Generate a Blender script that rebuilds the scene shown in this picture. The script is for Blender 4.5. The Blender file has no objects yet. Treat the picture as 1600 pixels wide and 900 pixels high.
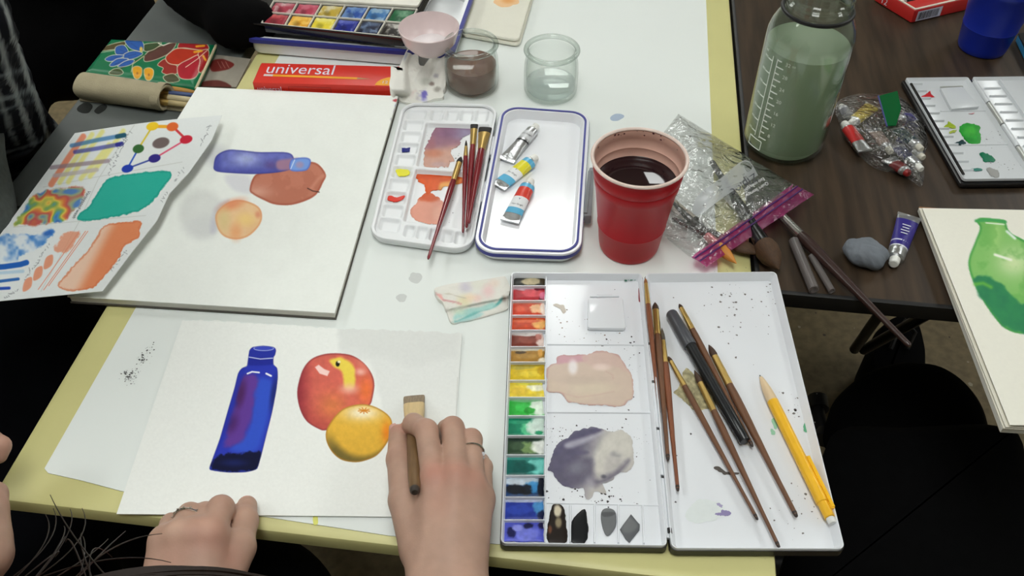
import bpy, math, random
import numpy as np
from mathutils import Vector, Matrix

random.seed(7)
rng = np.random.default_rng(11)
SC = bpy.context.scene
COL = SC.collection

# ------------------------------------------------------------------ camera
PITCH = math.radians(46.2); FOC = 1406.0
CAM = np.array([0.0, 0.0, 1.41])
cd = bpy.data.cameras.new('camera'); co = bpy.data.objects.new('camera', cd); COL.objects.link(co)
co.location = CAM; co.rotation_euler = (math.pi/2 - PITCH, 0, 0)
cd.sensor_width = 36.0; cd.lens = FOC/1600*36.0; cd.clip_start = 0.02
SC.camera = co
# ------------------------------------------------------------------ world, exposure
wd = bpy.data.worlds.new('world'); SC.world = wd; wd.use_nodes = True
wd.node_tree.nodes['Background'].inputs[0].default_value = (0.9, 0.95, 1, 1)
wd.node_tree.nodes['Background'].inputs[1].default_value = 0.3
SC.view_settings.view_transform = 'Standard'; SC.view_settings.look = 'None'
SC.view_settings.gamma = 1.0; SC.view_settings.use_curve_mapping = False
SC.view_settings.exposure = 0.0
SC.cycles.transparent_max_bounces = 40
SC.cycles.max_bounces = 10
LIGHT_POWER = 9.9
CEIL = 2.75
# ceiling panels: centre x, y, size x, size y
PANELS = [(0.0, 2.68, .6, .8), (-2.3, 2.68, .6, 1.2), (2.6, 2.68, .6, 1.2),
          (-2.3, 0.5, .6, 1.2), (2.6, 0.5, .6, 1.2), (0.0, 5.0, .6, 1.2), (-.1, .15, .6, 1.2)]  # last panel is an unseen one, added to brighten the near side

PANEL_AT = ['just beyond the tables', 'beyond the tables to the left', 'beyond the tables to the right', 'left of the painter', 'right of the painter', 'far across the room', 'added above the near table edge to brighten the front']

# ------------------------------------------------------------------ positions taken from image pixels: a traced point laid on a level z
FW = np.array([0, math.cos(PITCH), -math.sin(PITCH)]); UP = np.array([0, math.sin(PITCH), math.cos(PITCH)])
RT = np.array([1.0, 0, 0])
TZ = 0.74                    # top of the yellow table
PZ = TZ + 0.001              # top of the paper that covers it
def W(x, y, z=PZ):
    d = FW + (x-800)/FOC*RT - (y-450)/FOC*UP
    return CAM + d*((z-CAM[2])/d[2])
def PX(P):
    d = np.asarray(P, float) - CAM; k = d @ FW
    return 800 + FOC*(d @ RT)/k, 450 - FOC*(d @ UP)/k
def ZC(pts, ox, oy, s):
    return [(ox + a/s, oy + b/s) for a, b in pts]

# ------------------------------------------------------------------ noise and colour
def lin(c):
    c = np.asarray(c, float)/255.0
    return np.where(c <= .04045, c/12.92, ((c+.055)/1.055)**2.4)
def hash2(ix, iy, seed):
    h = (ix.astype(np.int64)*374761393 + iy.astype(np.int64)*668265263 + seed*1274126177) & 0x7fffffff
    h = ((h ^ (h >> 13))*1274126177) & 0x7fffffff
    return ((h ^ (h >> 16)) & 0xffff)/65535.0
def vnoise(x, y, seed=0):
    ix = np.floor(x); iy = np.floor(y); fx = x-ix; fy = y-iy
    fx = fx*fx*(3-2*fx); fy = fy*fy*(3-2*fy)
    a = hash2(ix, iy, seed); b = hash2(ix+1, iy, seed); c = hash2(ix, iy+1, seed); d = hash2(ix+1, iy+1, seed)
    return (a+(b-a)*fx)*(1-fy) + (c+(d-c)*fx)*fy
def fbm(x, y, sc, seed=0, o=4):
    x = np.asarray(x, float)/sc; y = np.asarray(y, float)/sc; r = 0; a = .5; t = 0
    for i in range(o):
        r = r + a*vnoise(x, y, seed+i*17); t += a; a *= .5; x = x*2.03+5.1; y = y*2.03+1.7
    return r/t
def sstep(a, b, x):
    t = np.clip((x-a)/(b-a), 0, 1); return t*t*(3-2*t)
def smooth_poly(pts, n=6):
    P = np.asarray(pts, float); m = len(P); out = []
    for i in range(m):
        p0, p1, p2, p3 = P[i-1], P[i], P[(i+1) % m], P[(i+2) % m]
        for k in range(n):
            t = k/n
            out.append(.5*((2*p1)+(-p0+p2)*t+(2*p0-5*p1+4*p2-p3)*t*t+(-p0+3*p1-3*p2+p3)*t**3))
    return np.array(out)
def polysdf(x, y, P):
    P = np.asarray(P, float); n = len(P)
    d = np.full(x.shape, 1e18); s = np.zeros(x.shape, bool)
    for i in range(n):
        ax, ay = P[i]; bx, by = P[(i+1) % n]
        ex, ey = bx-ax, by-ay; wx, wy = x-ax, y-ay
        t = np.clip((wx*ex+wy*ey)/(ex*ex+ey*ey+1e-12), 0, 1)
        d = np.minimum(d, (wx-ex*t)**2+(wy-ey*t)**2)
        c = ((ay > y) != (by > y))
        with np.errstate(divide='ignore', invalid='ignore'):
            xi = ax + (y-ay)*ex/(ey if abs(ey) > 1e-12 else 1e-12)
        s ^= c & (x < xi)
    d = np.sqrt(d)
    return np.where(s, -d, d)
class Canvas:
    """pigment laid over a surface; x, y are image pixel coordinates, colours 0-255"""
    def __init__(s, x, y, base):
        s.x = np.asarray(x, float).ravel(); s.y = np.asarray(y, float).ravel()
        s.c = np.tile(np.asarray(base, float), (len(s.x), 1)); s.m = None
    def clip(s, poly):
        s.m = None if poly is None else sstep(.9, -.9, polysdf(s.x, s.y, smooth_poly(poly)))
    def put(s, idx, al, col):
        col = np.asarray(col, float)
        if s.m is not None: al = al*s.m[idx]
        s.c[idx] = s.c[idx]*(1-al[:, None]) + col*al[:, None]
    def fill(s, poly, col, soft=1.2, wob=0, ws=15, seed=0, a=1.0, smooth=True, edge=None, ew=3):
        P = smooth_poly(poly) if smooth else np.asarray(poly, float)
        m = soft*2+wob+2; lo = P.min(0)-m; hi = P.max(0)+m
        idx = np.where((s.x > lo[0]) & (s.x < hi[0]) & (s.y > lo[1]) & (s.y < hi[1]))[0]
        if not len(idx): return
        x, y = s.x[idx], s.y[idx]; d = polysdf(x, y, P)
        if wob: d = d + (fbm(x, y, ws, seed)-.5)*2*wob
        al = sstep(soft, -soft, d)*a
        c = col(x, y) if callable(col) else col
        s.put(idx, al, c)
        if edge is not None:
            s.put(idx, np.exp(-((d+ew*.5)/ew)**2)*(d < soft)*.7*a, edge)
    def ell(s, cx, cy, rx, ry, col, soft=.3, a=1.0, rot=0, wob=0, seed=0):
        c_, s_ = math.cos(math.radians(rot)), math.sin(math.radians(rot)); R = max(rx, ry)*(1+soft)+wob+1
        idx = np.where((abs(s.x-cx) < R) & (abs(s.y-cy) < R))[0]
        if not len(idx): return
        dx, dy = s.x[idx]-cx, s.y[idx]-cy
        r = np.hypot((dx*c_+dy*s_)/rx, (-dx*s_+dy*c_)/ry)
        if wob: r = r + (fbm(s.x[idx], s.y[idx], max(rx, ry)*.5, seed)-.5)*wob
        s.put(idx, sstep(1+soft, 1-soft, r)*a, col)
    def line(s, pts, w, col, soft=.7, a=1.0):
        P = np.asarray(pts, float); m = w+soft+2; lo = P.min(0)-m; hi = P.max(0)+m
        idx = np.where((s.x > lo[0]) & (s.x < hi[0]) & (s.y > lo[1]) & (s.y < hi[1]))[0]
        if not len(idx): return
        x, y = s.x[idx], s.y[idx]; d = np.full(x.shape, 1e9)
        for i in range(len(P)-1):
            ax, ay = P[i]; ex, ey = P[i+1]-P[i]; wx, wy = x-ax, y-ay
            t = np.clip((wx*ex+wy*ey)/(ex*ex+ey*ey+1e-12), 0, 1)
            d = np.minimum(d, np.hypot(wx-ex*t, wy-ey*t))
        s.put(idx, sstep(soft, -soft, d-w/2)*a, col)
    def mottle(s, amt, sc, seed=0):
        s.c *= (1+(fbm(s.x, s.y, sc, seed)-.5)*2*amt)[:, None]
    def lin(s): return lin(np.clip(s.c, 0, 255))

# ------------------------------------------------------------------ materials
MATS = {}
def newmat(name):
    m = bpy.data.materials.new(name); m.use_nodes = True; nt = m.node_tree; nt.nodes.clear()
    out = nt.nodes.new('ShaderNodeOutputMaterial'); return m, nt, out
def pmat(name, rgb=None, rough=.5, metal=0, spec=.5, nz=.08, nsc=40, bump=0, bsc=200, coat=0, attr=False, sheen=0, trans=0, stretch=None, rgb2=None, alpha=1):
    """principled material whose colour is varied by object-space noise; attr: pigment from the Col attribute"""
    if name in MATS: return MATS[name]
    m, nt, out = newmat(name); N = nt.nodes.new; L = nt.links.new
    b = N('ShaderNodeBsdfPrincipled'); L(b.outputs[0], out.inputs[0])
    b.inputs['Roughness'].default_value = rough; b.inputs['Metallic'].default_value = metal
    b.inputs['Specular IOR Level'].default_value = spec; b.inputs['Coat Weight'].default_value = coat
    b.inputs['Coat Roughness'].default_value = .08; b.inputs['Sheen Weight'].default_value = sheen
    b.inputs['Transmission Weight'].default_value = trans; b.inputs['Alpha'].default_value = alpha
    tc = N('ShaderNodeTexCoord'); src = tc.outputs['Object']
    if stretch:
        mp = N('ShaderNodeMapping'); mp.inputs['Scale'].default_value = stretch; L(src, mp.inputs[0]); src = mp.outputs[0]
    n = N('ShaderNodeTexNoise'); n.inputs['Scale'].default_value = nsc; n.inputs['Detail'].default_value = 5; L(src, n.inputs['Vector'])
    if attr:
        a = N('ShaderNodeAttribute'); a.attribute_name = 'Col'; csrc = a.outputs['Color']
    if rgb2 is not None:
        mx = N('ShaderNodeMix'); mx.data_type = 'RGBA'; rp = N('ShaderNodeValToRGB')
        rp.color_ramp.elements[0].position = .35; rp.color_ramp.elements[1].position = .65
        L(n.outputs[0], rp.inputs[0]); L(rp.outputs[0], mx.inputs['Factor'])
        mx.inputs['A'].default_value = (*lin(rgb), 1); mx.inputs['B'].default_value = (*lin(rgb2), 1)
        L(mx.outputs['Result'], b.inputs['Base Color'])
    else:
        mr = N('ShaderNodeMapRange'); mr.inputs['To Min'].default_value = 1-nz; mr.inputs['To Max'].default_value = 1+nz
        mr.inputs['From Min'].default_value = .25; mr.inputs['From Max'].default_value = .75
        L(n.outputs[0], mr.inputs['Value'])
        hs = N('ShaderNodeHueSaturation'); L(mr.outputs[0], hs.inputs['Value'])
        if attr: L(csrc, hs.inputs['Color'])
        else: hs.inputs['Color'].default_value = (*lin(rgb), 1)
        L(hs.outputs[0], b.inputs['Base Color'])
    if bump:
        n2 = N('ShaderNodeTexNoise'); n2.inputs['Scale'].default_value = bsc; n2.inputs['Detail'].default_value = 4; L(src, n2.inputs['Vector'])
        bp = N('ShaderNodeBump'); bp.inputs['Strength'].default_value = bump; bp.inputs['Distance'].default_value = .002
        L(n2.outputs[0], bp.inputs['Height']); L(bp.outputs[0], b.inputs['Normal'])
    MATS[name] = m; return m
def clear_mat(name, tint=(245, 250, 247), edge=(150, 165, 155), rough=.03, gloss=1.0, body=0, body_rgb=(230, 230, 230), bump=0, bsc=60, glass_ior=1.45):
    """thin clear sheet: tinted straight-through light, fresnel gloss, an optional milky body"""
    if name in MATS: return MATS[name]
    m, nt, out = newmat(name); N = nt.nodes.new; L = nt.links.new
    lw = N('ShaderNodeLayerWeight'); lw.inputs['Blend'].default_value = .25
    mx = N('ShaderNodeMix'); mx.data_type = 'RGBA'; mx.inputs['A'].default_value = (*lin(tint), 1); mx.inputs['B'].default_value = (*lin(edge), 1)
    L(lw.outputs['Facing'], mx.inputs['Factor'])
    tr = N('ShaderNodeBsdfTransparent'); L(mx.outputs['Result'], tr.inputs[0])
    gl = N('ShaderNodeBsdfGlossy'); gl.inputs['Roughness'].default_value = rough
    lf = N('ShaderNodeLayerWeight'); lf.inputs['Blend'].default_value = .5
    pw = N('ShaderNodeMath'); pw.operation = 'POWER'; pw.inputs[1].default_value = 5; L(lf.outputs['Facing'], pw.inputs[0])
    ma = N('ShaderNodeMath'); ma.operation = 'MULTIPLY_ADD'; ma.inputs[1].default_value = .9*gloss; ma.inputs[2].default_value = .04*gloss; ma.use_clamp = True; L(pw.outputs[0], ma.inputs[0])
    mg = ma
    cur = tr.outputs[0]
    if body:
        df = N('ShaderNodeBsdfDiffuse'); tl = N('ShaderNodeBsdfTranslucent')
        df.inputs[0].default_value = (*lin(body_rgb), 1); tl.inputs[0].default_value = (*lin(body_rgb), 1)
        m0 = N('ShaderNodeMixShader'); m0.inputs[0].default_value = .5; L(df.outputs[0], m0.inputs[1]); L(tl.outputs[0], m0.inputs[2])
        m1 = N('ShaderNodeMixShader'); m1.inputs[0].default_value = body; L(cur, m1.inputs[1]); L(m0.outputs[0], m1.inputs[2]); cur = m1.outputs[0]
    m2 = N('ShaderNodeMixShader'); L(mg.outputs[0], m2.inputs[0]); L(cur, m2.inputs[1]); L(gl.outputs[0], m2.inputs[2])
    if bump:
        tc = N('ShaderNodeTexCoord'); n2 = N('ShaderNodeTexNoise'); n2.inputs['Scale'].default_value = bsc; n2.inputs['Detail'].default_value = 3; n2.inputs['Distortion'].default_value = 1.5
        L(tc.outputs['Object'], n2.inputs['Vector'])
        bp = N('ShaderNodeBump'); bp.inputs['Strength'].default_value = bump; bp.inputs['Distance'].default_value = .01
        L(n2.outputs[0], bp.inputs['Height']); L(bp.outputs[0], gl.inputs['Normal']); L(bp.outputs[0], lf.inputs['Normal'])
    L(m2.outputs[0], out.inputs[0]); MATS[name] = m; return m
def emit_mat(name, rgb, st):
    m, nt, out = newmat(name); e = nt.nodes.new('ShaderNodeEmission'); e.inputs[0].default_value = (*rgb, 1); e.inputs[1].default_value = st
    nt.links.new(e.outputs[0], out.inputs[0]); return m
def art(name='pigment on paper', rough=.85, spec=.2, coat=0, bump=0, bsc=1500):
    return pmat(name, rough=rough, spec=spec, nz=.015, nsc=300, attr=True, coat=coat, bump=bump, bsc=bsc)

# ------------------------------------------------------------------ objects
ROOT = {}
def tag(o, label=None, cat=None, group=None, kind=None):
    if label: o['label'] = label
    if cat: o['category'] = cat
    if group: o['group'] = group
    if kind: o['kind'] = kind
    return o
def thing(name, label, cat, M=None, group=None):
    o = bpy.data.objects.new(name, None); COL.objects.link(o); o.empty_display_size = .01
    if M is None: M = Matrix()
    elif not isinstance(M, Matrix): M = Matrix.Translation(Vector([float(v) for v in M]))
    o.matrix_world = M; ROOT[o.name] = M
    return tag(o, label, cat, group)
def root_of(o):
    while o.parent: o = o.parent
    return o
def mk(name, geo, mat, parent=None, local=False, smooth=True, M=None, sharp=None):
    V, F = geo[0], geo[1]; C = geo[2] if len(geo) > 2 else None
    V = np.asarray(V, float)
    if parent is not None and not local:
        Mi = np.array(ROOT[root_of(parent).name].inverted()); V = V @ Mi[:3, :3].T + Mi[:3, 3]
    elif parent is None and M is not None and not local:
        Mi = np.array(M.inverted()); V = V @ Mi[:3, :3].T + Mi[:3, 3]
    me = bpy.data.meshes.new(name)
    if isinstance(F, tuple): mixed(me, V, *F)
    else: me.from_pydata(V.tolist(), [], [list(map(int, f)) for f in F]) if not isinstance(F, np.ndarray) else fast(me, V, F)
    me.materials.append(mat)
    if smooth:
        me.polygons.foreach_set('use_smooth', np.ones(len(me.polygons), bool))
        try: me.set_sharp_from_angle(angle=math.radians(sharp if sharp else 38))
        except Exception: pass
    if C is not None:
        a = me.color_attributes.new('Col', 'FLOAT_COLOR', 'POINT')
        a.data.foreach_set('color', np.hstack([C, np.ones((len(C), 1))]).astype(np.float32).ravel())
    me.update()
    o = bpy.data.objects.new(name, me); COL.objects.link(o)
    if parent is not None: o.parent = parent
    elif M is not None: o.matrix_world = M; ROOT[o.name] = M
    return o
def mixed(me, V, Q, loop):
    n = len(Q); k = len(loop); li = np.concatenate([Q.ravel(), loop]).astype(np.int32)
    me.vertices.add(len(V)); me.vertices.foreach_set('co', V.astype(np.float32).ravel())
    me.loops.add(len(li)); me.loops.foreach_set('vertex_index', li)
    me.polygons.add(n+1); me.polygons.foreach_set('loop_start', np.r_[np.arange(0, n*4, 4), n*4].astype(np.int32)); me.update(calc_edges=True)
def fast(me, V, F):
    k = F.shape[1]; n = len(F)
    me.vertices.add(len(V)); me.vertices.foreach_set('co', V.astype(np.float32).ravel())
    me.loops.add(n*k); me.loops.foreach_set('vertex_index', F.astype(np.int32).ravel())
    me.polygons.add(n); me.polygons.foreach_set('loop_start', np.arange(0, n*k, k, dtype=np.int32))
    me.update(calc_edges=True)
def solo(name, label, cat, geo, mat, loc=None, group=None, **k):
    V = np.asarray(geo[0], float)
    if loc is None: loc = [V[:, 0].mean(), V[:, 1].mean(), V[:, 2].min()]
    return tag(mk(name, geo, mat, M=Matrix.Translation(Vector([float(v) for v in loc])), **k), label, cat, group)
def structure(name, geo, mat, label=None, **k):
    return tag(mk(name, geo, mat, **k), label, kind='structure')

# ------------------------------------------------------------------ geometry
def join(*gs):
    V = []; F = []; n = 0
    for g in gs:
        V.append(np.asarray(g[0], float)); F += [[int(i)+n for i in f] for f in g[1]]; n += len(g[0])
    return np.vstack(V), F
def xf(g, M):
    A = np.array(M); V = np.asarray(g[0], float) @ A[:3, :3].T + A[:3, 3]; return (V,) + tuple(g[1:])
def loft(rings, cap0=True, cap1=True, closed=True):
    n = len(rings[0]); V = np.vstack(rings); F = []
    for i in range(len(rings)-1):
        for j in range(n if closed else n-1):
            k = (j+1) % n; F.append([i*n+j, i*n+k, (i+1)*n+k, (i+1)*n+j])
    if cap0: F.append(list(range(n))[::-1])
    if cap1: F.append([(len(rings)-1)*n+j for j in range(n)])
    return V, F
def ring(cx, cy, z, rx, ry=None, n=32):
    t = np.arange(n)*2*np.pi/n; ry = rx if ry is None else ry
    return np.stack([cx+rx*np.cos(t), cy+ry*np.sin(t), np.full(n, z)], 1)
def lathe(prof, c=(0, 0, 0), n=48, cap0=True, cap1=True):
    return loft([ring(c[0], c[1], c[2]+z, max(r, 1e-5), n=n) for r, z in prof], cap0, cap1)
def prism(P2, z0, z1, ch=0):
    """counter-clockwise or clockwise outline P2, optional chamfered top"""
    P2 = np.asarray(P2, float)[:, :2]; A = 0
    x, y = P2[:, 0], P2[:, 1]
    if np.sum(x*np.roll(y, -1)-np.roll(x, -1)*y) < 0: P2 = P2[::-1]
    def at(P, z): return np.column_stack([P, np.full(len(P), z)])
    if ch:
        return loft([at(P2, z0), at(P2, z1-ch), at(offset(P2, ch), z1)])
    return loft([at(P2, z0), at(P2, z1)])
def offset(P, d):
    """inset of a counter-clockwise outline"""
    P = np.asarray(P, float); e = np.roll(P, -1, 0)-P; L = np.linalg.norm(e, axis=1, keepdims=True)+1e-12; e /= L
    nrm = np.column_stack([-e[:, 1], e[:, 0]]); pn = np.roll(nrm, 1, 0)
    b = nrm+pn; b /= np.maximum((b*b).sum(1, keepdims=True), .2)/2
    return P+b*d
def ccw(P):
    P = np.asarray(P, float); x, y = P[:, 0], P[:, 1]
    return P[::-1] if np.sum(x*np.roll(y, -1)-np.roll(x, -1)*y) < 0 else P
def roundpoly(P, r, n=8):
    P = ccw(P); m = len(P); out = []
    rr = r if hasattr(r, '__len__') else [r]*m
    for i in range(m):
        p = P[i]; a = P[i-1]-p; b = P[(i+1) % m]-p; la, lb = np.linalg.norm(a), np.linalg.norm(b); a = a/la; b = b/lb
        ang = math.acos(np.clip(a @ b, -1, 1)); t = min(rr[i]/math.tan(ang/2), la*.48, lb*.48); R = t*math.tan(ang/2)
        bis = (a+b)/np.linalg.norm(a+b); c = p+bis*R/math.sin(ang/2)
        s = p+a*t-c; e = p+b*t-c; a0 = math.atan2(s[1], s[0]); a1 = math.atan2(e[1], e[0])
        da = (a1-a0+math.pi) % (2*math.pi)-math.pi
        for k in range(n+1):
            q = a0+da*k/n; out.append(c+R*np.array([math.cos(q), math.sin(q)]))
    return np.array(out)
def box(c, s, rz=0):
    x, y, z = np.array(s)/2.0; b = np.array([[-x, -y], [x, -y], [x, y], [-x, y]])
    ca, sa = math.cos(rz), math.sin(rz); b = b @ np.array([[ca, sa], [-sa, ca]])+np.array(c[:2])
    return prism(b, c[2]-z, c[2]+z)
def tube(pts, rad, n=12, caps=True, flat=None):
    P = np.asarray(pts, float); m = len(P); rad = np.full(m, rad) if np.isscalar(rad) else np.asarray(rad, float)
    T = np.gradient(P, axis=0); T /= np.linalg.norm(T, axis=1, keepdims=True)+1e-12
    ref = np.array([0, 0, 1.0]) if abs(T[0][2]) < .9 else np.array([1.0, 0, 0])
    rings = []; Y = np.cross(ref, T[0]); Y /= np.linalg.norm(Y); t = np.arange(n)*2*np.pi/n
    for i in range(m):
        Y = Y-T[i]*(Y @ T[i]); Y /= np.linalg.norm(Y); Zv = np.cross(T[i], Y)
        fz = 1 if flat is None else flat[i] if hasattr(flat, '__len__') else flat
        rings.append(P[i]+rad[i]*(np.cos(t)[:, None]*Y+np.sin(t)[:, None]*Zv*fz))
    return loft(rings, caps, caps)
def gridmesh(P):
    nu, nv = P.shape[:2]; V = P.reshape(-1, 3)
    i = np.arange(nu*nv).reshape(nu, nv)
    F = np.stack([i[:-1, :-1], i[1:, :-1], i[1:, 1:], i[:-1, 1:]], -1).reshape(-1, 4)
    return V, F
def bil(P4, nu, nv):
    """bilinear grid, P4 = far-left, far-right, near-right, near-left (3d)"""
    P4 = np.asarray(P4, float); u = np.linspace(0, 1, nu)[:, None, None]; v = np.linspace(0, 1, nv)[None, :, None]
    return (P4[0]*(1-u)+P4[1]*u)*(1-v)+(P4[3]*(1-u)+P4[2]*u)*v
def sheet(P, th, full=False):
    """closed sheet from a grid of top points (nu, nv, 3): underside = top lowered by th. Returns V, F, n_top"""
    nu, nv = P.shape[:2]; n = nu*nv
    i = np.arange(n).reshape(nu, nv)
    q = np.stack([i[:-1, :-1], i[:-1, 1:], i[1:, 1:], i[1:, :-1]], -1).reshape(-1, 4)
    b = np.concatenate([i[:, 0], i[-1, 1:], i[-2::-1, -1], i[0, -2:0:-1]]); b2 = np.roll(b, -1)
    if full:
        V = np.vstack([P.reshape(-1, 3), P.reshape(-1, 3)-[0, 0, th]]); F = np.vstack([q, q[:, ::-1]+n, np.stack([b, b+n, b2+n, b2], 1)])
        if np.cross(V[q[0][1]]-V[q[0][0]], V[q[0][2]]-V[q[0][0]])[2] < 0: F = F[:, ::-1]
        return V, F, n
    m = len(b); V = np.vstack([P.reshape(-1, 3), P.reshape(-1, 3)[b]-[0, 0, th]]); j = n+np.arange(m); j2 = np.roll(j, -1)
    F = np.vstack([q, np.stack([b, j, j2, b2], 1)]); lp = j
    # make the top face up
    p0, p1, p2 = V[q[0][0]], V[q[0][1]], V[q[0][2]]
    if np.cross(p1-p0, p2-p0)[2] < 0: F = F[:, ::-1]
    else: lp = lp[::-1]
    return V, (F, lp), n
def painted(name, P, th, base, paint, mat, parent=None, back=None, full=False, **k):
    V, F, n = sheet(P, th, full); x, y = PX(V[:n]); cv = Canvas(x, y, base); paint(cv); c = cv.lin()  # vertices projected through the camera, pigment laid by image pixel
    m = len(V)-n; c2 = np.tile(lin(back if back is not None else base), (m, 1))
    return mk(name, (V, F, np.vstack([c, c2])), mat, parent, **k)
def puddle(pts, z, col, paint=None, wob=2.0, ws=12, seed=0, th=.0005, rings=14, seg=90, smooth=True, zf=None, traced=True):
    """a thin pool of paint with a ragged outline: V, F, C"""
    Q = smooth_poly(pts, 8) if smooth else np.asarray(pts, float)
    d = np.r_[0, np.cumsum(np.linalg.norm(np.diff(np.vstack([Q, Q[:1]]), axis=0), axis=1))]
    t = np.linspace(0, d[-1], seg, endpoint=False); QQ = np.vstack([Q, Q[:1]])
    O = np.column_stack([np.interp(t, d, QQ[:, 0]), np.interp(t, d, QQ[:, 1])]); c = O.mean(0)
    r = 1+(fbm(O[:, 0], O[:, 1], ws, seed, 3)-.5)*2*wob/np.maximum(np.linalg.norm(O-c, axis=1), 1); O = c+(O-c)*r[:, None]
    V = []; fr = np.linspace(0, 1, rings+1)[1:]**.8; X = [c[None]]+[c+(O-c)*f for f in fr]
    XY = np.vstack(X); ff = np.r_[0, np.repeat(fr, seg)]
    zz = (zf(XY[:, 0], XY[:, 1]) if zf else z)+th*np.sqrt(np.clip(1-ff**4, 0, 1))
    P3 = np.array([W(a, b, q) for a, b, q in zip(XY[:, 0], XY[:, 1], np.broadcast_to(zz, len(XY)))])
    F = [[0, 1+j, 1+(j+1) % seg] for j in range(seg)]
    for i in range(rings-1):
        a, b = 1+i*seg, 1+(i+1)*seg
        for j in range(seg): k = (j+1) % seg; F.append([a+j, b+j, b+k, a+k])
    p0, p1, p2 = P3[0], P3[1], P3[2]
    if np.cross(p1-p0, p2-p0)[2] < 0: F = [f[::-1] for f in F]
    cv = Canvas(XY[:, 0], XY[:, 1], col)
    if paint: paint(cv)
    return P3, F, cv.lin()
def splat(center, std, n, smin, smax, z, seed=0):
    """small dried drops, joined"""
    r = np.random.default_rng(seed); gs = []
    for i in range(n):
        x, y = r.normal(center, std); s = smin+(smax-smin)*r.random()**3; m = 7; a0 = r.random()*6
        t = np.arange(m)*2*np.pi/m+a0; e = .5+r.random(m)*.7; p = W(x, y, z)
        gs.append((np.column_stack([p[0]+s*e*np.cos(t), p[1]+s*e*np.sin(t), np.full(m, z+.0002)]), [list(range(m))]))
    return join(*gs)
def text_geo(s, size, align='LEFT'):
    c = bpy.data.curves.new('lettering', 'FONT'); c.body = s; c.size = size; c.align_x = align; c.resolution_u = 3
    o = bpy.data.objects.new('lettering', c); COL.objects.link(o)
    dg = bpy.context.evaluated_depsgraph_get(); dg.update()
    me = bpy.data.meshes.new_from_object(o.evaluated_get(dg))
    V = np.array([v.co[:] for v in me.vertices]).reshape(-1, 3); F = [list(p.vertices) for p in me.polygons]
    bpy.data.objects.remove(o); bpy.data.curves.remove(c); bpy.data.meshes.remove(me)
    return V, F
def lay(g, o, ex, ey, lift=0):
    """map flat lettering (x, y) onto the plane o + x*ex + y*ey (unit vectors)"""
    o, ex, ey = map(lambda a: np.asarray(a, float), (o, ex, ey)); ex = ex/np.linalg.norm(ex); nz = np.cross(ex, ey); nz /= np.linalg.norm(nz); ey = np.cross(nz, ex)
    V = np.asarray(g[0], float); return o+V[:, :1]*ex+V[:, 1:2]*ey+nz*lift, g[1]
def frame(a, b, up=(0, 0, 1)):
    a = Vector([float(v) for v in a]); b = Vector([float(v) for v in b]); X = (b-a).normalized(); Y = Vector(up).cross(X).normalized(); Zv = X.cross(Y)
    M = Matrix((X, Y, Zv)).transposed().to_4x4(); M.translation = a; return M, (b-a).length
# smooth solids from a distance field
def surface_nets(fn, lo, hi, h):
    lo = np.array(lo, float); n = np.ceil((np.array(hi)-lo)/h).astype(int)+1
    ax = [lo[i]+h*np.arange(n[i]) for i in range(3)]
    X, Y, Z_ = np.meshgrid(*ax, indexing='ij'); v = fn(X, Y, Z_)
    s = v < 0; nx, ny, nz = v.shape
    acc = np.zeros((nx-1, ny-1, nz-1, 3)); cnt = np.zeros((nx-1, ny-1, nz-1))
    def sl(dx, dy, dz): return (slice(dx, nx-1+dx), slice(dy, ny-1+dy), slice(dz, nz-1+dz))
    for a in range(3):
        for p in range(2):
            for q in range(2):
                o = [0, 0, 0]; b1, b2 = [i for i in range(3) if i != a]; o[b1] = p; o[b2] = q
                o2 = list(o); o2[a] = 1; A = v[sl(*o)]; B = v[sl(*o2)]; m = (A < 0) != (B < 0)
                t = np.where(m, A/np.where(m, A-B, 1), 0)
                for i in range(3): acc[..., i] += np.where(m, (t if i == a else o[i]), 0)
                cnt += m
    act = cnt > 0; idx = np.full(act.shape, -1); idx[act] = np.arange(act.sum())
    I = np.argwhere(act); V = lo+h*(I+acc[act]/cnt[act][:, None]); F = []
    for a in range(3):
        b1, b2 = (a+1) % 3, (a+2) % 3
        d = [slice(None)]*3; d[a] = slice(0, -1); e = [slice(None)]*3; e[a] = slice(1, None)
        ch = s[tuple(d)] != s[tuple(e)]; E = np.argwhere(ch)
        E = E[(E[:, b1] > 0) & (E[:, b2] > 0) & (E[:, b1] < v.shape[b1]-1) & (E[:, b2] < v.shape[b2]-1)]
        g = lambda i, j: idx[tuple((E+np.array([(-i if k == b1 else -j if k == b2 else 0) for k in range(3)])).T)]
        Q = np.stack([g(1, 1), g(0, 1), g(0, 0), g(1, 0)], 1); flip = ~s[tuple(E.T)]
        Q[flip] = Q[flip][:, ::-1]; F.append(Q)
    F = np.vstack(F); return V, F[(F >= 0).all(1)]
def cap(X, Y, Z_, a, b, ra, rb):
    a = np.asarray(a, float); b = np.asarray(b, float); e = b-a; L = e @ e+1e-12
    t = np.clip(((X-a[0])*e[0]+(Y-a[1])*e[1]+(Z_-a[2])*e[2])/L, 0, 1)
    return np.sqrt((X-a[0]-t*e[0])**2+(Y-a[1]-t*e[1])**2+(Z_-a[2]-t*e[2])**2)-(ra+(rb-ra)*t)
def smin(a, b, k):
    h = np.clip(.5+.5*(b-a)/k, 0, 1); return b*(1-h)+a*h-k*h*(1-h)
def chain(X, Y, Z_, pts, rad, k):
    d = None
    for i in range(len(pts)-1):
        c = cap(X, Y, Z_, pts[i], pts[i+1], rad[i], rad[i+1]); d = c if d is None else smin(d, c, k)
    return d
def fz(a, b, seed, sc=.02):
    return fbm(a, b, sc, seed)

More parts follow.
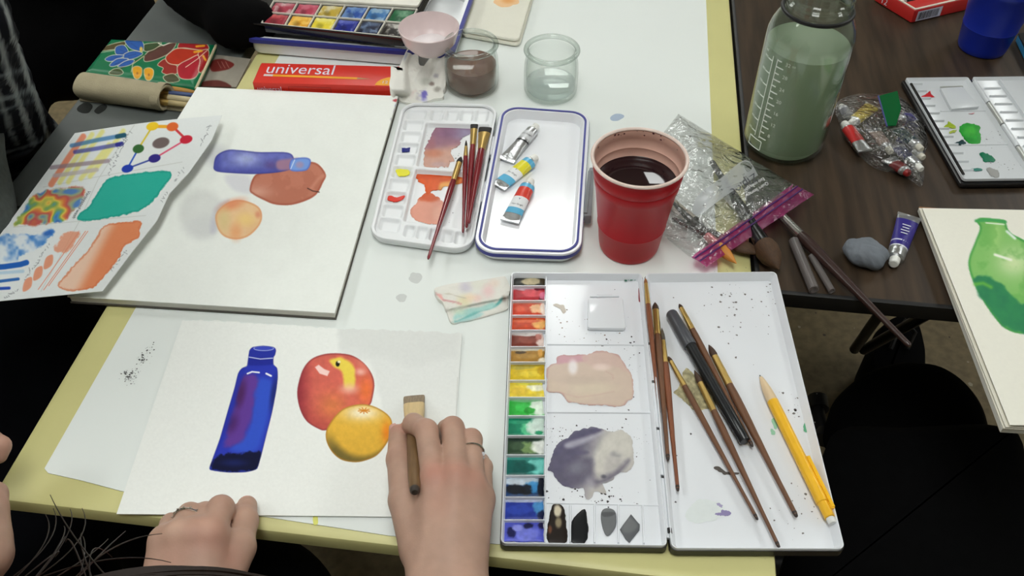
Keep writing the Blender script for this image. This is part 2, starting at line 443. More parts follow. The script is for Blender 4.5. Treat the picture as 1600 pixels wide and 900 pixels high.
# =================================================================== THE ROOM
YAW = math.radians(7.17)
DX = np.array([math.cos(YAW), -math.sin(YAW), 0]); DY = np.array([math.sin(YAW), math.cos(YAW), 0])
RYAW = Matrix.Rotation(-YAW, 4, 'Z')
def isect(p, d, q, e):
    A = np.array([[d[0], -e[0]], [d[1], -e[1]]]); t = np.linalg.solve(A, (q-p)[:2]); return p+d*t[0]
m_floor = pmat('speckled concrete floor', (132, 117, 86), rough=.6, spec=.3, rgb2=(112, 99, 73), nsc=55, bump=.1, bsc=60)
m_wall = pmat('painted wall', (205, 205, 196), rough=.8, nz=.03, nsc=6)
m_ceil = pmat('ceiling tile', (225, 225, 220), rough=.9, nz=.05, nsc=120)
structure('floor', box((0, 1.5, -.05), (9, 9, .1)), m_floor, smooth=False)
gs = []
_r = np.random.default_rng(5)
for i in range(900):
    c = (-2.2+4.6*_r.random(), .3+2.6*_r.random()); s = .0015+.005*_r.random()**2; m = 5; t = np.arange(m)*2*np.pi/m+_r.random()*3
    gs.append((np.column_stack([c[0]+s*np.cos(t)*(.6+.6*_r.random(m)), c[1]+s*np.sin(t), np.full(m, .0005)]), [list(range(m))]))
fl = bpy.data.objects['floor']
ROOT['floor'] = Matrix()
tag(mk('aggregate_speckle', join(*gs[:450]), pmat('dark aggregate', (62, 52, 40), rough=.6), fl), kind='stuff')
tag(mk('aggregate_speckle', join(*gs[450:]), pmat('pale aggregate', (158, 148, 126), rough=.6), fl), kind='stuff')
structure('wall_back', box((0, 6.05, 1.375), (9, .1, 2.75)), m_wall, smooth=False)
structure('wall_front', box((0, -3.05, 1.375), (9, .1, 2.75)), m_wall, smooth=False)
structure('wall_left', box((-4.55, 1.5, 1.375), (.1, 9.2, 2.75)), m_wall, smooth=False)
structure('wall_right', box((4.55, 1.5, 1.375), (.1, 9.2, 2.75)), m_wall, smooth=False)
structure('ceiling', box((0, 1.5, CEIL+.05), (9.2, 9.2, .1)), m_ceil, smooth=False)
m_tube = emit_mat('fluorescent panel', (.975, 1.0, .97), LIGHT_POWER)
m_frame = pmat('white lamp frame', (235, 235, 232), rough=.4)
for i, (x, y, sx, sy) in enumerate(PANELS):
    z = CEIL-.002
    t = thing('ceiling_light', ['square', 'long'][sy > 1]+' white fluorescent panel in the ceiling, '+PANEL_AT[i], 'ceiling light', (x, y, z), group='fluorescent panels in the ceiling')
    mk('diffuser', box((x, y, z-.03), (sx, sy, .01)), m_tube, t, smooth=False)
    mk('frame', join(*[box(c, s) for c, s in (((x-sx/2-.015, y, z-.02), (.03, sy+.06, .04)), ((x+sx/2+.015, y, z-.02), (.03, sy+.06, .04)), ((x, y-sy/2-.015, z-.02), (sx, .03, .04)), ((x, y+sy/2+.015, z-.02), (sx, .03, .04)))]), m_frame, t, smooth=False)

# ------------------------------------------------------------------ yellow table
m_yel = pmat('pale yellow laminate', (210, 205, 142), rough=.42, nz=.035, nsc=14)
m_blk = pmat('black plastic', (14, 14, 15), rough=.5)
m_blkm = pmat('black painted steel', (16, 16, 17), rough=.4, metal=.3)
yl = W(5, 745, TZ); yn = W(0, 781, TZ); yr = W(1148, 95, TZ)
A = isect(yl, DY, yn, DX); B = isect(yr, DY, yn, DX); Cc = B+DY*1.65; D = A+DY*1.65
Q = np.array([A, B, Cc, D])[:, :2]
def slab(P, r, z0, z1, ch):
    O = roundpoly(P, r, 8); O = ccw(O)
    def at(q, z): return np.column_stack([q, np.full(len(q), z)])
    return loft([at(offset(O, ch), z0), at(O, z0+ch), at(O, z1-ch), at(offset(O, ch*.3), z1-ch*.3), at(offset(O, ch), z1)])
M = Matrix.Translation(Vector((*Q.mean(0), 0))) @ RYAW
t = thing('yellow_table', 'long pale yellow laminate table carrying the white paper and paint boxes', 'table', M)
mk('tabletop', slab(Q, .012, TZ-.02, TZ, .004), m_yel, t)
cen = Q.mean(0)
for q in Q:
    c = cen+(q-cen)*.86; mk('leg', lathe([(.018, 0), (.02, .01), (.016, .02), (.016, TZ-.022)], (c[0], c[1], 0.0), 16), m_blkm, t)
mk('apron', join(*[box((*(cen+(Q[i]+Q[(i+1) % 4]-2*cen)/2*.82), TZ-.045), (np.linalg.norm(Q[i]-Q[(i+1) % 4])*.78, .018, .05), math.atan2(*(Q[(i+1) % 4]-Q[i])[::-1])) for i in range(4)]), m_blkm, t)

# ------------------------------------------------------------------ brown folding table
def grain(P, O):  # noqa
    return P
m_wood = pmat('dark walnut laminate', (68, 54, 41), rough=.4, spec=.35, rgb2=(46, 36, 27), nsc=5, stretch=(16, 1.3, 3))
bl = W(1158, 170, TZ); bn = W(1400, 474, TZ)
A = isect(bl, DY, bn, DX); Q = np.array([A, A+DX*.76, A+DX*.76+DY*1.5, A+DY*1.5])[:, :2]
M = Matrix.Translation(Vector((*Q.mean(0), 0))) @ RYAW
t = thing('brown_table', 'dark wood-grain folding table with a black edge at the right', 'table', M)
O = ccw(roundpoly(Q, .025, 8)); Oi = offset(O, .0045)
mk('tabletop', prism(Oi, TZ-.019, TZ-.0003), m_wood, t)
def at(q, z): return np.column_stack([q, np.full(len(q), z)])
mk('edge_band', loft([at(offset(O, .02), TZ-.0205), at(O, TZ-.0195), at(offset(O, -.001), TZ-.01), at(O, TZ-.001), at(offset(O, .002), TZ), at(offset(O, .0046), TZ)], False, False), m_blk, t)
cen = Q.mean(0)
for s in (-1, 1):
    for sx in (-1, 1):
        b = A[:2]+(DX*.38+DY*.75)[:2]+(DX*sx*.3+DY*s*.58)[:2]
        f = b+(DX*sx*.03)[:2]
        mk('leg', tube([(b[0], b[1], TZ-.025), (f[0], f[1], .012)], .0125, 12), m_blkm, t)
mid = A[:2]+(DX*.2+DY*.06)[:2]
for s in (-.05, .07):
    a = A+DX*.21+DY*.03; b = A+DX*(.21+s)+DY*(.02); c = A+DX*(.21+s*.1)+DY*(.2)
    mk('brace', tube([(b[0], b[1], TZ-.022), ((b[0]+c[0])/2, (b[1]+c[1])/2, TZ-.1), (c[0], c[1], TZ-.3)], .007, 10), m_blkm, t)
mk('rail', box((*(A+DX*.38+DY*.17)[:2], TZ-.035), (.6, .025, .03), -YAW), m_blkm, t)

# ------------------------------------------------------------------ grey side table
m_grey = pmat('grey stained board', (96, 101, 98), rough=.55, rgb2=(84, 89, 87), nsc=9)
gl = W(94, 190, TZ-.004); gr = A_ = W(400, 75, TZ-.004)-DX*.012
gn = W(120, 330, TZ-.004); gf = W(150, -200, TZ-.004)
Q = np.array([isect(gl, DY, gn, DX), isect(gr, DY, gn, DX), isect(gr, DY, gf, DX), isect(gl, DY, gf, DX)])[:, :2]
t = thing('grey_table', 'narrow grey stained side table under the floral pouch and brush roll', 'side table', Matrix.Translation(Vector((*Q.mean(0), 0))) @ RYAW)
GZ = TZ-.004
mk('tabletop', slab(Q, .01, GZ-.02, GZ, .002), m_grey, t)
cen = Q.mean(0)
for q in Q:
    c = cen+(q-cen)*.8; mk('leg', lathe([(.014, 0), (.014, GZ-.02)], (c[0], c[1], 0), 12), m_blkm, t)
st = [puddle(ZC([(480, 680), (530, 640), (580, 660), (560, 700), (510, 705)], 0, 0, 4), GZ+.0002, (40, 42, 40), wob=2, th=.0002, rings=3, seg=30),
      puddle(ZC([(590, 690), (640, 655), (665, 670), (620, 715)], 0, 0, 4), GZ+.0002, (42, 44, 42), wob=2, th=.0002, rings=3, seg=30)]
for s in st: mk('paint_stain', s, art('dry stain', rough=.7), t)

# ------------------------------------------------------------------ white covering paper
m_paper = pmat('white covering paper', (228, 233, 230), rough=.75, nz=.012, nsc=8, bump=.05, bsc=25)
far = [W(1101, -60, TZ), W(495, 0, TZ)+DY*.12]
O = np.array([W(*p, TZ)[:2] for p in ((70, 733), (76, 740), (130, 752), (190, 768), (400, 806), (610, 838), (780, 851), (960, 846), (1138, 815), (1121, 424), (1111, 190), (1103, 0))]+[(W(1103, 0, TZ)+DY*.6)[:2], (W(439, 89, TZ)+DY*.75)[:2]])
pp = thing('covering_paper', 'large white sheet of paper covering the yellow table', 'paper', (*O.mean(0), TZ))
mk('sheet', prism(O, TZ+.0002, PZ), m_paper, pp, smooth=False)
sm = [splat((1012, 182), (8, 4), 14, .0004, .0016, PZ, 1), splat((225, 570), (14, 22), 70, .0003, .0011, PZ, 2), splat((205, 590), (6, 6), 40, .0003, .0012, PZ, 3)]
mk('blue_smudge', puddle([(955, 183), (968, 178), (976, 181), (970, 187), (958, 188)], PZ, (170, 185, 205), wob=3, th=.0002, rings=3, seg=30), art('dry stain'), pp)
for p, s in (((648, 434), 11), ((628, 466), 7)):
    mk('water_mark', puddle([(p[0]-s, p[1]), (p[0]-2, p[1]-s*.8), (p[0]+s, p[1]-3), (p[0]+s*.6, p[1]+s*.7), (p[0]-s*.5, p[1]+s*.6)], PZ, (203, 206, 204), wob=4, th=.0002, rings=3, seg=30), art('dry stain'), pp)
# graphite smear on the left of the paper
r = np.random.default_rng(3); gs = []
for i in range(150):
    k = r.random(); c = (242-40*k+r.normal(0, 3), 535+60*k+r.normal(0, 6)) if i < 100 else (r.normal(199, 4), r.normal(588, 5))
    gs.append(splat(c, .5, 1, .0003, .0013, PZ, i))
tag(mk('graphite_smear', join(*gs), pmat('graphite', (95, 97, 96), rough=.6), pp, smooth=False), kind='stuff')
mk('yellow_mark', puddle([(490, 805), (496, 806), (496, 818), (490, 819)], PZ, (222, 222, 120), wob=2, th=.0002, rings=3, seg=24), art('dry stain'), pp)

# =================================================================== PAINTED SHEETS
# ---- painting of a blue bottle with a peach and an orange
PT = PZ+.0022
P4 = [W(285, 500, PT), W(722, 522, PT), W(702, 808, PT), W(182, 803, PT)]
def paint_main(cv):
    z = lambda p: ZC(p, 300, 500, 3.461)
    cv.fill([(527, 500), (640, 505), (725, 515), (716, 660), (690, 745), (640, 730), (600, 640), (580, 560), (530, 565)], (226, 228, 225), soft=5, wob=6, ws=30, seed=4, smooth=False)
    cv.fill([(530, 503), (720, 520), (716, 560), (640, 570), (580, 550), (532, 545)], (217, 219, 216), soft=9, wob=8, ws=25, seed=5, a=.6, smooth=False)
    cv.line([(715, 590), (711, 690)], 1.2, (203, 204, 200))
    # bottle
    out = z([(313, 162), (330, 147), (385, 140), (440, 147), (453, 162), (448, 188), (440, 202), (440, 240), (460, 262), (463, 310), (455, 380), (432, 500), (407, 600), (377, 720), (357, 790), (345, 808), (290, 822), (200, 824), (120, 815), (95, 803), (112, 750), (152, 640), (192, 500), (230, 370), (250, 290), (270, 262), (298, 248), (305, 205), (308, 185)])
    cv.fill(out, (44, 58, 178), soft=.8); cv.clip(out)
    def inb(poly, col, soft, a=1, **k): cv.fill(z(poly), col, soft=soft, a=a, **k)
    inb([(330, 330), (430, 330), (420, 480), (385, 620), (340, 710), (210, 700), (300, 600), (330, 450)], (52, 84, 200), 6)
    inb([(262, 320), (345, 300), (340, 400), (310, 560), (268, 650), (175, 690), (200, 590), (238, 430)], (98, 60, 150), 5, wob=5)
    cv.ell(*z([(262, 400)])[0], 7, 20, (70, 30, 75), .9, .75, rot=12); cv.ell(*z([(218, 560)])[0], 8, 14, (72, 34, 92), .9, .7, rot=20)
    cv.ell(*z([(443, 400)])[0], 5, 24, (30, 40, 105), .8, .8, rot=8)
    inb([(135, 735), (250, 720), (372, 716), (352, 800), (290, 818), (200, 820), (100, 803)], (14, 18, 52), 2.5, wob=4, ws=5)
    cv.ell(*z([(225, 772)])[0], 18, 5, (30, 42, 110), .9, .6)
    cv.fill(z([(240, 290), (262, 262), (290, 255), (240, 420), (170, 640), (120, 760), (105, 790), (150, 640)]), (38, 50, 165), 2, a=.6)
    inb([(306, 165), (450, 165), (440, 200), (312, 200)], (40, 52, 160), 1.5)
    inb([(318, 205), (438, 208), (438, 240), (305, 244)], (34, 44, 150), 1.5)
    t = np.linspace(0, 2*np.pi, 30); cx, cy = z([(388, 153)])[0]
    cv.ell(cx, cy, 15, 4, (60, 75, 190), .2); cv.line(np.column_stack([cx+15.5*np.cos(t), cy+3.6*np.sin(t)]), 1, (190, 200, 235), a=.9)
    cv.line(z([(305, 200), (370, 211), (438, 206)]), 1.3, (215, 222, 245))
    cv.line(z([(300, 290), (325, 280), (363, 284)]), 2.4, (240, 240, 245)); cv.line(z([(402, 290), (427, 302)]), 3, (240, 240, 245))
    cv.clip(None); cv.line(np.vstack([out, out[:1]]), .8, (24, 30, 105), a=.6)
    # peach
    pe = z([(570, 400), (580, 330), (605, 260), (650, 210), (720, 185), (800, 182), (870, 195), (930, 235), (970, 290), (985, 345), (977, 410), (960, 460), (900, 500), (800, 560), (725, 595), (680, 585), (620, 545), (585, 480)])
    def pcol(x, y):
        c = np.tile([214., 104, 90], (len(x), 1)); k = sstep(495, 462, x)[:, None]; c = c*(1-k)+np.array([150, 52, 62])*k
        k = sstep(620, 668, y)[:, None]*.55; c = c*(1-k)+np.array([165, 62, 62])*k
        k = np.exp(-((x-520)**2/500+(y-635)**2/500))[:, None]*.8; c = c*(1-k)+np.array([222, 130, 76])*k
        k = np.exp(-((x-572)**2/160+(y-610)**2/500))[:, None]; c = c*(1-k)+np.array([240, 120, 66])*k
        return c*(1+(fbm(x, y, 9, 8)-.5)*.16)[:, None]
    cv.fill(pe, pcol, soft=.8, edge=(140, 56, 62), ew=1.3); cv.clip(pe)
    inb([(745, 218), (800, 200), (855, 225), (882, 270), (872, 365), (822, 368), (812, 285), (762, 245)], (238, 212, 84), 3, wob=2)
    cv.ell(*z([(788, 237)])[0], 3.2, 4.2, (28, 30, 22), .3); cv.ell(*z([(795, 226)])[0], 2.5, 2, (245, 235, 190), .5)
    inb([(665, 255), (685, 242), (715, 265), (745, 277), (732, 303), (690, 290)], (250, 212, 205), 1.2, smooth=False)
    cv.ell(*z([(913, 280)])[0], 7, 5, (248, 195, 180), .9, .8); cv.ell(*z([(850, 372)])[0], 12, 7, (246, 190, 165), .9, .8); cv.ell(*z([(930, 240)])[0], 14, 8, (235, 140, 120), .9, .6, rot=40)
    cv.clip(None)
    # orange
    og = z([(725, 610), (740, 570), (775, 520), (820, 480), (880, 460), (940, 457), (1000, 475), (1055, 510), (1080, 550), (1077, 610), (1050, 670), (1000, 730), (940, 758), (880, 768), (810, 755), (760, 715), (730, 660)])
    def ocol(x, y):
        c = np.tile([226., 178, 66], (len(x), 1)); k = np.exp(-((x-566)**2/700+(y-645)**2/130))[:, None]; c = c*(1-k)+np.array([250, 238, 208])*k
        k = np.exp(-((x-604)**2/60+(y-676)**2/300))[:, None]; c = c*(1-k)+np.array([238, 140, 40])*k
        d = np.hypot((x-566)/50, (y-672)/46); k = (sstep(.75, 1.05, d)*sstep(668, 705, y))[:, None]*.8; c = c*(1-k)+np.array([92, 84, 46])*k
        return c*(1+(fbm(x, y, 6, 9)-.5)*.09)[:, None]
    cv.fill(og, ocol, soft=.8, edge=(176, 122, 44), ew=1.2); cv.clip(og)
    cx, cy = z([(930, 490)])[0]
    for a in range(9):
        an = a*.7+.2; cv.line([(cx, cy), (cx+9*math.cos(an), cy+4.5*math.sin(an))], 1.5, (214, 132, 40))
    cv.clip(None); cv.mottle(.012, 3, 2)
t = thing('bottle_and_fruit_painting', 'watercolour of a blue glass bottle, red peach and orange under the hands', 'painting', P4[3])
G = bil(P4, 620, 470)
# deckle at the far edge
dk = (fbm(np.linspace(0, 60, 620), np.zeros(620), 1, 3)-.5)*.004
G[:, :, 1] += dk[:, None]*np.linspace(1, 0, 470)[None, :]**40
G[:, :, 2] += (.0012*np.sin(np.linspace(0, 9, 620))[:, None]*np.linspace(1, 0, 470)[None, :]**6)
painted('sheet', G, .0009, (236, 238, 234), paint_main, art(), t, back=(235, 235, 230))

# ---- sketch pad with a study of a bottle, apple and orange
PH = .011; ZP = PZ+PH
P4 = [W(308, 136, ZP), W(622, 150, ZP), W(523, 489, ZP), W(105, 463, ZP)]
t = thing('sketch_pad', 'thick white watercolour pad with a pale bottle and fruit study', 'sketch pad', P4[3]-[0, 0, PH])
q2 = np.array(P4)[:, :2]
mk('backing_board', prism(q2, PZ+.0008, PZ+.0026), pmat('grey card', (88, 84, 78), rough=.8), t, smooth=False)
i2 = offset(ccw(q2), .0012)
m_pages = pmat('page edges', (222, 221, 212), rough=.85, nz=.05, nsc=1, stretch=(1, 1, 2500))
mk('page_block', prism(i2, PZ+.0026, ZP-.0012), m_pages, t, smooth=False)
def paint_pad(cv):
    z = lambda p: ZC(p, 280, 200, 3.214)
    cv.ell(*z([(115, 430)])[0], 34, 38, (214, 216, 213), .25, .8, wob=.2); cv.ell(*z([(110, 500)])[0], 26, 18, (208, 210, 210), .6, .5)
    cv.fill(z([(230, 240), (340, 235), (370, 300), (350, 330), (270, 310)]), (216, 216, 222), 5, a=.8)
    cv.fill(z([(180, 400), (250, 360), (220, 440), (185, 520), (155, 515)]), (196, 196, 205), 5, a=.8); cv.ell(*z([(190, 140)])[0], 18, 16, (205, 206, 208), .6, .7)
    def apc(x, y):
        c = np.tile([186., 116, 94], (len(x), 1)); k = sstep(.45, .6, fbm(x, y, 16, 4))[:, None]*.5; c = c*(1-k)+np.array([205, 135, 112])*k
        k = np.exp(-((x-402)**2/500+(y-300)**2/90))[:, None]; c = c*(1-k)+np.array([214, 156, 136])*k; return c
    cv.fill(z([(355, 310), (370, 255), (400, 228), (480, 215), (560, 195), (650, 172), (700, 185), (735, 235), (720, 275), (690, 330), (640, 362), (560, 385), (480, 382), (420, 358), (372, 332)]), apc, 1, edge=(160, 78, 58), ew=1.6)
    cv.line(z([(665, 300), (700, 255), (725, 240)]), 5, (206, 140, 118), 3, .8)
    cv.line(z([(645, 303), (670, 316), (703, 322)]), 1.6, (75, 48, 42))
    def bc(x, y):
        c = np.tile([104., 110, 186], (len(x), 1)); k = np.exp(-((x-384)**2/420+(y-248)**2/110))[:, None]*.9; c = c*(1-k)+np.array([172, 182, 224])*k
        k = np.exp(-((x-424)**2/120+(y-258)**2/60))[:, None]*.8; c = c*(1-k)+np.array([92, 74, 128])*k
        k = sstep(350, 338, x)[:, None]*.6; c = c*(1-k)+np.array([66, 70, 160])*k; k = sstep(258, 270, y)[:, None]*.5; c = c*(1-k)+np.array([60, 64, 152])*k
        return c*(1+(fbm(x, y, 8, 3)-.5)*.18)[:, None]
    cv.fill(z([(174, 190), (188, 140), (240, 112), (300, 112), (400, 122), (540, 124), (575, 152), (575, 195), (545, 212), (470, 225), (360, 230), (220, 222), (180, 212)]), bc, 1, edge=(62, 64, 140), ew=1.2)
    cv.fill(z([(495, 165), (560, 155), (600, 155), (590, 205), (520, 212), (490, 200)]), (176, 128, 142), 3, a=.8)
    cv.fill(z([(560, 165), (590, 152), (640, 150), (660, 165), (650, 200), (625, 215), (560, 212)]), (122, 160, 226), 1, edge=(90, 110, 200), ew=1.3)
    cv.ell(*z([(605, 185)])[0], 6, 5, (176, 150, 180), .6, .8); cv.line(z([(560, 205), (580, 160)]), 1.2, (215, 228, 245))
    def oc(x, y):
        n = fbm(x, y, 14, 6)[:, None]; return np.array([236., 202, 158])*(1-n)+np.array([230, 184, 138])*n
    cv.fill(z([(183, 440), (215, 395), (270, 366), (330, 366), (395, 395), (415, 440), (400, 490), (350, 540), (290, 558), (230, 545), (195, 505)]), oc, 1, edge=(220, 150, 105), ew=1.5)
    cv.ell(*z([(265, 385)])[0], 18, 7, (226, 132, 92), .9, .7, rot=-20); cv.ell(*z([(335, 460)])[0], 14, 10, (240, 208, 130), .9, .7); cv.ell(*z([(225, 460)])[0], 9, 16, (214, 200, 140), .9, .6)
    cv.ell(*z([(395, 435)])[0], 4, 5, (222, 138, 108), .8, .7); cv.ell(*z([(285, 520)])[0], 8, 12, (232, 155, 105), .9, .6)
    for (x, y, rx, ry, c) in ((618, 157, 4, 2.2, (190, 60, 70)), (621, 165, 4, 3.5, (120, 125, 200)), (618, 175, 3.5, 6, (165, 150, 185)), (614, 187, 4, 4, (180, 180, 186))): cv.ell(x, y, rx, ry, c, .4, .85, wob=.6, seed=int(y))
    cv.mottle(.012, 20, 3)
painted('top_sheet', bil(P4, 480, 400), .0012, (236, 239, 234), paint_pad, art(), t, back=(236, 236, 230))

# ---- colour exercise sheet overhanging the pad
CZ = ZP+.002
def card_pt(u, v):
    """u left to right, v far to near, on the curled sheet"""
    R = np.array([(347, 180), (331, 219), (295, 270), (265, 302), (245, 345), (210, 389), (160, 455)], float)
    rv = np.array([0, .15, .33, .45, .6, .77, 1]); rx = np.interp(v, rv, R[:, 0]); ry = np.interp(v, rv, R[:, 1])
    lx = 117+(-82-117)*v; ly = 208+(478-208)*v
    px = lx+(rx-lx)*u; py = ly+(ry-ly)*u+3*np.sin(np.pi*u)*(1-v)*-1
    zz = CZ+.012*u**2*(1.15-.3*v)+.006*(1-u)+.003*np.sin(np.pi*v)*u
    return px, py, zz
def card_grid(nu, nv):
    u = np.linspace(0, 1, nu); v = np.linspace(0, 1, nv); U, V_ = np.meshgrid(u, v, indexing='ij')
    x, y, zz = card_pt(U.ravel(), V_.ravel())
    return np.array([W(a, b, c) for a, b, c in zip(x, y, zz)]).reshape(nu, nv, 3)
def paint_card(cv):
    z = lambda p: ZC(p, 0, 160, 2.8125)
    L = lambda p, w, c, s=1.2, a=1: cv.line(z(p), w/2.8125, c, s, a)
    gl = (205, 208, 204)
    for p in ([(590, 100), (500, 230), (430, 340), (385, 440), (350, 520), (180, 830)], [(60, 548), (350, 522), (640, 497)], [(190, 372), (440, 325), (800, 262)]): L(p, 3, gl, .6)
    for p in ([(450, 128), (375, 230), (300, 350)], [(405, 140), (330, 250), (262, 352)], [(542, 125), (460, 240), (395, 325)], [(480, 185), (420, 260), (355, 335)]): L(p, 20, (228, 222, 120), 2, .75)
    L([(366, 150), (300, 245), (225, 360)], 26, (232, 138, 104), 1.5, .9)
    for p, c in (([(315, 190), (430, 165), (546, 144)], (48, 112, 172)), ([(330, 218), (430, 202), (535, 182)], (62, 68, 158)), ([(225, 286), (350, 272), (475, 257)], (146, 126, 138)), ([(240, 322), (330, 310), (425, 296)], (188, 178, 184))): L(p, 18, c, 1.3, .72)
    L([(515, 150), (546, 144)], 20, (20, 72, 92), 1, .8); L([(515, 186), (535, 182)], 18, (34, 34, 130), 1, .8)
    # wheel
    for a, b, w, c in (((670, 105), (760, 107), 14, (236, 170, 40)), ((760, 107), (818, 163), 11, (212, 62, 70)), ((818, 163), (679, 246), 7, (222, 92, 120)), ((679, 246), (560, 290), 7, (62, 82, 160)), ((560, 290), (608, 204), 7, (44, 88, 190)), ((608, 204), (670, 105), 7, (220, 196, 60))): L([a, b], w, c, .7)
    for x, y, rx, ry, c in ((670, 105, 27, 18, (238, 198, 40)), (758, 107, 26, 19, (222, 104, 48)), (818, 163, 28, 18, (200, 36, 58)), (608, 204, 25, 19, (54, 104, 52)), (679, 246, 27, 18, (50, 40, 128)), (560, 291, 26, 17, (32, 62, 172)), (707, 178, 38, 23, (112, 98, 96))):
        cv.ell(*z([(x, y)])[0], rx/2.8125, ry/2.8125, c, .12, rot=-15)
    def teal(x, y):
        n = fbm(x, y, 30, 5)[:, None]; return np.array([38., 172, 152])*(1-n*.4)+np.array([80, 190, 172])*n*.4
    cv.fill(z([(470, 342), (530, 322), (640, 308), (748, 304), (735, 350), (690, 410), (640, 460), (560, 490), (400, 518), (345, 515), (350, 490), (390, 460), (430, 400)]), teal, 1, wob=2, ws=6, seed=2, edge=(24, 148, 132), ew=1.5)
    pal = np.array([[46, 92, 176], [58, 140, 190], [120, 160, 70], [226, 196, 70], [214, 110, 50], [190, 70, 70], [150, 165, 120], [70, 120, 190]], float)
    def vc(x, y):
        n = np.clip((fbm(x*1.0+y*.5, y, 20, 12, 2)-.2)/.6, 0, .999)*7; i = n.astype(int); f = (n-i)[:, None]; return (pal[i]*(1-f)+pal[np.minimum(i+1, 7)]*f)*.86+np.array([200., 202, 190])*.14
    cv.fill(z([(150, 410), (250, 380), (350, 374), (370, 392), (348, 445), (290, 512), (200, 536), (80, 540), (68, 525), (105, 470)]), vc, 2.2, wob=4, ws=8, seed=3)
    def bl(x, y):
        n = sstep(.34, .72, fbm(x, y, 17, 21, 3))[:, None]; return np.array([222., 230, 234])*(1-n)+np.array([78, 136, 204])*n
    cv.fill(z([(-160, 620), (-60, 600), (60, 575), (140, 580), (190, 575), (200, 555), (232, 560), (236, 575), (215, 600), (170, 640), (90, 680), (60, 700), (-160, 720)]), bl, 2, wob=4, ws=6, seed=4)
    cv.ell(*z([(210, 575)])[0], 8, 4, (40, 96, 180), .6, .9, rot=-15)
    L([(-150, 735), (20, 722), (90, 712), (116, 704)], 24, (34, 94, 178), 1); L([(-150, 790), (0, 786), (80, 776)], 13, (48, 104, 176), 1); L([(-140, 825), (40, 816)], 13, (40, 80, 178), 1); L([(-150, 760), (100, 742)], 14, (150, 190, 218), 1.5, .6)
    oc = (228, 142, 106)
    cv.fill(z([(290, 572), (346, 568), (340, 600), (300, 650), (248, 660), (250, 620)]), oc, 2, wob=4, ws=5, seed=5, a=.75)
    for x, y in ((212, 705), (166, 755), (120, 803)): cv.fill(z([(x-4, y-28), (x+20, y-34), (x+18, y+4), (x-2, y+24), (x-20, y+26), (x-16, y-6)]), oc, 1, a=.85)
    for p in ([(168, 822), (345, 572)], [(192, 824), (376, 566)], [(214, 806), (386, 566)]): L(p, 3.2, (226, 140, 112), .6)
    def org(x, y):
        zx = x*2.8125; zy = (y-160)*2.8125; k = sstep(70, 0, (zx-455)+(zy-545)*.52)[:, None]; n = fbm(x, y, 20, 7)[:, None]
        return (np.array([226., 136, 92])*(1-.3*n)+np.array([234, 158, 118])*.3*n)*(1-k)+np.array([236, 200, 176])*k
    cv.fill(z([(455, 545), (530, 530), (615, 523), (612, 560), (605, 595), (545, 632), (525, 680), (510, 700), (470, 750), (430, 795), (400, 815), (340, 827), (275, 820), (255, 800), (300, 745), (330, 710), (380, 660), (420, 600)]), org, 1, wob=2, ws=5, seed=8, edge=(214, 118, 78), ew=1.5)
    # illegible pencil notes
    r = np.random.default_rng(4)
    for (x0, y0, x1, y1, n) in ((572, 128, 470, 330, 16), (555, 150, 470, 290, 8), (215, 620, 100, 790, 14), (75, 825, 10, 860, 8), (925, 100, 880, 190, 8), (805, 285, 760, 360, 6), (730, 395, 700, 440, 5), (555, 650, 480, 745, 8)):
        for k in range(n):
            f = k/n; x = x0+(x1-x0)*f; y = y0+(y1-y0)*f
            L([(x, y), (x+r.normal(0, 6), y+r.normal(0, 6)), (x+r.normal(0, 5), y+r.normal(4, 5))], 2.2, (120, 124, 128), .5, .75)
t = thing('colour_exercise_sheet', 'white sheet of watercolour exercises with colour wheel, teal and orange swatches', 'painting', W(230, 330, CZ))
painted('sheet', card_grid(440, 360), .0006, (227, 231, 230), paint_card, art(), t, back=(225, 226, 222), full=True)
def on_card(g, p0, p1, lift=.0006):
    """lettering along the traced line p0 to p1 on the curled sheet"""
    gu, gv = 90, 90; u, v = np.meshgrid(np.linspace(0, 1, gu), np.linspace(0, 1, gv), indexing='ij'); x, y, zz = card_pt(u.ravel(), v.ravel())
    p0 = np.array(p0, float); p1 = np.array(p1, float); e = (p1-p0)/np.linalg.norm(p1-p0); n = np.array([e[1], -e[0]]); out = []
    for a, b, _ in g[0]:
        q = p0+e*a+n*b; i = np.argmin((x-q[0])**2+(y-q[1])**2); out.append(W(q[0], q[1], zz[i]+lift))
    return np.array(out), g[1]
tx = text_geo('Variegated wash', 7.6)
mk('handwriting', on_card(tx, (138, 297), (103, 356)), pmat('pencil line', (105, 108, 112), rough=.7), t, smooth=False)

# ---- sketchbook with a green vase, right
ZS = TZ+.015
P4 = [W(1441, 325, ZS), W(1441, 325, ZS)+(W(1600, 328, ZS)-W(1441, 325, ZS))*1.5, None, W(1578, 664, ZS)]
P4[2] = P4[3]+(P4[1]-P4[0]); P4 = np.array(P4)
t = thing('sketchbook', 'sketchbook open at a green vase painting on the right table edge', 'sketchbook', P4[3]-[0, 0, .015])
def lvl(dz, e): return np.array([W(1437-e*.3, 325, TZ+dz)[:2], P4[1][:2], P4[2][:2]+[0, -.002*e], W(1575-e*2.2, 664+e*1.6, TZ+dz)[:2]])
mk('cover', prism(lvl(.001, 6), TZ+.0006, TZ+.003), pmat('brown board', (150, 108, 72), rough=.8), t, smooth=False)
mk('page_block', prism(lvl(.008, 4), TZ+.003, TZ+.008), m_pages, t, smooth=False)
mk('loose_page', prism(lvl(.0105, 3), TZ+.0086, TZ+.0098), pmat('cream page', (226, 222, 208), rough=.85), t, smooth=False)
mk('loose_page', prism(lvl(.0125, 1.5), TZ+.0108, TZ+.0118), pmat('cream page'), t, smooth=False)
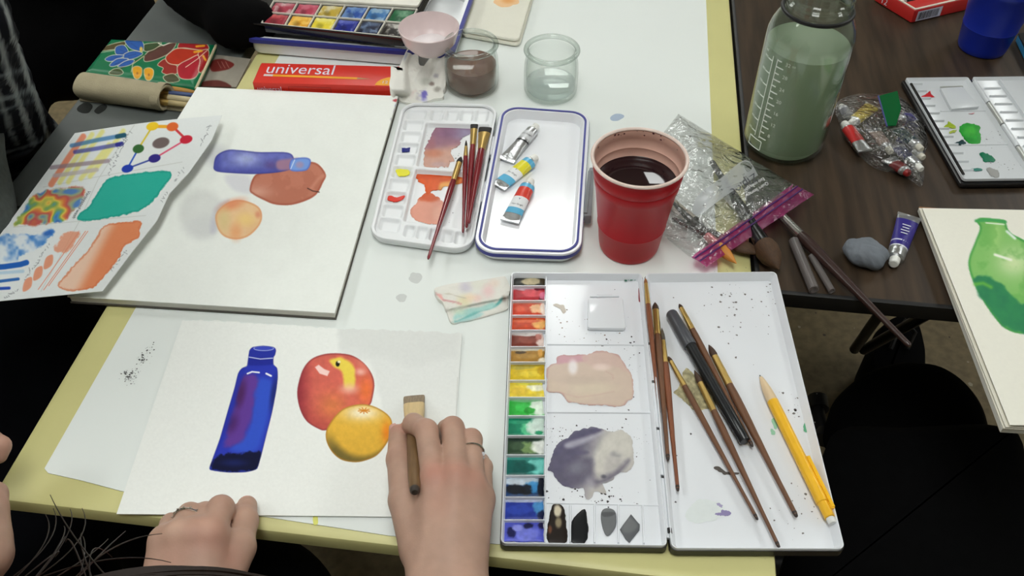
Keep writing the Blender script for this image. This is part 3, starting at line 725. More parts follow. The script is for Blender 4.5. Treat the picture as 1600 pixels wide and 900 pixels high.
def paint_vase(cv):
    z = lambda p: ZC(p, 1200, 220, 3.214)
    def gc(x, y):
        c = np.tile([134., 192, 108], (len(x), 1)); k = np.exp(-((x-1585)**2/700+(y-410)**2/500))[:, None]; c = c*(1-k)+np.array([206, 226, 172])*k
        k = np.exp(-((x-1555)**2/90+(y-365)**2/500))[:, None]*.7; c = c*(1-k)+np.array([176, 216, 132])*k
        n = fbm(x, y, 18, 3)[:, None]; k = sstep(.5, .7, n)*.5; return c*(1-k)+np.array([102, 174, 84])*k
    cv.fill(z([(1048, 402), (1070, 388), (1130, 392), (1190, 400), (1196, 422), (1218, 462), (1286, 500), (1400, 560), (1480, 700), (1450, 850), (1380, 930), (1286, 968), (1190, 940), (1120, 860), (1080, 800), (1040, 725), (1012, 650), (1010, 590), (1040, 510), (1065, 440)]), gc, 1, edge=(52, 148, 62), ew=2)
    cv.fill(z([(1030, 690), (1090, 680), (1180, 720), (1240, 790), (1330, 840), (1450, 850), (1380, 930), (1286, 968), (1190, 940), (1120, 860), (1075, 795), (1040, 730)]), lambda x, y: np.array([48., 122, 88])*(1-fbm(x, y, 14, 5)[:, None]*.5)+np.array([70, 170, 90])*fbm(x, y, 14, 5)[:, None]*.5, 3, wob=5)
    cv.line(z([(1040, 720), (1080, 715), (1120, 735)]), 5, (120, 195, 70), 3, .7)
    cv.line(z([(1045, 402), (1120, 398), (1192, 408)]), 4.5, (74, 164, 92), 1.5); cv.line(z([(1095, 412), (1185, 420)]), 2, (225, 238, 215))
    cv.line(z([(1140, 572), (1220, 598)]), 4, (240, 244, 228), 1.5); cv.line(z([(1200, 455), (1240, 490)]), 4, (222, 236, 225), 1.5)
painted('painted_page', bil(P4, 170, 260), .001, (234, 232, 220), paint_vase, art(), t, back=(232, 230, 218))

# =================================================================== PALETTES
m_enamel = pmat('white enamel', (226, 229, 234), rough=.16, nz=.012, nsc=12, spec=.5)
m_plas = pmat('white plastic', (232, 234, 236), rough=.28, nz=.01, nsc=10)
m_gask = pmat('blue rubber seal', (52, 56, 140), rough=.45)
m_greyp = pmat('grey plastic', (128, 132, 136), rough=.4)
m_wet = pmat('wet paint', rough=.34, nz=.03, nsc=120, attr=True, spec=.22)
m_dry = pmat('dried wash', rough=.38, nz=.03, nsc=150, attr=True, spec=.4)
def at(q, z): return np.column_stack([q, np.full(len(q), z)])
def tray_geo(P, z0, z1, zf, t, sl, r, ri=None, n=8):
    """open tray: outer wall, rolled rim, sloping inner wall, floor"""
    P = ccw(np.array(P)[:, :2]); O = roundpoly(P, r, n)
    o = lambda d: roundpoly(offset(P, d), max((ri if ri else r)-d*.6, .0015), n)
    return loft([at(roundpoly(offset(P, .0012), r, n), z0), at(O, z0+.0012), at(O, z1-.0006), at(o(t*.25), z1), at(o(t*.75), z1), at(o(t), z1-.0006), at(o(t+sl), zf)])
def bar(p0, p1, w, z0, z1, top=.5):
    """a ridge between two points"""
    p0 = np.array(p0)[:2]; p1 = np.array(p1)[:2]; e = (p1-p0)/np.linalg.norm(p1-p0); n = np.array([-e[1], e[0]])*w/2
    q = np.array([p0-n, p1-n, p1+n, p0+n]); q2 = np.array([p0-n*top, p1-n*top, p1+n*top, p0+n*top])
    return loft([at(q, z0), at(q2, z1)])
# ------------------------------------------------------------------ large folding palette in front
L1 = PZ+.0115; LF = PZ+.003
qL = [W(799, 425, L1), W(1003, 427, L1), W(1043, 853, L1), W(782, 849, L1)]
qR = [W(1008, 427, L1), W(1213, 424, L1), W(1321, 858, L1), W(1049, 857, L1)]
t = pal = thing('folding_palette', 'large open white metal folding palette full of paint wells beside the right hand', 'palette', (*np.mean(qL+qR, 0)[:2], PZ))
def shell(q, r): P = ccw(np.array(q)[:, :2]); o_ = lambda d: roundpoly(offset(P, d), r, 8); return loft([at(o_(.0015), PZ+.0004), at(o_(-.0006), PZ+.0012), at(o_(-.0006), L1-.0028), at(o_(.0004), L1-.0026)], True, False)
mk('tray_shell', shell(qL, .005), pmat('black japanned metal', (22, 22, 24), rough=.4), t); mk('lid_shell', shell(qR, .006), pmat('black japanned metal'), t)
mk('paint_tray', tray_geo(qL, PZ+.0005, L1, LF, .0014, .0018, .005, .004), m_enamel, t)
lid = mk('lid', tray_geo(qR, PZ+.0005, L1, LF, .0014, .004, .006, .005), m_enamel, t)
ys = [426, 447, 470, 493, 516, 542, 566, 594.5, 621, 650, 681, 711, 743, 777, 812.6, 847]
def xl(y): return 799+(y-425)*(782-799)/425+2.5
def xr(y): return 853-(y-425)*2/425
for y in ys[1:-1]: mk('divider', bar(W(xl(y)-1, y+1, LF+.004), W(xr(y), y+1, LF+.004), .0016, LF-.0005, LF+.0055, .45), m_enamel, t)
mk('divider', bar(W(853.5, 432, LF+.003), W(851.5, 848, LF+.003), .0016, LF-.0005, LF+.0045, .45), m_enamel, t)
W_ = 'x'
wells = [  # base, then strokes: (cx, cy, rx, ry, colour) in the unit cell
    ((50, 50, 46), [(.55, .62, .33, .3, (196, 182, 146)), (.5, .25, .3, .12, (150, 150, 140)), (.45, .12, .25, .08, (24, 22, 22)), (.95, .6, .1, .3, (60, 50, 30))]),
    ((176, 40, 50), [(.5, .05, .6, .18, (196, 176, 188)), (.62, .45, .35, .3, (214, 78, 88)), (.85, .1, .18, .14, (110, 20, 40)), (.9, .85, .08, .16, (80, 16, 34)), (.95, .6, .12, .3, (214, 120, 150))]),
    ((206, 66, 42), [(.5, .06, .6, .14, (200, 110, 90)), (.74, .5, .2, .35, (240, 196, 150)), (.97, .5, .12, .5, (238, 226, 214)), (.3, .5, .25, .2, (216, 90, 60))]),
    ((196, 72, 40), [(.85, .55, .22, .38, (238, 184, 106)), (.4, .3, .5, .12, (214, 98, 60))]),
    ((118, 52, 40), [(.5, .04, .7, .22, (212, 208, 206)), (.95, .6, .2, .5, (232, 214, 206)), (.82, .35, .1, .2, (180, 110, 100)), (.5, .55, .3, .25, (134, 66, 52))]),
    ((160, 118, 48), [(.5, .04, .7, .16, (210, 206, 196)), (.3, .3, .16, .1, (80, 64, 40)), (.88, .35, .08, .3, (214, 160, 80)), (.95, .9, .14, .2, (240, 232, 214)), (.5, .6, .3, .2, (172, 132, 62))]),
    ((212, 182, 36), [(.3, .2, .4, .14, (176, 160, 60)), (.5, .1, .5, .06, (156, 140, 50)), (.6, .62, .35, .2, (228, 202, 60)), (.9, .4, .1, .3, (196, 158, 30))]),
    ((226, 200, 62), [(.85, .3, .36, .3, (236, 236, 214)), (.65, .12, .4, .1, (212, 206, 80)), (.9, .85, .12, .14, (224, 206, 90)), (.3, .6, .25, .25, (220, 186, 60))]),
    ((46, 172, 62), [(.9, .5, .3, .6, (230, 236, 228)), (.45, .04, .6, .14, (120, 176, 130)), (.4, .5, .2, .25, (60, 190, 80)), (.6, .7, .16, .2, (38, 150, 50))]),
    ((22, 124, 92), [(.55, .6, .2, .4, (90, 192, 140)), (.82, .5, .26, .6, (214, 226, 218)), (.86, .85, .12, .12, (22, 136, 90)), (.3, .25, .3, .1, (40, 150, 110))]),
    ((42, 66, 44), [(.6, .6, .22, .35, (118, 146, 92)), (.9, .5, .22, .5, (228, 230, 226)), (.4, .1, .5, .14, (30, 50, 40)), (.3, .5, .2, .2, (60, 84, 60))]),
    ((14, 92, 84), [(.82, .5, .3, .55, (120, 206, 196)), (.5, .06, .6, .12, (70, 150, 140)), (.45, .6, .3, .3, (10, 82, 76))]),
    ((26, 60, 106), [(.45, .2, .5, .2, (206, 216, 224)), (.7, .5, .2, .3, (60, 140, 200)), (.28, .62, .24, .28, (22, 24, 30)), (.55, .65, .16, .26, (20, 22, 28)), (.93, .5, .1, .6, (16, 18, 30))]),
    ((34, 54, 148), [(.9, .4, .16, .4, (80, 150, 206)), (.5, .08, .6, .1, (190, 196, 216)), (.94, .8, .1, .25, (24, 26, 60)), (.4, .5, .3, .25, (46, 70, 172))]),
    ((84, 92, 196), [(.2, .55, .1, .26, (20, 22, 70)), (.62, .22, .12, .14, (22, 22, 60)), (.6, .6, .3, .3, (116, 124, 218)), (.95, .2, .08, .2, (30, 24, 60)), (.35, .3, .12, .16, (140, 146, 224))])]
for i, (b, st) in enumerate(wells):
    y0, y1 = ys[i]+2.5, ys[i+1]-.5; x0a, x1a = xl((y0+y1)/2)+.5, xr(y1)-1.5
    def pw(cv, st=st, y0=y0, y1=y1, x0=x0a, x1=x1a, i=i):
        for cx, cy, rx, ry, c in st: cv.ell(x0+cx*(x1-x0), y0+cy*(y1-y0), rx*(x1-x0), ry*(y1-y0), c, .22, .92, wob=.7, seed=i*5+int(cx*50))
        cv.mottle(.12, 6, i)
    o = [(x0a, y0), (x1a-(3 if i in (4, 7, 8) else 0), y0), (x1a, y1), (x0a, y1)]
    O = []
    for k in range(4):
        for f in np.linspace(0, 1, 8, endpoint=False): O.append(np.array(o[k])*(1-f)+np.array(o[(k+1) % 4])*f)
    mk('paint', puddle(O, LF+.0014, b, pw, wob=1.8, ws=9, seed=i, th=.0012, rings=16, seg=80, smooth=False), m_wet, t)
# mixing fields
for y in (537, 643): mk('ridge', bar(W(855, y, LF+.001), W(1012+(y-427)*.095, y+1, LF+.001), .0035, LF-.0004, LF+.0012, .4), m_enamel, t)
z8 = lambda p: ZC(p, 770, 630, 3.752); z7 = lambda p: ZC(p, 770, 410, 3.914)
mk('ridge', bar(W(854, 786, LF), W(1034, 790, LF), .002, LF-.0004, LF+.0008, .4), m_enamel, t)
for a, b in (((891, 790), (891, 848)), ((929, 790), (929, 849)), ((966, 790), (966, 849)), ((1004, 791), (1006, 850))): mk('divider', bar(W(*a, LF+.001), W(*b, LF+.001), .0022, LF-.0004, LF+.003, .4), m_enamel, t)
th = [W(919, 465, LF+.005), W(973, 464, LF+.005), W(978, 513, LF+.005), W(918, 512, LF+.005)]
mk('thumb_plate', slab(np.array(th)[:, :2], .003, LF-.0002, LF+.005, .0012), m_enamel, t)
mk('hinge_pin', tube([W(922, 463, LF+.003), W(967, 463, LF+.003)], .0011, 8), m_enamel, t)
mk('hinge_knuckle', tube([W(933, 463, LF+.0035), W(956, 463, LF+.0035)], .0019, 10), m_enamel, t)
def beige(cv):
    cv.fill(z7([(385, 610), (410, 568), (480, 570), (560, 560), (580, 600), (520, 610), (430, 620)]), (200, 146, 162), 3, wob=3, a=.75)
    cv.fill(z7([(560, 560), (720, 550), (800, 600), (840, 680), (740, 640), (640, 650), (560, 610)]), (204, 176, 166), 3, wob=3, a=.8)
    cv.ell(*z7([(600, 770)])[0], 34, 10, (210, 196, 174), .6, .8, wob=.5, seed=3); cv.ell(*z7([(540, 720)])[0], 36, 7, (192, 174, 158), .6, .6, wob=.5, seed=5)
    cv.ell(*z7([(665, 640)])[0], 13, 5, (228, 208, 198), .6, .8); cv.fill(z7([(340, 700), (420, 760), (480, 810), (640, 790), (560, 850), (450, 840), (345, 790)]), (206, 188, 168), 4, wob=4, a=.6)
    cv.ell(*z7([(490, 640)])[0], 7, 11, (236, 232, 234), .5, .8); cv.line(z7([(430, 800), (520, 825), (640, 810), (740, 790)]), 1.5, (196, 160, 152), 1.5, .5)
    cv.line(z7([(690, 665), (735, 690), (735, 715)]), 1.3, (196, 160, 150), 1, .6)
    O = z7([(335, 650), (330, 770), (345, 795), (420, 800), (460, 850), (560, 870), (700, 875), (780, 885), (820, 850), (858, 825), (850, 690), (810, 630), (780, 580), (720, 550), (640, 545), (560, 560), (480, 570), (410, 568), (385, 610)])
    d = -polysdf(cv.x, cv.y, smooth_poly(O)); k = np.clip(np.exp(-(d/1.6)**2)*.55, 0, 1)[:, None]; cv.c = cv.c*(1-k)+np.array([180, 132, 132])*k
mk('beige_puddle', puddle(z7([(335, 650), (330, 770), (345, 795), (420, 800), (460, 850), (560, 870), (700, 875), (780, 885), (820, 850), (858, 825), (850, 690), (810, 630), (780, 580), (720, 550), (640, 545), (560, 560), (480, 570), (410, 568), (385, 610)]), LF+.0004, (204, 184, 168), beige, wob=3, ws=7, seed=2, th=.0002, rings=30, seg=170), m_dry, t)
vio = z8([(322, 385), (355, 290), (385, 230), (440, 200), (480, 165), (560, 145), (640, 150), (690, 165), (760, 160), (810, 200), (820, 250), (830, 340), (790, 400), (740, 410), (690, 460), (640, 480), (665, 525), (600, 520), (575, 555), (545, 555), (530, 500), (470, 495), (400, 480), (370, 440), (345, 400)])
def violet(cv):
    k = sstep(893, 948, cv.x+(cv.y-710)*.25)[:, None]; cv.c = cv.c*(1-k)+np.array([186, 182, 178])*k
    cv.fill(z8([(350, 300), (440, 205), (540, 150), (650, 155), (560, 190), (440, 230), (400, 290)]), (84, 80, 106), 3, wob=2)
    cv.fill(z8([(430, 235), (560, 195), (650, 170), (600, 200), (520, 240), (440, 265)]), (176, 174, 188), 4, a=.8)
    cv.fill(z8([(380, 270), (550, 280), (540, 300), (420, 300)]), (90, 86, 110), 3, a=.7); cv.ell(*z8([(735, 295)])[0], 12, 5, (150, 148, 150), .5, .8)
    cv.fill(z8([(690, 180), (790, 170), (820, 260), (800, 330), (700, 280), (660, 330), (640, 400), (600, 390), (610, 280)]), (206, 203, 194), 6, wob=4, a=.8)
    cv.fill(z8([(500, 350), (580, 330), (600, 440), (700, 410), (800, 330), (760, 400), (660, 470), (560, 480), (420, 470), (380, 420)]), (98, 94, 112), 6, wob=4, a=.85)
    cv.ell(*z8([(490, 380)])[0], 14, 9, (126, 124, 138), .8, .7); cv.ell(*z8([(650, 430)])[0], 4, 3, (70, 70, 84), .6, .7); cv.ell(*z8([(570, 470)])[0], 7, 9, (168, 165, 172), .8, .7)
    cv.mottle(.06, 7, 5)
mk('violet_puddle', puddle(vio, LF+.0004, (92, 88, 110), violet, wob=3, ws=6, seed=6, th=.0002, rings=30, seg=170), pmat('wet wash', rough=.26, nz=.02, attr=True), t)
mk('black_paint', puddle(z8([(325, 815), (322, 720), (345, 610), (375, 590), (415, 610), (430, 700), (430, 815)]), LF+.0006, (34, 26, 22), lambda cv: (cv.ell(*z8([(380, 630)])[0], 6, 9, (206, 196, 172), .3, 1, wob=.4), cv.ell(*z8([(385, 700)])[0], 5, 8, (150, 138, 110), .4, .9), cv.ell(*z8([(335, 740)])[0], 3, 6, (130, 80, 56), .5, .8)), wob=1.5, ws=5, seed=1, th=.0008), m_wet, t)
mk('black_paint', puddle(z8([(460, 815), (462, 700), (490, 655), (540, 620), (555, 690), (560, 730), (545, 815)]), LF+.0006, (20, 22, 24), None, wob=1.5, ws=5, seed=2, th=.0008), m_wet, t)
mk('grey_paint', puddle(z8([(635, 690), (640, 630), (680, 615), (720, 640), (722, 720), (690, 770), (660, 772)]), LF+.0006, (108, 110, 112), lambda cv: cv.fill(z8([(640, 640), (720, 640), (700, 660), (650, 665)]), (84, 86, 88), 1), wob=.6, th=.001), m_wet, t)
mk('grey_paint', puddle(z8([(745, 740), (810, 652), (862, 710), (860, 745), (800, 820), (780, 800)]), LF+.0006, (92, 94, 97), lambda cv: cv.fill(z8([(800, 670), (850, 720), (800, 760), (760, 740)]), (110, 112, 114), 3), wob=.8, th=.001, smooth=False), m_wet, t)
ink = pmat('dried ink drops', (58, 52, 56), rough=.4); inkb = pmat('dried brown drops', (120, 100, 84), rough=.5); inkg = pmat('dried green drops', (24, 104, 78), rough=.4)
tag(mk('paint_splatter', join(splat((960, 690), (48, 26), 120, .0002, .0012, LF, 5), splat((930, 775), (40, 8), 60, .0002, .0014, LF, 6), splat((950, 535), (45, 6), 16, .0003, .0013, LF, 7), splat((985, 560), (10, 40), 40, .0002, .0011, LF, 8), splat((870, 672), (10, 10), 26, .0002, .0009, LF, 9)), ink, t, smooth=False), kind='stuff')
tag(mk('pale_splatter', join(splat((900, 500), (26, 14), 24, .0002, .0011, LF, 15), splat((960, 520), (30, 10), 12, .0002, .001, LF, 16)), inkb, t, smooth=False), kind='stuff')
mk('brown_stain', puddle(z7([(370, 262), (400, 252), (440, 265), (450, 300), (430, 315), (400, 280)]), LF+.0003, (206, 198, 186), None, wob=4, th=.0001, rings=4, seg=50), m_dry, t)
mk('green_drips', join(splat((985, 437), (8, 1.5), 22, .0003, .0017, L1-.007, 3)), inkg, t, smooth=False)
mk('red_drip', puddle(z7([(890, 165), (897, 158), (902, 200), (900, 240), (892, 230)]), LF+.0003, (140, 60, 66), None, wob=2, th=.0001, rings=3, seg=30), m_dry, t)
# hinges between the leaves
for f0, f1 in ((.02, .3), (.31, .45), (.46, .62), (.63, .78), (.79, .97)):
    a = W(1005.5, 427, L1)*(1-f0)+W(1045.5, 855, L1)*f0; b = W(1005.5, 427, L1)*(1-f1)+W(1045.5, 855, L1)*f1
    mk('hinge', tube([a-[0, 0, .003], b-[0, 0, .003]], .0017, 10), m_enamel, t)
mk('hinge_end', tube([W(1045.6, 826, L1-.002), W(1046.6, 834, L1-.002)], .0021, 8), m_blk, t)
# marks in the lid
z1 = lambda p: ZC(p, 980, 410, 3.914); z2 = lambda p: ZC(p, 1000, 620, 3.6)
def olive(cv): cv.mottle(.35, 4, 8)
mk('olive_stain', puddle(z1([(290, 790), (330, 740), (340, 660), (380, 655), (420, 690), (480, 730), (530, 800), (540, 880), (480, 900), (400, 900), (360, 860), (300, 810)]), LF+.0003, (172, 164, 128), olive, wob=3, ws=6, seed=4, th=.0001, rings=16, seg=140), m_dry, t)
mk('lilac_mark', puddle(z2([(420, 655), (450, 650), (470, 635), (512, 650), (490, 670), (450, 668)]), LF+.0003, (140, 130, 172), None, wob=4, ws=3, th=.0001, rings=4, seg=50), m_dry, t)
mk('lilac_mark', puddle(z2([(428, 605), (445, 595), (465, 612), (450, 624)]), LF+.0003, (160, 152, 186), None, wob=3, ws=3, th=.0001, rings=4, seg=30), m_dry, t)
mk('pale_wash', puddle(z2([(260, 640), (330, 580), (440, 590), (480, 640), (400, 700), (280, 700)]), LF+.0002, (216, 222, 222), None, wob=4, th=.0001, rings=6, seg=50), m_dry, t)
for i, p in enumerate(([(740, 130), (765, 118), (775, 160), (760, 185)], [(735, 180), (760, 190), (758, 215), (740, 212)], [(920, 160), (935, 140), (945, 165), (940, 198), (922, 192)], [(995, 340), (1005, 335), (1014, 370), (1008, 388)], [(1018, 420), (1030, 450), (1040, 490), (1032, 480)], [(1075, 720), (1092, 715), (1098, 740), (1086, 748)])):
    mk('green_drip', puddle(z2(p), LF+.0004, ((150, 200, 172), (150, 200, 172), (96, 168, 130), (28, 120, 96), (28, 120, 96), (20, 100, 92))[i], None, wob=1.5, ws=3, th=.0001, rings=4, seg=30), m_dry, lid)
tag(mk('paint_splatter', join(splat((1135, 480), (34, 40), 60, .0002, .0016, LF, 25), splat((1160, 470), (30, 30), 30, .0002, .001, LF, 26), splat((1240, 640), (14, 14), 26, .0003, .0017, LF, 27), splat((1240, 790), (30, 34), 26, .0002, .0014, LF, 28), splat((1205, 450), (4, 14), 14, .0003, .0014, LF, 29)), pmat('dried grey drops', (112, 108, 106), rough=.5), t, smooth=False), kind='stuff')
mk('grey_mark', puddle(z2([(415, 402), (445, 392), (470, 420), (520, 430), (550, 425), (548, 436), (500, 440), (470, 432)]), LF+.0003, (90, 84, 80), None, wob=2.5, ws=4, th=.0001, rings=3, seg=50), m_dry, t)

# ------------------------------------------------------------------ white plastic palette box, middle
T1 = PZ+.0125
tq = np.array([W(629, 159, T1), W(779, 162, T1), W(738, 392, T1), W(575, 369, T1)])
box_t = t = thing('palette_box', 'white plastic palette box with blue-sealed lid open behind the four maroon brushes', 'palette', (*tq.mean(0)[:2], PZ))
P = ccw(tq[:, :2]); rr = .021
o = lambda d: roundpoly(offset(P, d), max(rr-d*.9, .002), 10)
mk('mixing_tray', loft([at(o(.006), PZ+.0005), at(o(.003), PZ+.002), at(o(.0005), T1-.004), at(o(0), T1-.002), at(o(.0006), T1-.0004), at(o(.002), T1), at(o(.0035), T1-.0005), at(o(.0045), T1-.0025)], True, False), m_plas, t)
# moulded floor with wells
IN = offset(P, .0043); TL, TRc, BRc, BLc = None, None, None, None
def sortq(Q):
    c = Q.mean(0); L = sorted(range(4), key=lambda i: -Q[i][1]); a = sorted(L[:2], key=lambda i: Q[i][0]); b = sorted(L[2:], key=lambda i: Q[i][0]); return Q[[a[0], a[1], b[1], b[0]]]
IQ = sortq(IN); nu, nv = 120, 220
U, V_ = np.meshgrid(np.linspace(0, 1, nu), np.linspace(0, 1, nv), indexing='ij')
wd_ = np.linalg.norm(IQ[1]-IQ[0]); hh = np.linalg.norm(IQ[3]-IQ[0]); r_ = rr-.004
def inset_at(v):
    y = np.minimum(v, 1-v)*hh; return np.where(y < r_, r_-np.sqrt(np.clip(r_**2-(r_-y)**2, 0, None)), 0)/wd_
ins = inset_at(V_); UU = ins+U*(1-2*ins)
def rbox(u, v, u0, v0, u1, v1, r=.012):
    dx = np.abs(u-(u0+u1)/2)*wd_-(u1-u0)/2*wd_+r*.5; dy = np.abs(v-(v0+v1)/2)*hh-(v1-v0)/2*hh+r*.5
    return np.hypot(np.maximum(dx, 0), np.maximum(dy, 0))+np.minimum(np.maximum(dx, dy), 0)-r*.5
def v_of(x, y):
    q_ = W(x, y, T1-.006)[:2]; e_ = (IQ[3]-IQ[0])/hh; return ((q_-IQ[0]) @ e_)/hh
def u_of(x, y):
    q_ = W(x, y, T1-.006)[:2]; e_ = (IQ[1]-IQ[0])/wd_; s_ = (IQ[3]-IQ[0])*v_of(x, y); return ((q_-IQ[0]-s_) @ e_)/wd_
vb, vr = v_of(550+292/3.4625, 150+288/3.4625), v_of(550+232/3.4625, 150+553/3.4625); dv = (vr-vb)/4
cells = [(.03, vb+(i-2.5)*dv+.004, .25, vb+(i-1.5)*dv-.004) for i in range(-1, 9) if vb+(i-2.5)*dv > .02 and vb+(i-1.5)*dv < .985]
cells += [(.30+i*.165, .025, .30+(i+1)*.165-.015, .115) for i in range(4)] + [(.30+i*.133, .895, .30+(i+1)*.133-.012, .975) for i in range(5)]
pans = [(.27, .135, .975, .485), (.27, .505, .975, .875)]
def tray_h(u, v):
    z = np.full(u.shape, T1-.0035)
    for c in cells:
        d = rbox(u, v, *c, r=.008); z -= .0052*sstep(.0006, -.0032, d)*(.75+.25*np.clip((v-c[1])/(c[3]-c[1]), 0, 1))
    for c in pans: z -= .0068*sstep(.0004, -.002, rbox(u, v, *c, r=.006))
    return z
Zg = tray_h(UU, V_)
XY = ((IQ[0]*(1-UU[..., None])+IQ[1]*UU[..., None])*(1-V_[..., None])+(IQ[3]*(1-UU[..., None])+IQ[2]*UU[..., None])*V_[..., None])
g = gridmesh(np.dstack([XY, Zg])); F = g[1]
p = g[0]
if np.cross(p[F[0][1]]-p[F[0][0]], p[F[0][2]]-p[F[0][0]])[2] < 0: F = F[:, ::-1]
mk('well_floor', (g[0], F), m_plas, t, sharp=80)
PF = T1-.0103+.0004; z4 = lambda p: ZC(p, 550, 150, 3.4625)
def pur(cv):
    k = sstep(222, 238, cv.y+(cv.x-690)*.1)[:, None]; cv.c = cv.c*(1-k)+np.array([198, 154, 138])*k
    cv.ell(*z4([(600, 200)])[0], 18, 9, (146, 140, 172), .7, .8); cv.ell(*z4([(430, 260)])[0], 6, 10, (160, 104, 110), .7, .7); cv.ell(*z4([(520, 200)])[0], 16, 8, (128, 92, 122), .7, .8)
    cv.ell(*z4([(440, 310)])[0], 14, 6, (196, 128, 104), .6, .9); cv.ell(*z4([(470, 370)])[0], 12, 4, (190, 160, 162), .6, .7); cv.mottle(.05, 6, 2)
mk('violet_puddle', puddle(z4([(445, 180), (500, 160), (600, 163), (640, 175), (640, 205), (600, 215), (580, 260), (535, 300), (550, 340), (540, 365), (500, 382), (430, 392), (395, 375), (388, 310), (400, 270), (430, 210)]), PF, (150, 108, 126), pur, wob=5, ws=5, seed=3, th=.0003, rings=20, seg=120), m_wet, t)
def orr(cv):
    cv.fill(z4([(480, 470), (540, 460), (590, 450), (560, 490), (500, 505), (470, 510)]), (232, 170, 90), 3, a=.9); cv.fill(z4([(345, 440), (400, 425), (500, 425), (460, 445), (400, 450)]), (200, 72, 30), 2, a=.7); cv.mottle(.06, 6, 3)
mk('orange_puddle', puddle(z4([(345, 440), (380, 420), (470, 418), (590, 435), (600, 465), (560, 480), (500, 492), (470, 512), (430, 516), (405, 540), (385, 485)]), PF, (214, 92, 42), orr, wob=4, ws=5, seed=5, th=.0004, rings=16, seg=110), m_wet, t)
mk('salmon_puddle', puddle(z4([(315, 620), (345, 580), (375, 540), (400, 522), (440, 530), (480, 560), (500, 580), (495, 650), (470, 690), (420, 695), (350, 672)]), PF, (222, 156, 136), lambda cv: (cv.ell(*z4([(420, 548)])[0], 16, 7, (206, 92, 52), .4, .95, wob=.4), cv.ell(*z4([(470, 640)])[0], 10, 12, (226, 172, 152), .6, .7)), wob=3, ws=5, seed=7, th=.0003, rings=16, seg=100), m_wet, t)
WZ = T1-.0072
for nm, pts, c in (('blue_paint', [(270, 280), (315, 278), (312, 303), (268, 305)], (28, 36, 118)), ('yellow_paint', [(240, 395), (300, 395), (312, 425), (275, 436), (250, 430)], (228, 222, 62)), ('red_paint', [(183, 545), (210, 538), (240, 548), (288, 536), (275, 558), (240, 574), (195, 565)], (216, 64, 52))):
    mk(nm, puddle(z4(pts), WZ, c, None, wob=1.5, ws=3, seed=3, th=.0012, rings=6, seg=40, smooth=nm != 'blue_paint'), m_wet, t)
tag(mk('paint_splatter', join(splat((664, 205), (4, 12), 20, .0002, .0008, PF, 3), splat((706, 245), (6, 14), 14, .0003, .0012, PF, 4), splat((700, 330), (14, 16), 16, .0002, .0009, PF, 6)), ink, t, smooth=False), kind='stuff')
# lid: raised sealed cover lying open
D1 = PZ+.0165
lq = np.array([W(783, 164, D1), W(922, 174, D1), W(908, 399, D1), W(738, 393, D1)])
P2_ = ccw(lq[:, :2]); rl = .024
o2 = lambda d: roundpoly(offset(P2_, d), max(rl-d*.9, .003), 10)
lid = mk('lid', loft([at(o2(.007), PZ+.0005), at(o2(.0045), PZ+.002), at(o2(.0022), D1-.0075), at(o2(0), D1-.007), at(o2(0), D1-.001), at(o2(.0008), D1), at(o2(.0075), D1), at(o2(.0082), D1-.001), at(o2(.0105), PZ+.005)]), pmat('glossy white plastic', (234, 236, 240), rough=.12, nz=.01, nsc=8), t)
def ringband(d0, d1, z0, z1): return loft([at(o2(d0), z0), at(o2(d0), z1), at(o2(d1), z1), at(o2(d1), z0)], False, False)
mk('seal', ringband(.0034, .0058, D1-.0005, D1+.0011), m_gask, t)
mk('outer_seal', ringband(-.0004, .0006, D1-.0066, D1-.0022), m_gask, t)
cl = [W(921, 262, PZ+.018), W(929, 262, PZ+.018), W(924, 338, PZ+.018), W(912, 338, PZ+.018)]
mk('clasp', slab(np.array(cl)[:, :2], .002, PZ+.006, PZ+.019, .0015), m_greyp, t)
mk('clasp_hinge', tube([W(922, 268, PZ+.019), W(915, 334, PZ+.019)], .0022, 8), m_greyp, t)
cf = [W(912, 322, PZ+.012), W(921, 322, PZ+.012), W(908, 356, PZ+.012), W(904, 352, PZ+.012)]
mk('latch_tab', slab(np.array(cf)[:, :2], .001, PZ+.003, PZ+.012, .001), m_plas, t)
for v in (.3, .62):
    a = tq[1]*(1-v)+tq[2]*v; b = lq[0]*(1-v)+lq[3]*v; e = (tq[2]-tq[1])/np.linalg.norm(tq[2]-tq[1])
    m_ = (a+b)/2; mk('hinge', tube([m_-e*.018-[0, 0, .006], m_+e*.018-[0, 0, .006]], .0028, 10), m_plas, t)

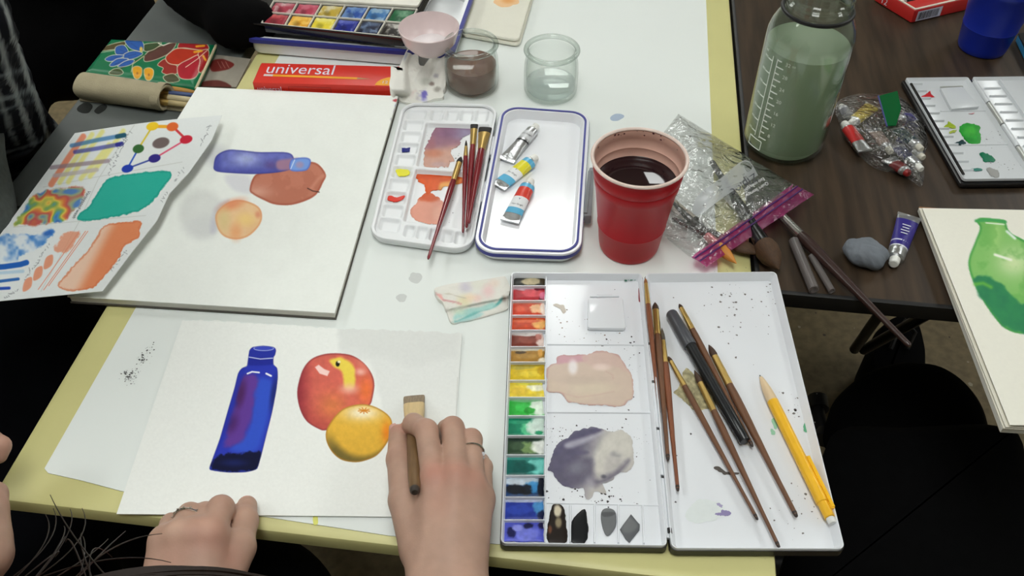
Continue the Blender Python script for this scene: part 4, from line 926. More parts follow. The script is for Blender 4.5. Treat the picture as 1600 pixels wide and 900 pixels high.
# =================================================================== BRUSHES, PENS
m_ferr = pmat('brass ferrule', (206, 174, 104), rough=.36, metal=.9, nz=.02, nsc=20)
m_silv = pmat('nickel ferrule', (190, 190, 188), rough=.22, metal=.95)
m_hair = pmat('dark sable hair', (66, 44, 30), rough=.6, stretch=(3, 400, 400), nz=.3, nsc=3)
m_blkhair = pmat('black bristle', (30, 27, 26), rough=.6, stretch=(3, 400, 400), nz=.3, nsc=3)
m_wal = pmat('brown wooden handle', (106, 70, 46), rough=.42, stretch=(6, 60, 60), nz=.22, nsc=5)
m_wal2 = pmat('reddish wooden handle', (124, 70, 42), rough=.4, stretch=(6, 60, 60), nz=.2, nsc=5)
m_maroon = pmat('maroon lacquer', (122, 30, 40), rough=.2, nz=.03, coat=.5)
m_dot = pmat('dark end dip', (44, 30, 24), rough=.5)
def brush(label, tip, f0, f1, end, z0, z1, R, hm=None, bm=None, fm=None, flat=1.0, group=None, rt=None, rf=None, kind='paintbrush', square=False, re=None, bulge=.14, tipdot=True, rb=None):
    """tip, ferrule start, ferrule end, handle end: traced points along one straight line"""
    a = W(*end, z1); b = W(*tip, z0); M, Ln = frame(a, b); ax = (b-a)/Ln
    def loc(p):   # distance from the handle end where the traced point falls
        best = min(np.linspace(0, 1, 400), key=lambda f: (PX(a+(b-a)*f)[0]-p[0])**2+(PX(a+(b-a)*f)[1]-p[1])**2); return best*Ln
    s1, s0 = loc(f1), loc(f0)
    t = thing(kind, label, 'brush', M, group)
    rf0 = rf or R*.62; rf1 = R*.86; re = re or R*.48; rb = rb or rf0
    def prof(xs, rs, fl): return [np.column_stack([np.full(16, x), r*np.cos(A_), r*np.sin(A_)*f]) for x, r, f in zip(xs, rs, fl)]
    A_ = np.arange(16)*2*np.pi/16
    xs = np.array([0, .002, .006, s1*.25, s1*.55, s1*(1-bulge*1.6), s1*(1-bulge), s1*(1-bulge*.45), s1]); rs = np.array([re*.55, re*.95, re, re*1.08, R*.78, R*.98, R, R*.97, rf1])
    mk('handle', loft(prof(xs, rs, [1]*9)), hm or m_wal, t, local=True)
    if tipdot: mk('end_dip', loft(prof([-.0008, 0, .0035, .0045], [re*.4, re*.75, re*1.06, re*1.02], [1]*4)), m_dot, t, local=True)
    n = 7; k = np.linspace(0, 1, n); fx = s1-.001+(s0-s1+.001)*k; frr = rf1*1.06+(rf0-rf1)*k; ff = 1+(flat-1)*k
    if flat < 1: frr = rf1*1.06+(rb-rf1)*k**1.3
    frr[3] *= 1.04; frr[1] *= 1.03
    mk('ferrule', loft(prof(fx, frr, ff)), fm or m_ferr, t, local=True)
    bx = s0-.0015+(Ln-s0+.0015)*np.array([0, .25, .5, .75, .92, 1])
    br = rb*np.array([.95, 1.12, 1.0, .62, .25, .04]) if not square else rb*np.array([.95, 1.05, 1.1, 1.12, 1.1, 1.02])
    mk('bristles', loft(prof(bx, br, [flat]*6 if not square else [flat, flat*.9, flat*.7, flat*.5, flat*.4, flat*.3])), bm or m_hair, t, local=True)
    return t
zt = LF+.0052
z1 = lambda x, y: (980+x/3.914, 410+y/3.914); z2 = lambda x, y: (1000+x/3.6, 620+y/3.6)
brush('thin pointed brown-handled brush lying leftmost along the palette hinge', z1(111, 95), z1(112, 130), z1(128, 252), z2(110, 105), zt+.007, zt, .0028, hm=m_wal2, bm=pmat('ginger hair', (150, 96, 52), rough=.6, nz=.2, nsc=100))
brush('brush with a fat gold ferrule and brown filbert tip beside the palette hinge', z1(170, 243), z1(178, 290), z1(186, 440), z2(158, 352), zt+.001, zt, .0036, rf=.0032, rb=.0031, flat=.75)
brush('short grey-tipped brush, third from the left along the palette hinge', z1(212, 400), z1(222, 480), z1(236, 612), z2(213, 526), zt, zt, .0033, hm=m_wal2, bm=pmat('grey hair', (84, 76, 66), rough=.6, nz=.2, nsc=100))
brush('very fine brown-handled brush crossing the olive stain in the palette lid', z1(250, 573), z1(268, 606), z1(350, 750), z2(660, 688), zt, zt, .0029)
brush('long brown-handled brush with dark fan-like tip reaching the near rim of the lid', z1(410, 658), z1(448, 738), z1(545, 895), z2(782, 846), zt+.001, zt+.0015, .0032, rf=.0027, bm=m_hair)
brush('pointed brush with shiny gold ferrule lying against the black pen', z1(317, 253), z1(332, 280), z1(402, 405), z2(632, 276), zt+.0015, zt+.001, .0033)
brush('thick brown-handled brush with long gold ferrule, rightmost brush in the palette lid', z1(498, 503), z1(535, 575), z1(628, 742), z2(880, 672), zt+.001, zt+.001, .0040, rf=.0031)

# black brush pen
a = W(*z2(592, 250), LF+.0075); b = W(*z1(268, 308), LF+.0078); M, Ln = frame(a, b)
t = thing('brush_pen', 'black pen with grey cap lying between brushes in the palette lid', 'pen', M)
A_ = np.arange(20)*2*np.pi/20
def rp(xs, rs): return loft([np.column_stack([np.full(20, x), r*np.cos(A_), r*np.sin(A_)]) for x, r in zip(xs, rs)])
mk('barrel', rp([0, .0006, .03, Ln*.55, Ln*.78], [.0046, .005, .0053, .0056, .0054]), pmat('black pen plastic', (22, 25, 28), rough=.3), t, local=True)
mk('cap', rp([Ln*.72, Ln*.725, Ln*.85, Ln-.002, Ln], [.0062, .0066, .0063, .0058, .0048]), pmat('slate pen cap', (74, 76, 82), rough=.35), t, local=True)
mk('cap_collar', rp([Ln*.712, Ln*.714, Ln*.726, Ln*.728], [.0058, .0063, .0066, .006]), pmat('slate pen cap'), t, local=True)

# yellow mechanical pencil
a = W(*z2(1080, 706), zt+.001); b = W(*z1(811, 690), zt); M, Ln = frame(a, b)
t = thing('mechanical_pencil', 'yellow mechanical pencil with white eraser at the right side of the palette lid', 'pencil', M)
m_yp = pmat('yellow pencil plastic', (242, 186, 40), rough=.3)
mk('eraser', rp([-.001, 0, .008], [.0028, .0034, .0034]), pmat('white eraser', (232, 232, 228), rough=.7), t, local=True)
mk('push_button', rp([.004, .0045, .018, .0185], [.0040, .0044, .0044, .004]), m_yp, t, local=True)
hx = np.array([.018, .0185, Ln*.8, Ln*.8+.0005])
mk('barrel', rp(hx, [.0046, .0052, .0052, .0048]), m_yp, t, local=True)
mk('grip', rp([Ln*.795, Ln*.8, Ln*.88, Ln*.95, Ln*.985], [.0048, .005, .0044, .0028, .0015]), pmat('beige pencil grip', (222, 196, 158), rough=.45), t, local=True)
mk('lead', rp([Ln*.98, Ln], [.0008, .0005]), pmat('graphite'), t, local=True)
mk('clip', join(box((.036, -.0052, .0035), (.05, .0028, .0022)), box((.013, -.0045, .0025), (.006, .003, .003))), m_yp, t, local=True)

# four maroon brushes on the plastic palette
z4 = lambda x, y: (550+x/3.4625, 150+y/3.4625)
zr = T1+.0035
brush('maroon brush with round black tip lying diagonally across the orange puddle', z4(591, 328), z4(577, 365), z4(555, 457), z4(412, 882), T1+.001, zr, .0036, hm=m_maroon, bm=m_blkhair, rf=.0033, rb=.0033, tipdot=False)
brush('thinnest maroon brush with a fine pointed black tip beside the palette lid', z4(618, 238), z4(614, 275), z4(612, 328), z4(600, 738), T1-.002, zr-.002, .0031, hm=m_maroon, bm=m_blkhair, rf=.0017, rb=.0014, tipdot=False)
brush('maroon brush with small square black tip and gold ferrule', z4(662, 153), z4(661, 180), z4(652, 268), z4(620, 712), T1-.001, zr+.001, .0037, hm=m_maroon, bm=m_blkhair, flat=.45, rb=.0042, square=True, tipdot=False)
brush('maroon brush with the broadest square black tip, nearest the lid', z4(722, 170), z4(715, 202), z4(700, 292), z4(629, 690), T1+.001, zr+.0045, .0047, hm=m_maroon, bm=m_blkhair, flat=.4, rb=.0072, square=True, tipdot=False)

# =================================================================== PAINT TUBES
m_foil = pmat('silver tube foil', (196, 198, 200), rough=.28, metal=.85, nz=.06, nsc=60, bump=.4, bsc=120)
m_capw = pmat('white screw cap', (232, 232, 226), rough=.4)
def paint_tube(label, cap_, end, z, R, bands, group=None, crimp_w=None, M=None, Ln=None, lettering=None, capm=None, flat=.75, body=None):
    """bands: (name, from, to, colour) along the body, 0 at the cap shoulder and 1 at the crimp"""
    if M is None:
        a = W(*end, z+R*.35); b = W(*cap_, z+R*.8); M, Ln = frame(a, b)
    t = thing('paint_tube', label, 'paint tube', M, group)
    n = 28; A_ = np.arange(n)*2*np.pi/n; cw = crimp_w or R*1.35; capL = min(.011, Ln*.2); x1 = Ln-capL
    def sec(x, off=0):
        f = np.clip(x/x1, 0, 1); k = f**.75; ry = cw+(R-cw)*k; rz = .0006+(R*flat-.0006)*min(1, k*1.15)
        return np.column_stack([np.full(n, x), (ry+off)*np.cos(A_), (rz+off)*np.sin(A_)])
    xs = np.linspace(0, x1, 14); rings = [sec(x) for x in xs]
    rings += [np.column_stack([np.full(n, x1+.0015), R*.8*np.cos(A_), R*.75*np.sin(A_)*flat]), np.column_stack([np.full(n, x1+.003), R*.5*np.cos(A_), R*.5*np.sin(A_)])]
    mk('tube_body', loft(rings), body or m_foil, t, local=True)
    mk('crimp', box((.0022, 0, 0), (.0048, cw*2.02, .0019)), m_foil, t, local=True, smooth=False)
    mk('cap', loft([np.column_stack([np.full(n, x), r*np.cos(A_)*(1+.03*(i % 2)), r*np.sin(A_)*(1+.03*(i % 2))]) for i, (x, r) in enumerate(((x1+.002, R*.5), (x1+.0025, R*.62), (Ln-.001, R*.58), (Ln, R*.45)))]), capm or m_capw, t, local=True)
    for nm, f0, f1, c in bands:
        xs = np.linspace(x1*(1-f1), x1*(1-f0), 8); mk(nm, loft([sec(x, .00025) for x in xs], False, False), pmat('tube print %d %d %d' % c, c, rough=.3, nz=.02), t, local=True)
    for s, f, size, c, up in (lettering or []):
        x = x1*(1-f); ry = sec(x)[0, 1]; zz = sec(x)[7, 2]
        g = text_geo(s, size, 'CENTER'); V = np.asarray(g[0])
        # lettering reads across the tube
        P = np.column_stack([x+V[:, 1]*up, -V[:, 0]*up, zz*np.sqrt(np.clip(1-(V[:, 0]/(ry+1e-6))**2, 0, 1))+.0005]); mk('lettering', (P, g[1]), pmat('ink %d %d %d' % c, c, rough=.5), t, local=True, smooth=False)
    return t
LZ = PZ+.0056
skyb = (92, 176, 214); wht = (232, 234, 236); ind = (40, 46, 120)
paint_tube('bare silver paint tube lying topmost in the sealed lid', z4(1000, 160), z4(832, 350), LZ, .0075, [('label_print', .38, .42, (40, 42, 46)), ('label_panel', .12, .34, (206, 208, 210))], crimp_w=.0105, lettering=[('Van Gogh', .24, .0035, (70, 72, 76), 1)])
paint_tube('paint tube with yellow band and pale blue ends in the sealed lid', z4(997, 330), z4(790, 490), LZ, .0082, [('shoulder_band', .02, .14, skyb), ('colour_band', .14, .42, (226, 216, 50)), ('label_panel', .42, .66, wht), ('lower_band', .66, .84, skyb)], crimp_w=.0105, lettering=[('Van Gogh', .58, .0034, (50, 50, 60), 1), ('V', .46, .0052, ind, 1)])
paint_tube('paint tube with red band and pale blue ends, nearest in the sealed lid', z4(968, 455), z4(852, 680), LZ, .0082, [('shoulder_band', .02, .12, skyb), ('colour_band', .12, .38, (216, 66, 52)), ('label_panel', .38, .66, wht), ('lower_band', .66, .80, skyb)], crimp_w=.0105, lettering=[('Van Gogh', .6, .0034, (50, 50, 60), 1), ('V', .47, .0052, ind, 1)])
t = paint_tube('dark blue paint tube with white cap beside the grey kneaded eraser', (1396, 413), (1421, 337), TZ+.0005, .0088, [('label_print', .2, .86, (50, 40, 128)), ('label_edge', .17, .2, (222, 222, 230)), ('label_stripe', .3, .33, (206, 206, 226))], crimp_w=.0125, flat=.85)
mk('print_line', join(*[box((.028+.005*i, 0, .0088*.75+.0002), (.0012, .009-.002*(i % 2), .0004)) for i in range(4)]), pmat('white print', (216, 216, 230), rough=.5), t, local=True, smooth=False)

# =================================================================== JARS, CUPS, BOTTLE
m_glass = clear_mat('clear glass', tint=(254, 255, 254), edge=(226, 231, 228), rough=.02, gloss=1.0)
m_rimg = clear_mat('thick glass rim', tint=(244, 247, 245), edge=(190, 200, 194), rough=.02, gloss=1.3, body=.05, body_rgb=(214, 222, 218))
def jar(label, c, level, lmat):
    t = thing('glass_jar', label, 'jar', c)
    mk('glass', lathe([(.001, .0005), (.028, .0005), (.0325, .002), (.0345, .007), (.0348, .03), (.0340, .044), (.0322, .053), (.0312, .0575), (.0316, .0595)], c, 56, True, False), m_glass, t)
    mk('inner_glass', lathe([(.001, .0055), (.029, .0055), (.0318, .009), (.0323, .03), (.0316, .044), (.0298, .053), (.0290, .0595)], c, 56, True, False), m_glass, t)
    mk('rim', loft([ring(c[0], c[1], c[2]+.0625+.0034*math.sin(a), .0322+.0034*math.cos(a), n=56) for a in np.linspace(0, 2*np.pi, 13)], False, False), m_rimg, t)
    pr = [(r, z) for r, z in ((.0285, .0058), (.0314, .0095), (.0319, .03), (.0314, .042)) if z < level]; rl = np.interp(level, [0, .0095, .03, .042], [.0285, .0314, .0319, .0314])
    mk('water', lathe([(.001, .0057)]+pr+[(rl, level), (rl-.0015, level-.0006), (.001, level-.0006)], c, 56), lmat, t)
    return t
c1 = W(738, 135); c2 = W(860, 144)
jar('glass jar half full of murky purple-brown rinse water', c1, .035, clear_mat('murky rinse water', tint=(186, 156, 146), edge=(160, 132, 122), rough=.04, gloss=.8, body=.76, body_rgb=(178, 148, 134)))
jar('glass jar with a little clear water, beside the murky jar', c2, .017, clear_mat('clear water', tint=(253, 254, 254), edge=(240, 243, 244), rough=.02, gloss=1.2, body=.12, body_rgb=(228, 233, 237)))

def party_cup(label, c, outm, inm, rimm, level=None, lm=None):
    t = thing('plastic_cup', label, 'cup', c)
    H = .12; R = lambda h: .0312+.0148*h/H
    prof = [(.001, .003), (.026, .003), (.028, .0006), (.0305, .0006), (.0316, .003)]
    for h, d in ((.008, .0003), (.034, 0), (.0355, .0006), (.037, 0), (.055, 0), (.0865, 0), (.088, .0009), (.0965, .0009), (.098, .0002), (.1, .001), (.109, .001), (.1105, .0002), (.117, .0004)): prof.append((R(h)+d, h))
    mk('cup_wall', lathe(prof, c, 64, True, False), outm, t)
    mk('lining', lathe([(.001, .004), (.029, .004)]+[(R(h)-.0007+d, h) for h, d in ((.034, 0), (.055, 0), (.0875, 0), (.089, .0008), (.0965, .0008), (.098, .0001), (.1, .0009), (.109, .0009), (.1105, .0001), (.118, .0002))], c, 64, True, False), inm, t)
    mk('rim', loft([ring(c[0], c[1], c[2]+.119+.0017*math.sin(a), R(.119)+.0008+.0019*math.cos(a), n=64) for a in np.linspace(0, 2*np.pi, 11)], False, False), rimm, t)
    if level:
        r = R(level)-.0008; mk('paint_water', lathe([(.001, .006), (.028, .006), (r-.0001, level+.0006), (r-.0012, level), (.001, level)], c, 64), lm, t)
    return t
cc = W(982, 383)
cup = party_cup('red plastic party cup of dark paint water in the middle of the table', cc, pmat('red cup plastic', (184, 24, 34), rough=.34, spec=.22, nz=.03, nsc=30), pmat('stained pink lining', (226, 184, 168), rough=.32, nz=.06, nsc=40), pmat('pale cup rim', (226, 206, 196), rough=.35, nz=.06, nsc=200), .088, pmat('dark paint water', (36, 20, 24), rough=.04, nz=.05, spec=.5))
gs = []
fa = math.atan2(-cc[1], -cc[0])+math.pi
r = np.random.default_rng(12)
for i in range(16):
    a = fa+r.normal(0, .7); h = .112+.006*r.random(); q = np.array([cc[0]+(.0448+.0002*i/16)*math.cos(a), cc[1]+.0448*math.sin(a), cc[2]+h]); s = .0004+.0011*r.random()**2
    gs.append((q+np.array([[-s*math.sin(a)*math.cos(k)-.0004*math.cos(a), s*math.cos(a)*math.cos(k)-.0004*math.sin(a), s*math.sin(k)] for k in np.arange(7)*.9]), [list(range(7))]))
tag(mk('paint_specks', join(*gs), pmat('dark maroon specks', (92, 44, 52), rough=.4), cup, smooth=False), kind='stuff')
m_bluec = pmat('blue cup plastic', (14, 40, 156), rough=.35, nz=.04, nsc=30)
cb = W(1533, 74, TZ+.0005)
party_cup('tall blue plastic cup beside the right-hand watercolour box', cb, m_bluec, m_bluec, m_bluec)

# water bottle
cbt = W(1222, 223, TZ+.0005)
t = thing('water_bottle', 'large open clear water bottle of cloudy green water with measuring marks', 'bottle', cbt)
BR = .0478
prof = [(.001, .002), (.034, .002), (.041, .0006), (.0455, .004), (BR, .012), (BR, .143), (.0472, .152), (.0445, .161), (.0405, .169), (.0372, .174), (.0352, .177), (.0348, .184), (.0348, .1865), (.0362, .188), (.0348, .1895), (.0346, .194), (.036, .1955), (.0346, .197), (.0345, .205), (.0335, .2056)]
mk('bottle_wall', lathe(prof, cbt, 72, True, False), clear_mat('clear bottle plastic', tint=(252, 254, 252), edge=(208, 216, 208), rough=.03, gloss=1.2, body=.03, body_rgb=(200, 212, 200)), t)
mk('inner_wall', lathe([(max(r-.002, .001), z+.0015) for r, z in prof[4:16]], cbt, 72, False, False), clear_mat('clear bottle plastic'), t)
m_green = clear_mat('cloudy green water', tint=(206, 216, 202), edge=(190, 200, 184), rough=.06, gloss=.4, body=.76, body_rgb=(200, 213, 192), bump=0)
mk('water', lathe([(.001, .004), (.04, .004), (.0452, .012), (.0454, .137), (.044, .1363), (.001, .1363)], cbt, 72), m_green, t)
mk('neck_strap', loft([ring(cbt[0], cbt[1], cbt[2]+.1785+.0024*math.sin(a), .0372+.0022*math.cos(a), n=64) for a in np.linspace(0, 2*np.pi, 9)], False, False), m_blk, t)
ba = math.atan2(-cbt[1], -cbt[0])
tb = cbt+np.array([math.cos(ba+math.pi)*.042, math.sin(ba+math.pi)*.042, .176])
mk('strap_tab', box(tb, (.012, .018, .006), ba), m_blk, t)
m_mark = pmat('white measuring print', (236, 244, 236), rough=.5)
def on_bottle(a, h, d=.0004): return np.array([cbt[0]+(BR+d)*math.cos(a), cbt[1]+(BR+d)*math.sin(a), cbt[2]+h])
def arc(a0, a1, h, w=.0008): # short printed line around the wall
    k = np.linspace(a0, a1, 6); return np.vstack([[on_bottle(x, h-w) for x in k], [on_bottle(x, h+w) for x in k]]), [[i, i+1, i+7, i+6] for i in range(5)]
def vert(a, h0, h1, w=.02): return np.array([on_bottle(a-w/2, h0), on_bottle(a+w/2, h0), on_bottle(a+w/2, h1), on_bottle(a-w/2, h1)]), [[0, 1, 2, 3]]
a1_, a2_ = ba-.74, ba-.60   # azimuth seen from the camera: minus is to the left
gs = [vert(a1_, .028, .134), vert(a2_, .028, .134)]
for i in range(14):
    h = .03+i*.0079; gs.append(arc(a2_, a2_+(.2 if i % 2 == 0 else .12), h))
    if i % 2 == 0: gs.append(arc(a1_-.16, a1_, h+.003))
mk('measuring_scale', join(*gs), m_mark, t, smooth=False)
def wrap(s, size, a, h):
    g = text_geo(s, size); return np.array([on_bottle(a+v[0]/BR, h+v[1], .0005) for v in g[0]]), g[1]
gs = [wrap(str(32-4*i), .0062, a2_+.22, .13-i*.0158) for i in range(7)]+[wrap(str(900-100*i), .0042, a1_-.3, .127-i*.0158) for i in range(7)]+[wrap('oz', .0045, a2_+.38, .131), wrap('ml', .0045, a1_-.3, .134)]
mk('measuring_numerals', join(*gs), m_mark, t, smooth=False)
k = np.linspace(0, 2*np.pi, 30); pl = [on_bottle(ba-.70+.2*max(-1, min(1, 1.4*math.cos(x))), .0185+.0062*max(-1, min(1, 1.4*math.sin(x)))) for x in k]
mk('printed_oval', tube(pl, .0005, 5), m_mark, t)

# =================================================================== SOFT THINGS
m_tiss = art('tissue paper', rough=.95, bump=.2, bsc=500)
def crumple(name, label, cat, outline, hfn, base, paint, ox, oy, s, rings=26, seg=110, z0=PZ+.0004, th=.0):
    O = smooth_poly(ZC(outline, ox, oy, s), 8); n = len(O); i = np.linspace(0, n, seg, endpoint=False).astype(int); O = O[i]; c = O.mean(0)
    fr = np.linspace(0, 1, rings+1)[1:]; XY = np.vstack([c[None]]+[c+(O-c)*f for f in fr]); ff = np.r_[0, np.repeat(fr, seg)]
    H = hfn(XY[:, 0], XY[:, 1], ff)
    P3 = np.array([W(a, b, z0) for a, b in XY]); P3[:, 2] += H
    # keep the traced place of each point although it is lifted
    P3 = np.array([W(a, b, q) for (a, b), q in zip(XY, P3[:, 2])])
    F = [[0, 1+(j+1) % seg, 1+j] for j in range(seg)]
    for r_ in range(rings-1):
        a, b = 1+r_*seg, 1+(r_+1)*seg
        for j in range(seg): k = (j+1) % seg; F.append([a+k, b+k, b+j, a+j])
    cv = Canvas(XY[:, 0], XY[:, 1], base); paint(cv)
    nv = len(P3); b = 1+(rings-1)*seg
    P3 = np.vstack([P3, P3[b:b+seg]*[1, 1, 0]+[0, 0, z0]]); C = np.vstack([cv.lin(), cv.lin()[b:b+seg]])
    for j in range(seg): k = (j+1) % seg; F.append([b+j, b+k, nv+k, nv+j])
    F.append([nv+j for j in range(seg)])
    return solo(name, label, cat, (P3, F, C), m_tiss, sharp=70)
def tis_h(x, y, f):
    r = np.abs(fbm(x*1.0+y*.35, y*.6, 26, 31, 2)-.5)*2; up = np.clip((158-y)/86, 0, 1)
    fold = np.abs(((x-655)+.45*(y-110))/22 % 2-1)                      # long soft pleats
    over = .0228*sstep(652, 630, x)*sstep(156, 139, y)                 # lies over the pencil box corner
    return np.maximum(.002+.020*up**1.2+.007*fold*up+.006*(1-r)*up*(1-f*.4)+.002*fbm(x, y, 7, 8), over)
def tis_p(cv):
    cv.mottle(.03, 10, 4)
    z = lambda p: ZC(p, 600, 60, 8.183)
    cv.fill(z([(470, 720), (515, 670), (555, 700), (530, 770), (490, 790)]), (124, 118, 196), 1.2, wob=1.5); cv.ell(*z([(510, 785)])[0], 5, 3, (170, 168, 214), .6, .7)
    cv.ell(*z([(540, 550)])[0], 10, 6, (190, 192, 182), .6, .7); cv.ell(*z([(610, 580)])[0], 4, 3, (130, 112, 106), .5, .8, wob=.6); cv.ell(*z([(665, 480)])[0], 4, 3, (160, 156, 164), .5, .7); cv.ell(*z([(680, 650)])[0], 5, 4, (150, 146, 136), .5, .7, wob=.6)
    cv.line(z([(330, 760), (360, 700), (400, 670)]), 2.5, (222, 196, 192), 2, .7); cv.line(z([(430, 780), (420, 720), (460, 670), (540, 640)]), 1.5, (190, 184, 190), 1, .7); cv.ell(*z([(280, 220)])[0], 2, 7, (176, 184, 200), .5, .8, rot=20)
crumple('crumpled_tissue', 'crumpled white tissue with a violet blot beside the murky jar', 'tissue', [(70, 610), (85, 480), (90, 355), (150, 380), (180, 400), (230, 280), (290, 150), (345, 95), (380, 72), (425, 110), (430, 230), (450, 330), (490, 350), (540, 340), (620, 260), (650, 165), (700, 155), (770, 195), (785, 400), (790, 560), (780, 640), (755, 660), (755, 750), (640, 770), (560, 800), (400, 830), (220, 800), (150, 710)], tis_h, (232, 231, 224), tis_p, 600, 60, 8.183)
def nap_h(x, y, f):
    h = .0022*(1-f**6)+.0012
    h += .0035*sstep(-3, 1.5, (485-(x-705)*.21+ -2)-y)          # upper flap over the lower fold
    h += .0016*np.sin(x*.09+y*.05)*(1-f)+.002*(fbm(x, y, 12, 6)-.5)
    return h
def nap_p(cv):
    z = lambda p: ZC(p, 660, 410, 8.0)
    cv.fill(z([(350, 750), (480, 700), (640, 620), (760, 590), (880, 550), (1000, 440), (980, 500), (880, 580), (740, 620), (560, 700), (420, 750)]), (96, 176, 172), 1.5, wob=2, a=.9)
    cv.fill(z([(420, 640), (560, 580), (720, 560), (880, 500), (900, 560), (700, 620), (500, 690), (390, 720)]), (158, 212, 206), 3, a=.8); cv.fill(z([(480, 720), (640, 660), (740, 630), (720, 680), (560, 730), (400, 755)]), (166, 214, 212), 2, a=.8)
    for x, y, rx, ry, c in ((545, 300, 9, 8, (196, 190, 206)), (820, 350, 9, 10, (236, 196, 196)), (520, 480, 10, 8, (226, 216, 170)), (450, 610, 10, 5, (206, 224, 200)), (690, 450, 7, 6, (238, 204, 196)), (600, 440, 8, 6, (240, 214, 186)), (900, 260, 8, 6, (232, 214, 200)), (1020, 450, 4, 4, (150, 132, 120)), (700, 270, 12, 7, (222, 222, 208))): cv.ell(*z([(x, y)])[0], rx, ry, c, .8, .7, wob=.4)
    cv.line(z([(165, 385), (220, 420), (260, 470), (350, 485), (430, 500), (480, 520)]), 2.5, (206, 140, 140), 1.2, .8); cv.fill(z([(190, 400), (240, 400), (250, 470), (210, 440)]), (238, 178, 172), 1, a=.8); cv.line(z([(230, 400), (330, 390), (460, 430), (540, 445)]), 1.4, (196, 188, 170), 1, .8)
crumple('stained_napkin', 'folded paper napkin stained turquoise and pink beside the large palette', 'napkin', [(145, 340), (220, 300), (400, 260), (640, 235), (820, 205), (1000, 175), (1045, 190), (1090, 290), (1115, 340), (1085, 380), (1075, 500), (1060, 585), (900, 640), (700, 700), (500, 740), (360, 755), (300, 620), (255, 500), (190, 440)], nap_h, (228, 226, 218), nap_p, 660, 410, 8.0)

# folded cloth at the far edge
t = thing('folded_cloth', 'folded cream cloth with an orange stain behind the glass jars', 'cloth', W(775, 30))
q = [W(722, 50, PZ+.01), W(812, 66, PZ+.01), W(833, 0, PZ+.01)+DY*.05, W(741, 0, PZ+.01)+DY*.05]
m_cl = pmat('cream cloth', (228, 226, 212), rough=.95, nz=.03, bump=.25, bsc=700)
mk('lower_fold', slab(np.array(q)[:, :2], .008, PZ+.0005, PZ+.0065, .0028), m_cl, t)
mk('upper_fold', slab(np.array(q)[:, :2]+np.array([-.001, .002]), .008, PZ+.0067, PZ+.0125, .0028), m_cl, t)
mk('orange_stain', puddle([(770, 3), (785, -6), (806, -4), (812, 4), (800, 9), (782, 10)], PZ+.0127, (236, 196, 150), lambda cv: cv.ell(794, 1, 9, 4, (228, 160, 96), .7, .8), wob=3, th=.0001, rings=6, seg=40), m_tiss, t)

# kneaded eraser
ce = W(1353, 396, TZ+.012)
def er(X, Y, Z_):
    d = np.sqrt(((X-ce[0])/.0195)**2+((Y-ce[1])/.0165)**2+((Z_-ce[2])/.0125)**2)
    d = (d-1)*.013
    d = smin(d, cap(X, Y, Z_, ce+[-.012, .010, -.001], ce+[.004, .011, .002], .0085, .007), .006)
    d = smin(d, cap(X, Y, Z_, ce+[.008, -.010, -.002], ce+[.014, -.002, -.002], .0085, .008), .006)
    d = np.maximum(d, -(cap(X, Y, Z_, ce+[-.012, .0045, .0145], ce+[.017, -.003, .0125], .0022, .0022)))
    d = d+.0022*(fbm(X+Z_*.7, Y-Z_*.5, .012, 5)-.5)*2
    return np.maximum(d, TZ+.0006-Z_)
V, F = surface_nets(er, ce-[.034, .034, .018], ce+[.034, .034, .02], .0011)
solo('kneaded_eraser', 'grey kneaded eraser lump on the brown table beside the blue tube', 'eraser', (V, F), pmat('grey putty', (112, 118, 126), rough=.75, nz=.06, nsc=60, bump=.25, bsc=300))

# clear plastic brush guards
m_tubep = clear_mat('frosted plastic tube', tint=(214, 212, 210), edge=(150, 144, 142), rough=.25, gloss=.8, body=.34, body_rgb=(186, 178, 176))
for lab, a, b, r in (('wide clear plastic brush guard tube on the brown table corner', (1240, 376), (1272, 453), .0055), ('narrow clear plastic brush guard tube beside the wide one', (1268, 400), (1300, 455), .0037)):
    a = W(*a, TZ+r+.0006); b = W(*b, TZ+r+.0006); M, Ln = frame(a, b); n = 20; A_ = np.arange(n)*2*np.pi/n
    t = thing('brush_guard', lab, 'plastic tube', M)
    mk('tube', loft([np.column_stack([np.full(n, x), q*np.cos(A_), q*np.sin(A_)]) for x, q in ((0, r), (Ln, r), (Ln, r*.72), (0, r*.72), (0, r))], False, False), m_tubep, t, local=True)

# =================================================================== ZIP BAG WITH BRUSHES
mb = pmat('black lacquer', (18, 18, 20), rough=.25)
Zb = TZ+.0095
brush('black-ferruled mop brush with a big round brown tip poking out of the zip bag', (1217, 421), (1195, 384), (1178, 358), (1112, 252), Zb+.004, Zb, .0072, hm=mb, fm=mb, bm=pmat('brown mop hair', (72, 48, 26), rough=.7, nz=.35, nsc=3, stretch=(3, 300, 300)), rf=.009, rb=.0115, tipdot=False)
brush('flat brown brush lying between the mop and the orange-tipped brush', (1190, 397), (1146, 380), (1126, 372), (1050, 342), Zb, Zb-.002, .0055, hm=mb, fm=pmat('maroon ferrule', (110, 36, 48), rough=.35, metal=.4), bm=pmat('brown mop hair'), flat=.45, rb=.009, rf=.008, tipdot=False)
brush('orange-tipped brush at the near end of the zip bag', (1151, 412), (1122, 384), (1106, 369), (1046, 312), Zb+.0035, Zb+.002, .0052, hm=mb, fm=pmat('pink ferrule', (196, 120, 124), rough=.3, metal=.6), bm=pmat('orange synthetic hair', (210, 138, 52), rough=.5, nz=.3, nsc=6), rf=.0055, rb=.0056, tipdot=False)
brush('long dark-handled brush reaching past the brown table edge', (1190, 306), (1212, 325), (1254, 363), (1422, 541), TZ+.009, TZ+.0085, .0062, hm=pmat('dark brown lacquer', (52, 34, 30), rough=.3, nz=.08), fm=m_silv, bm=m_blkhair, rf=.0045, tipdot=False, bulge=.1)
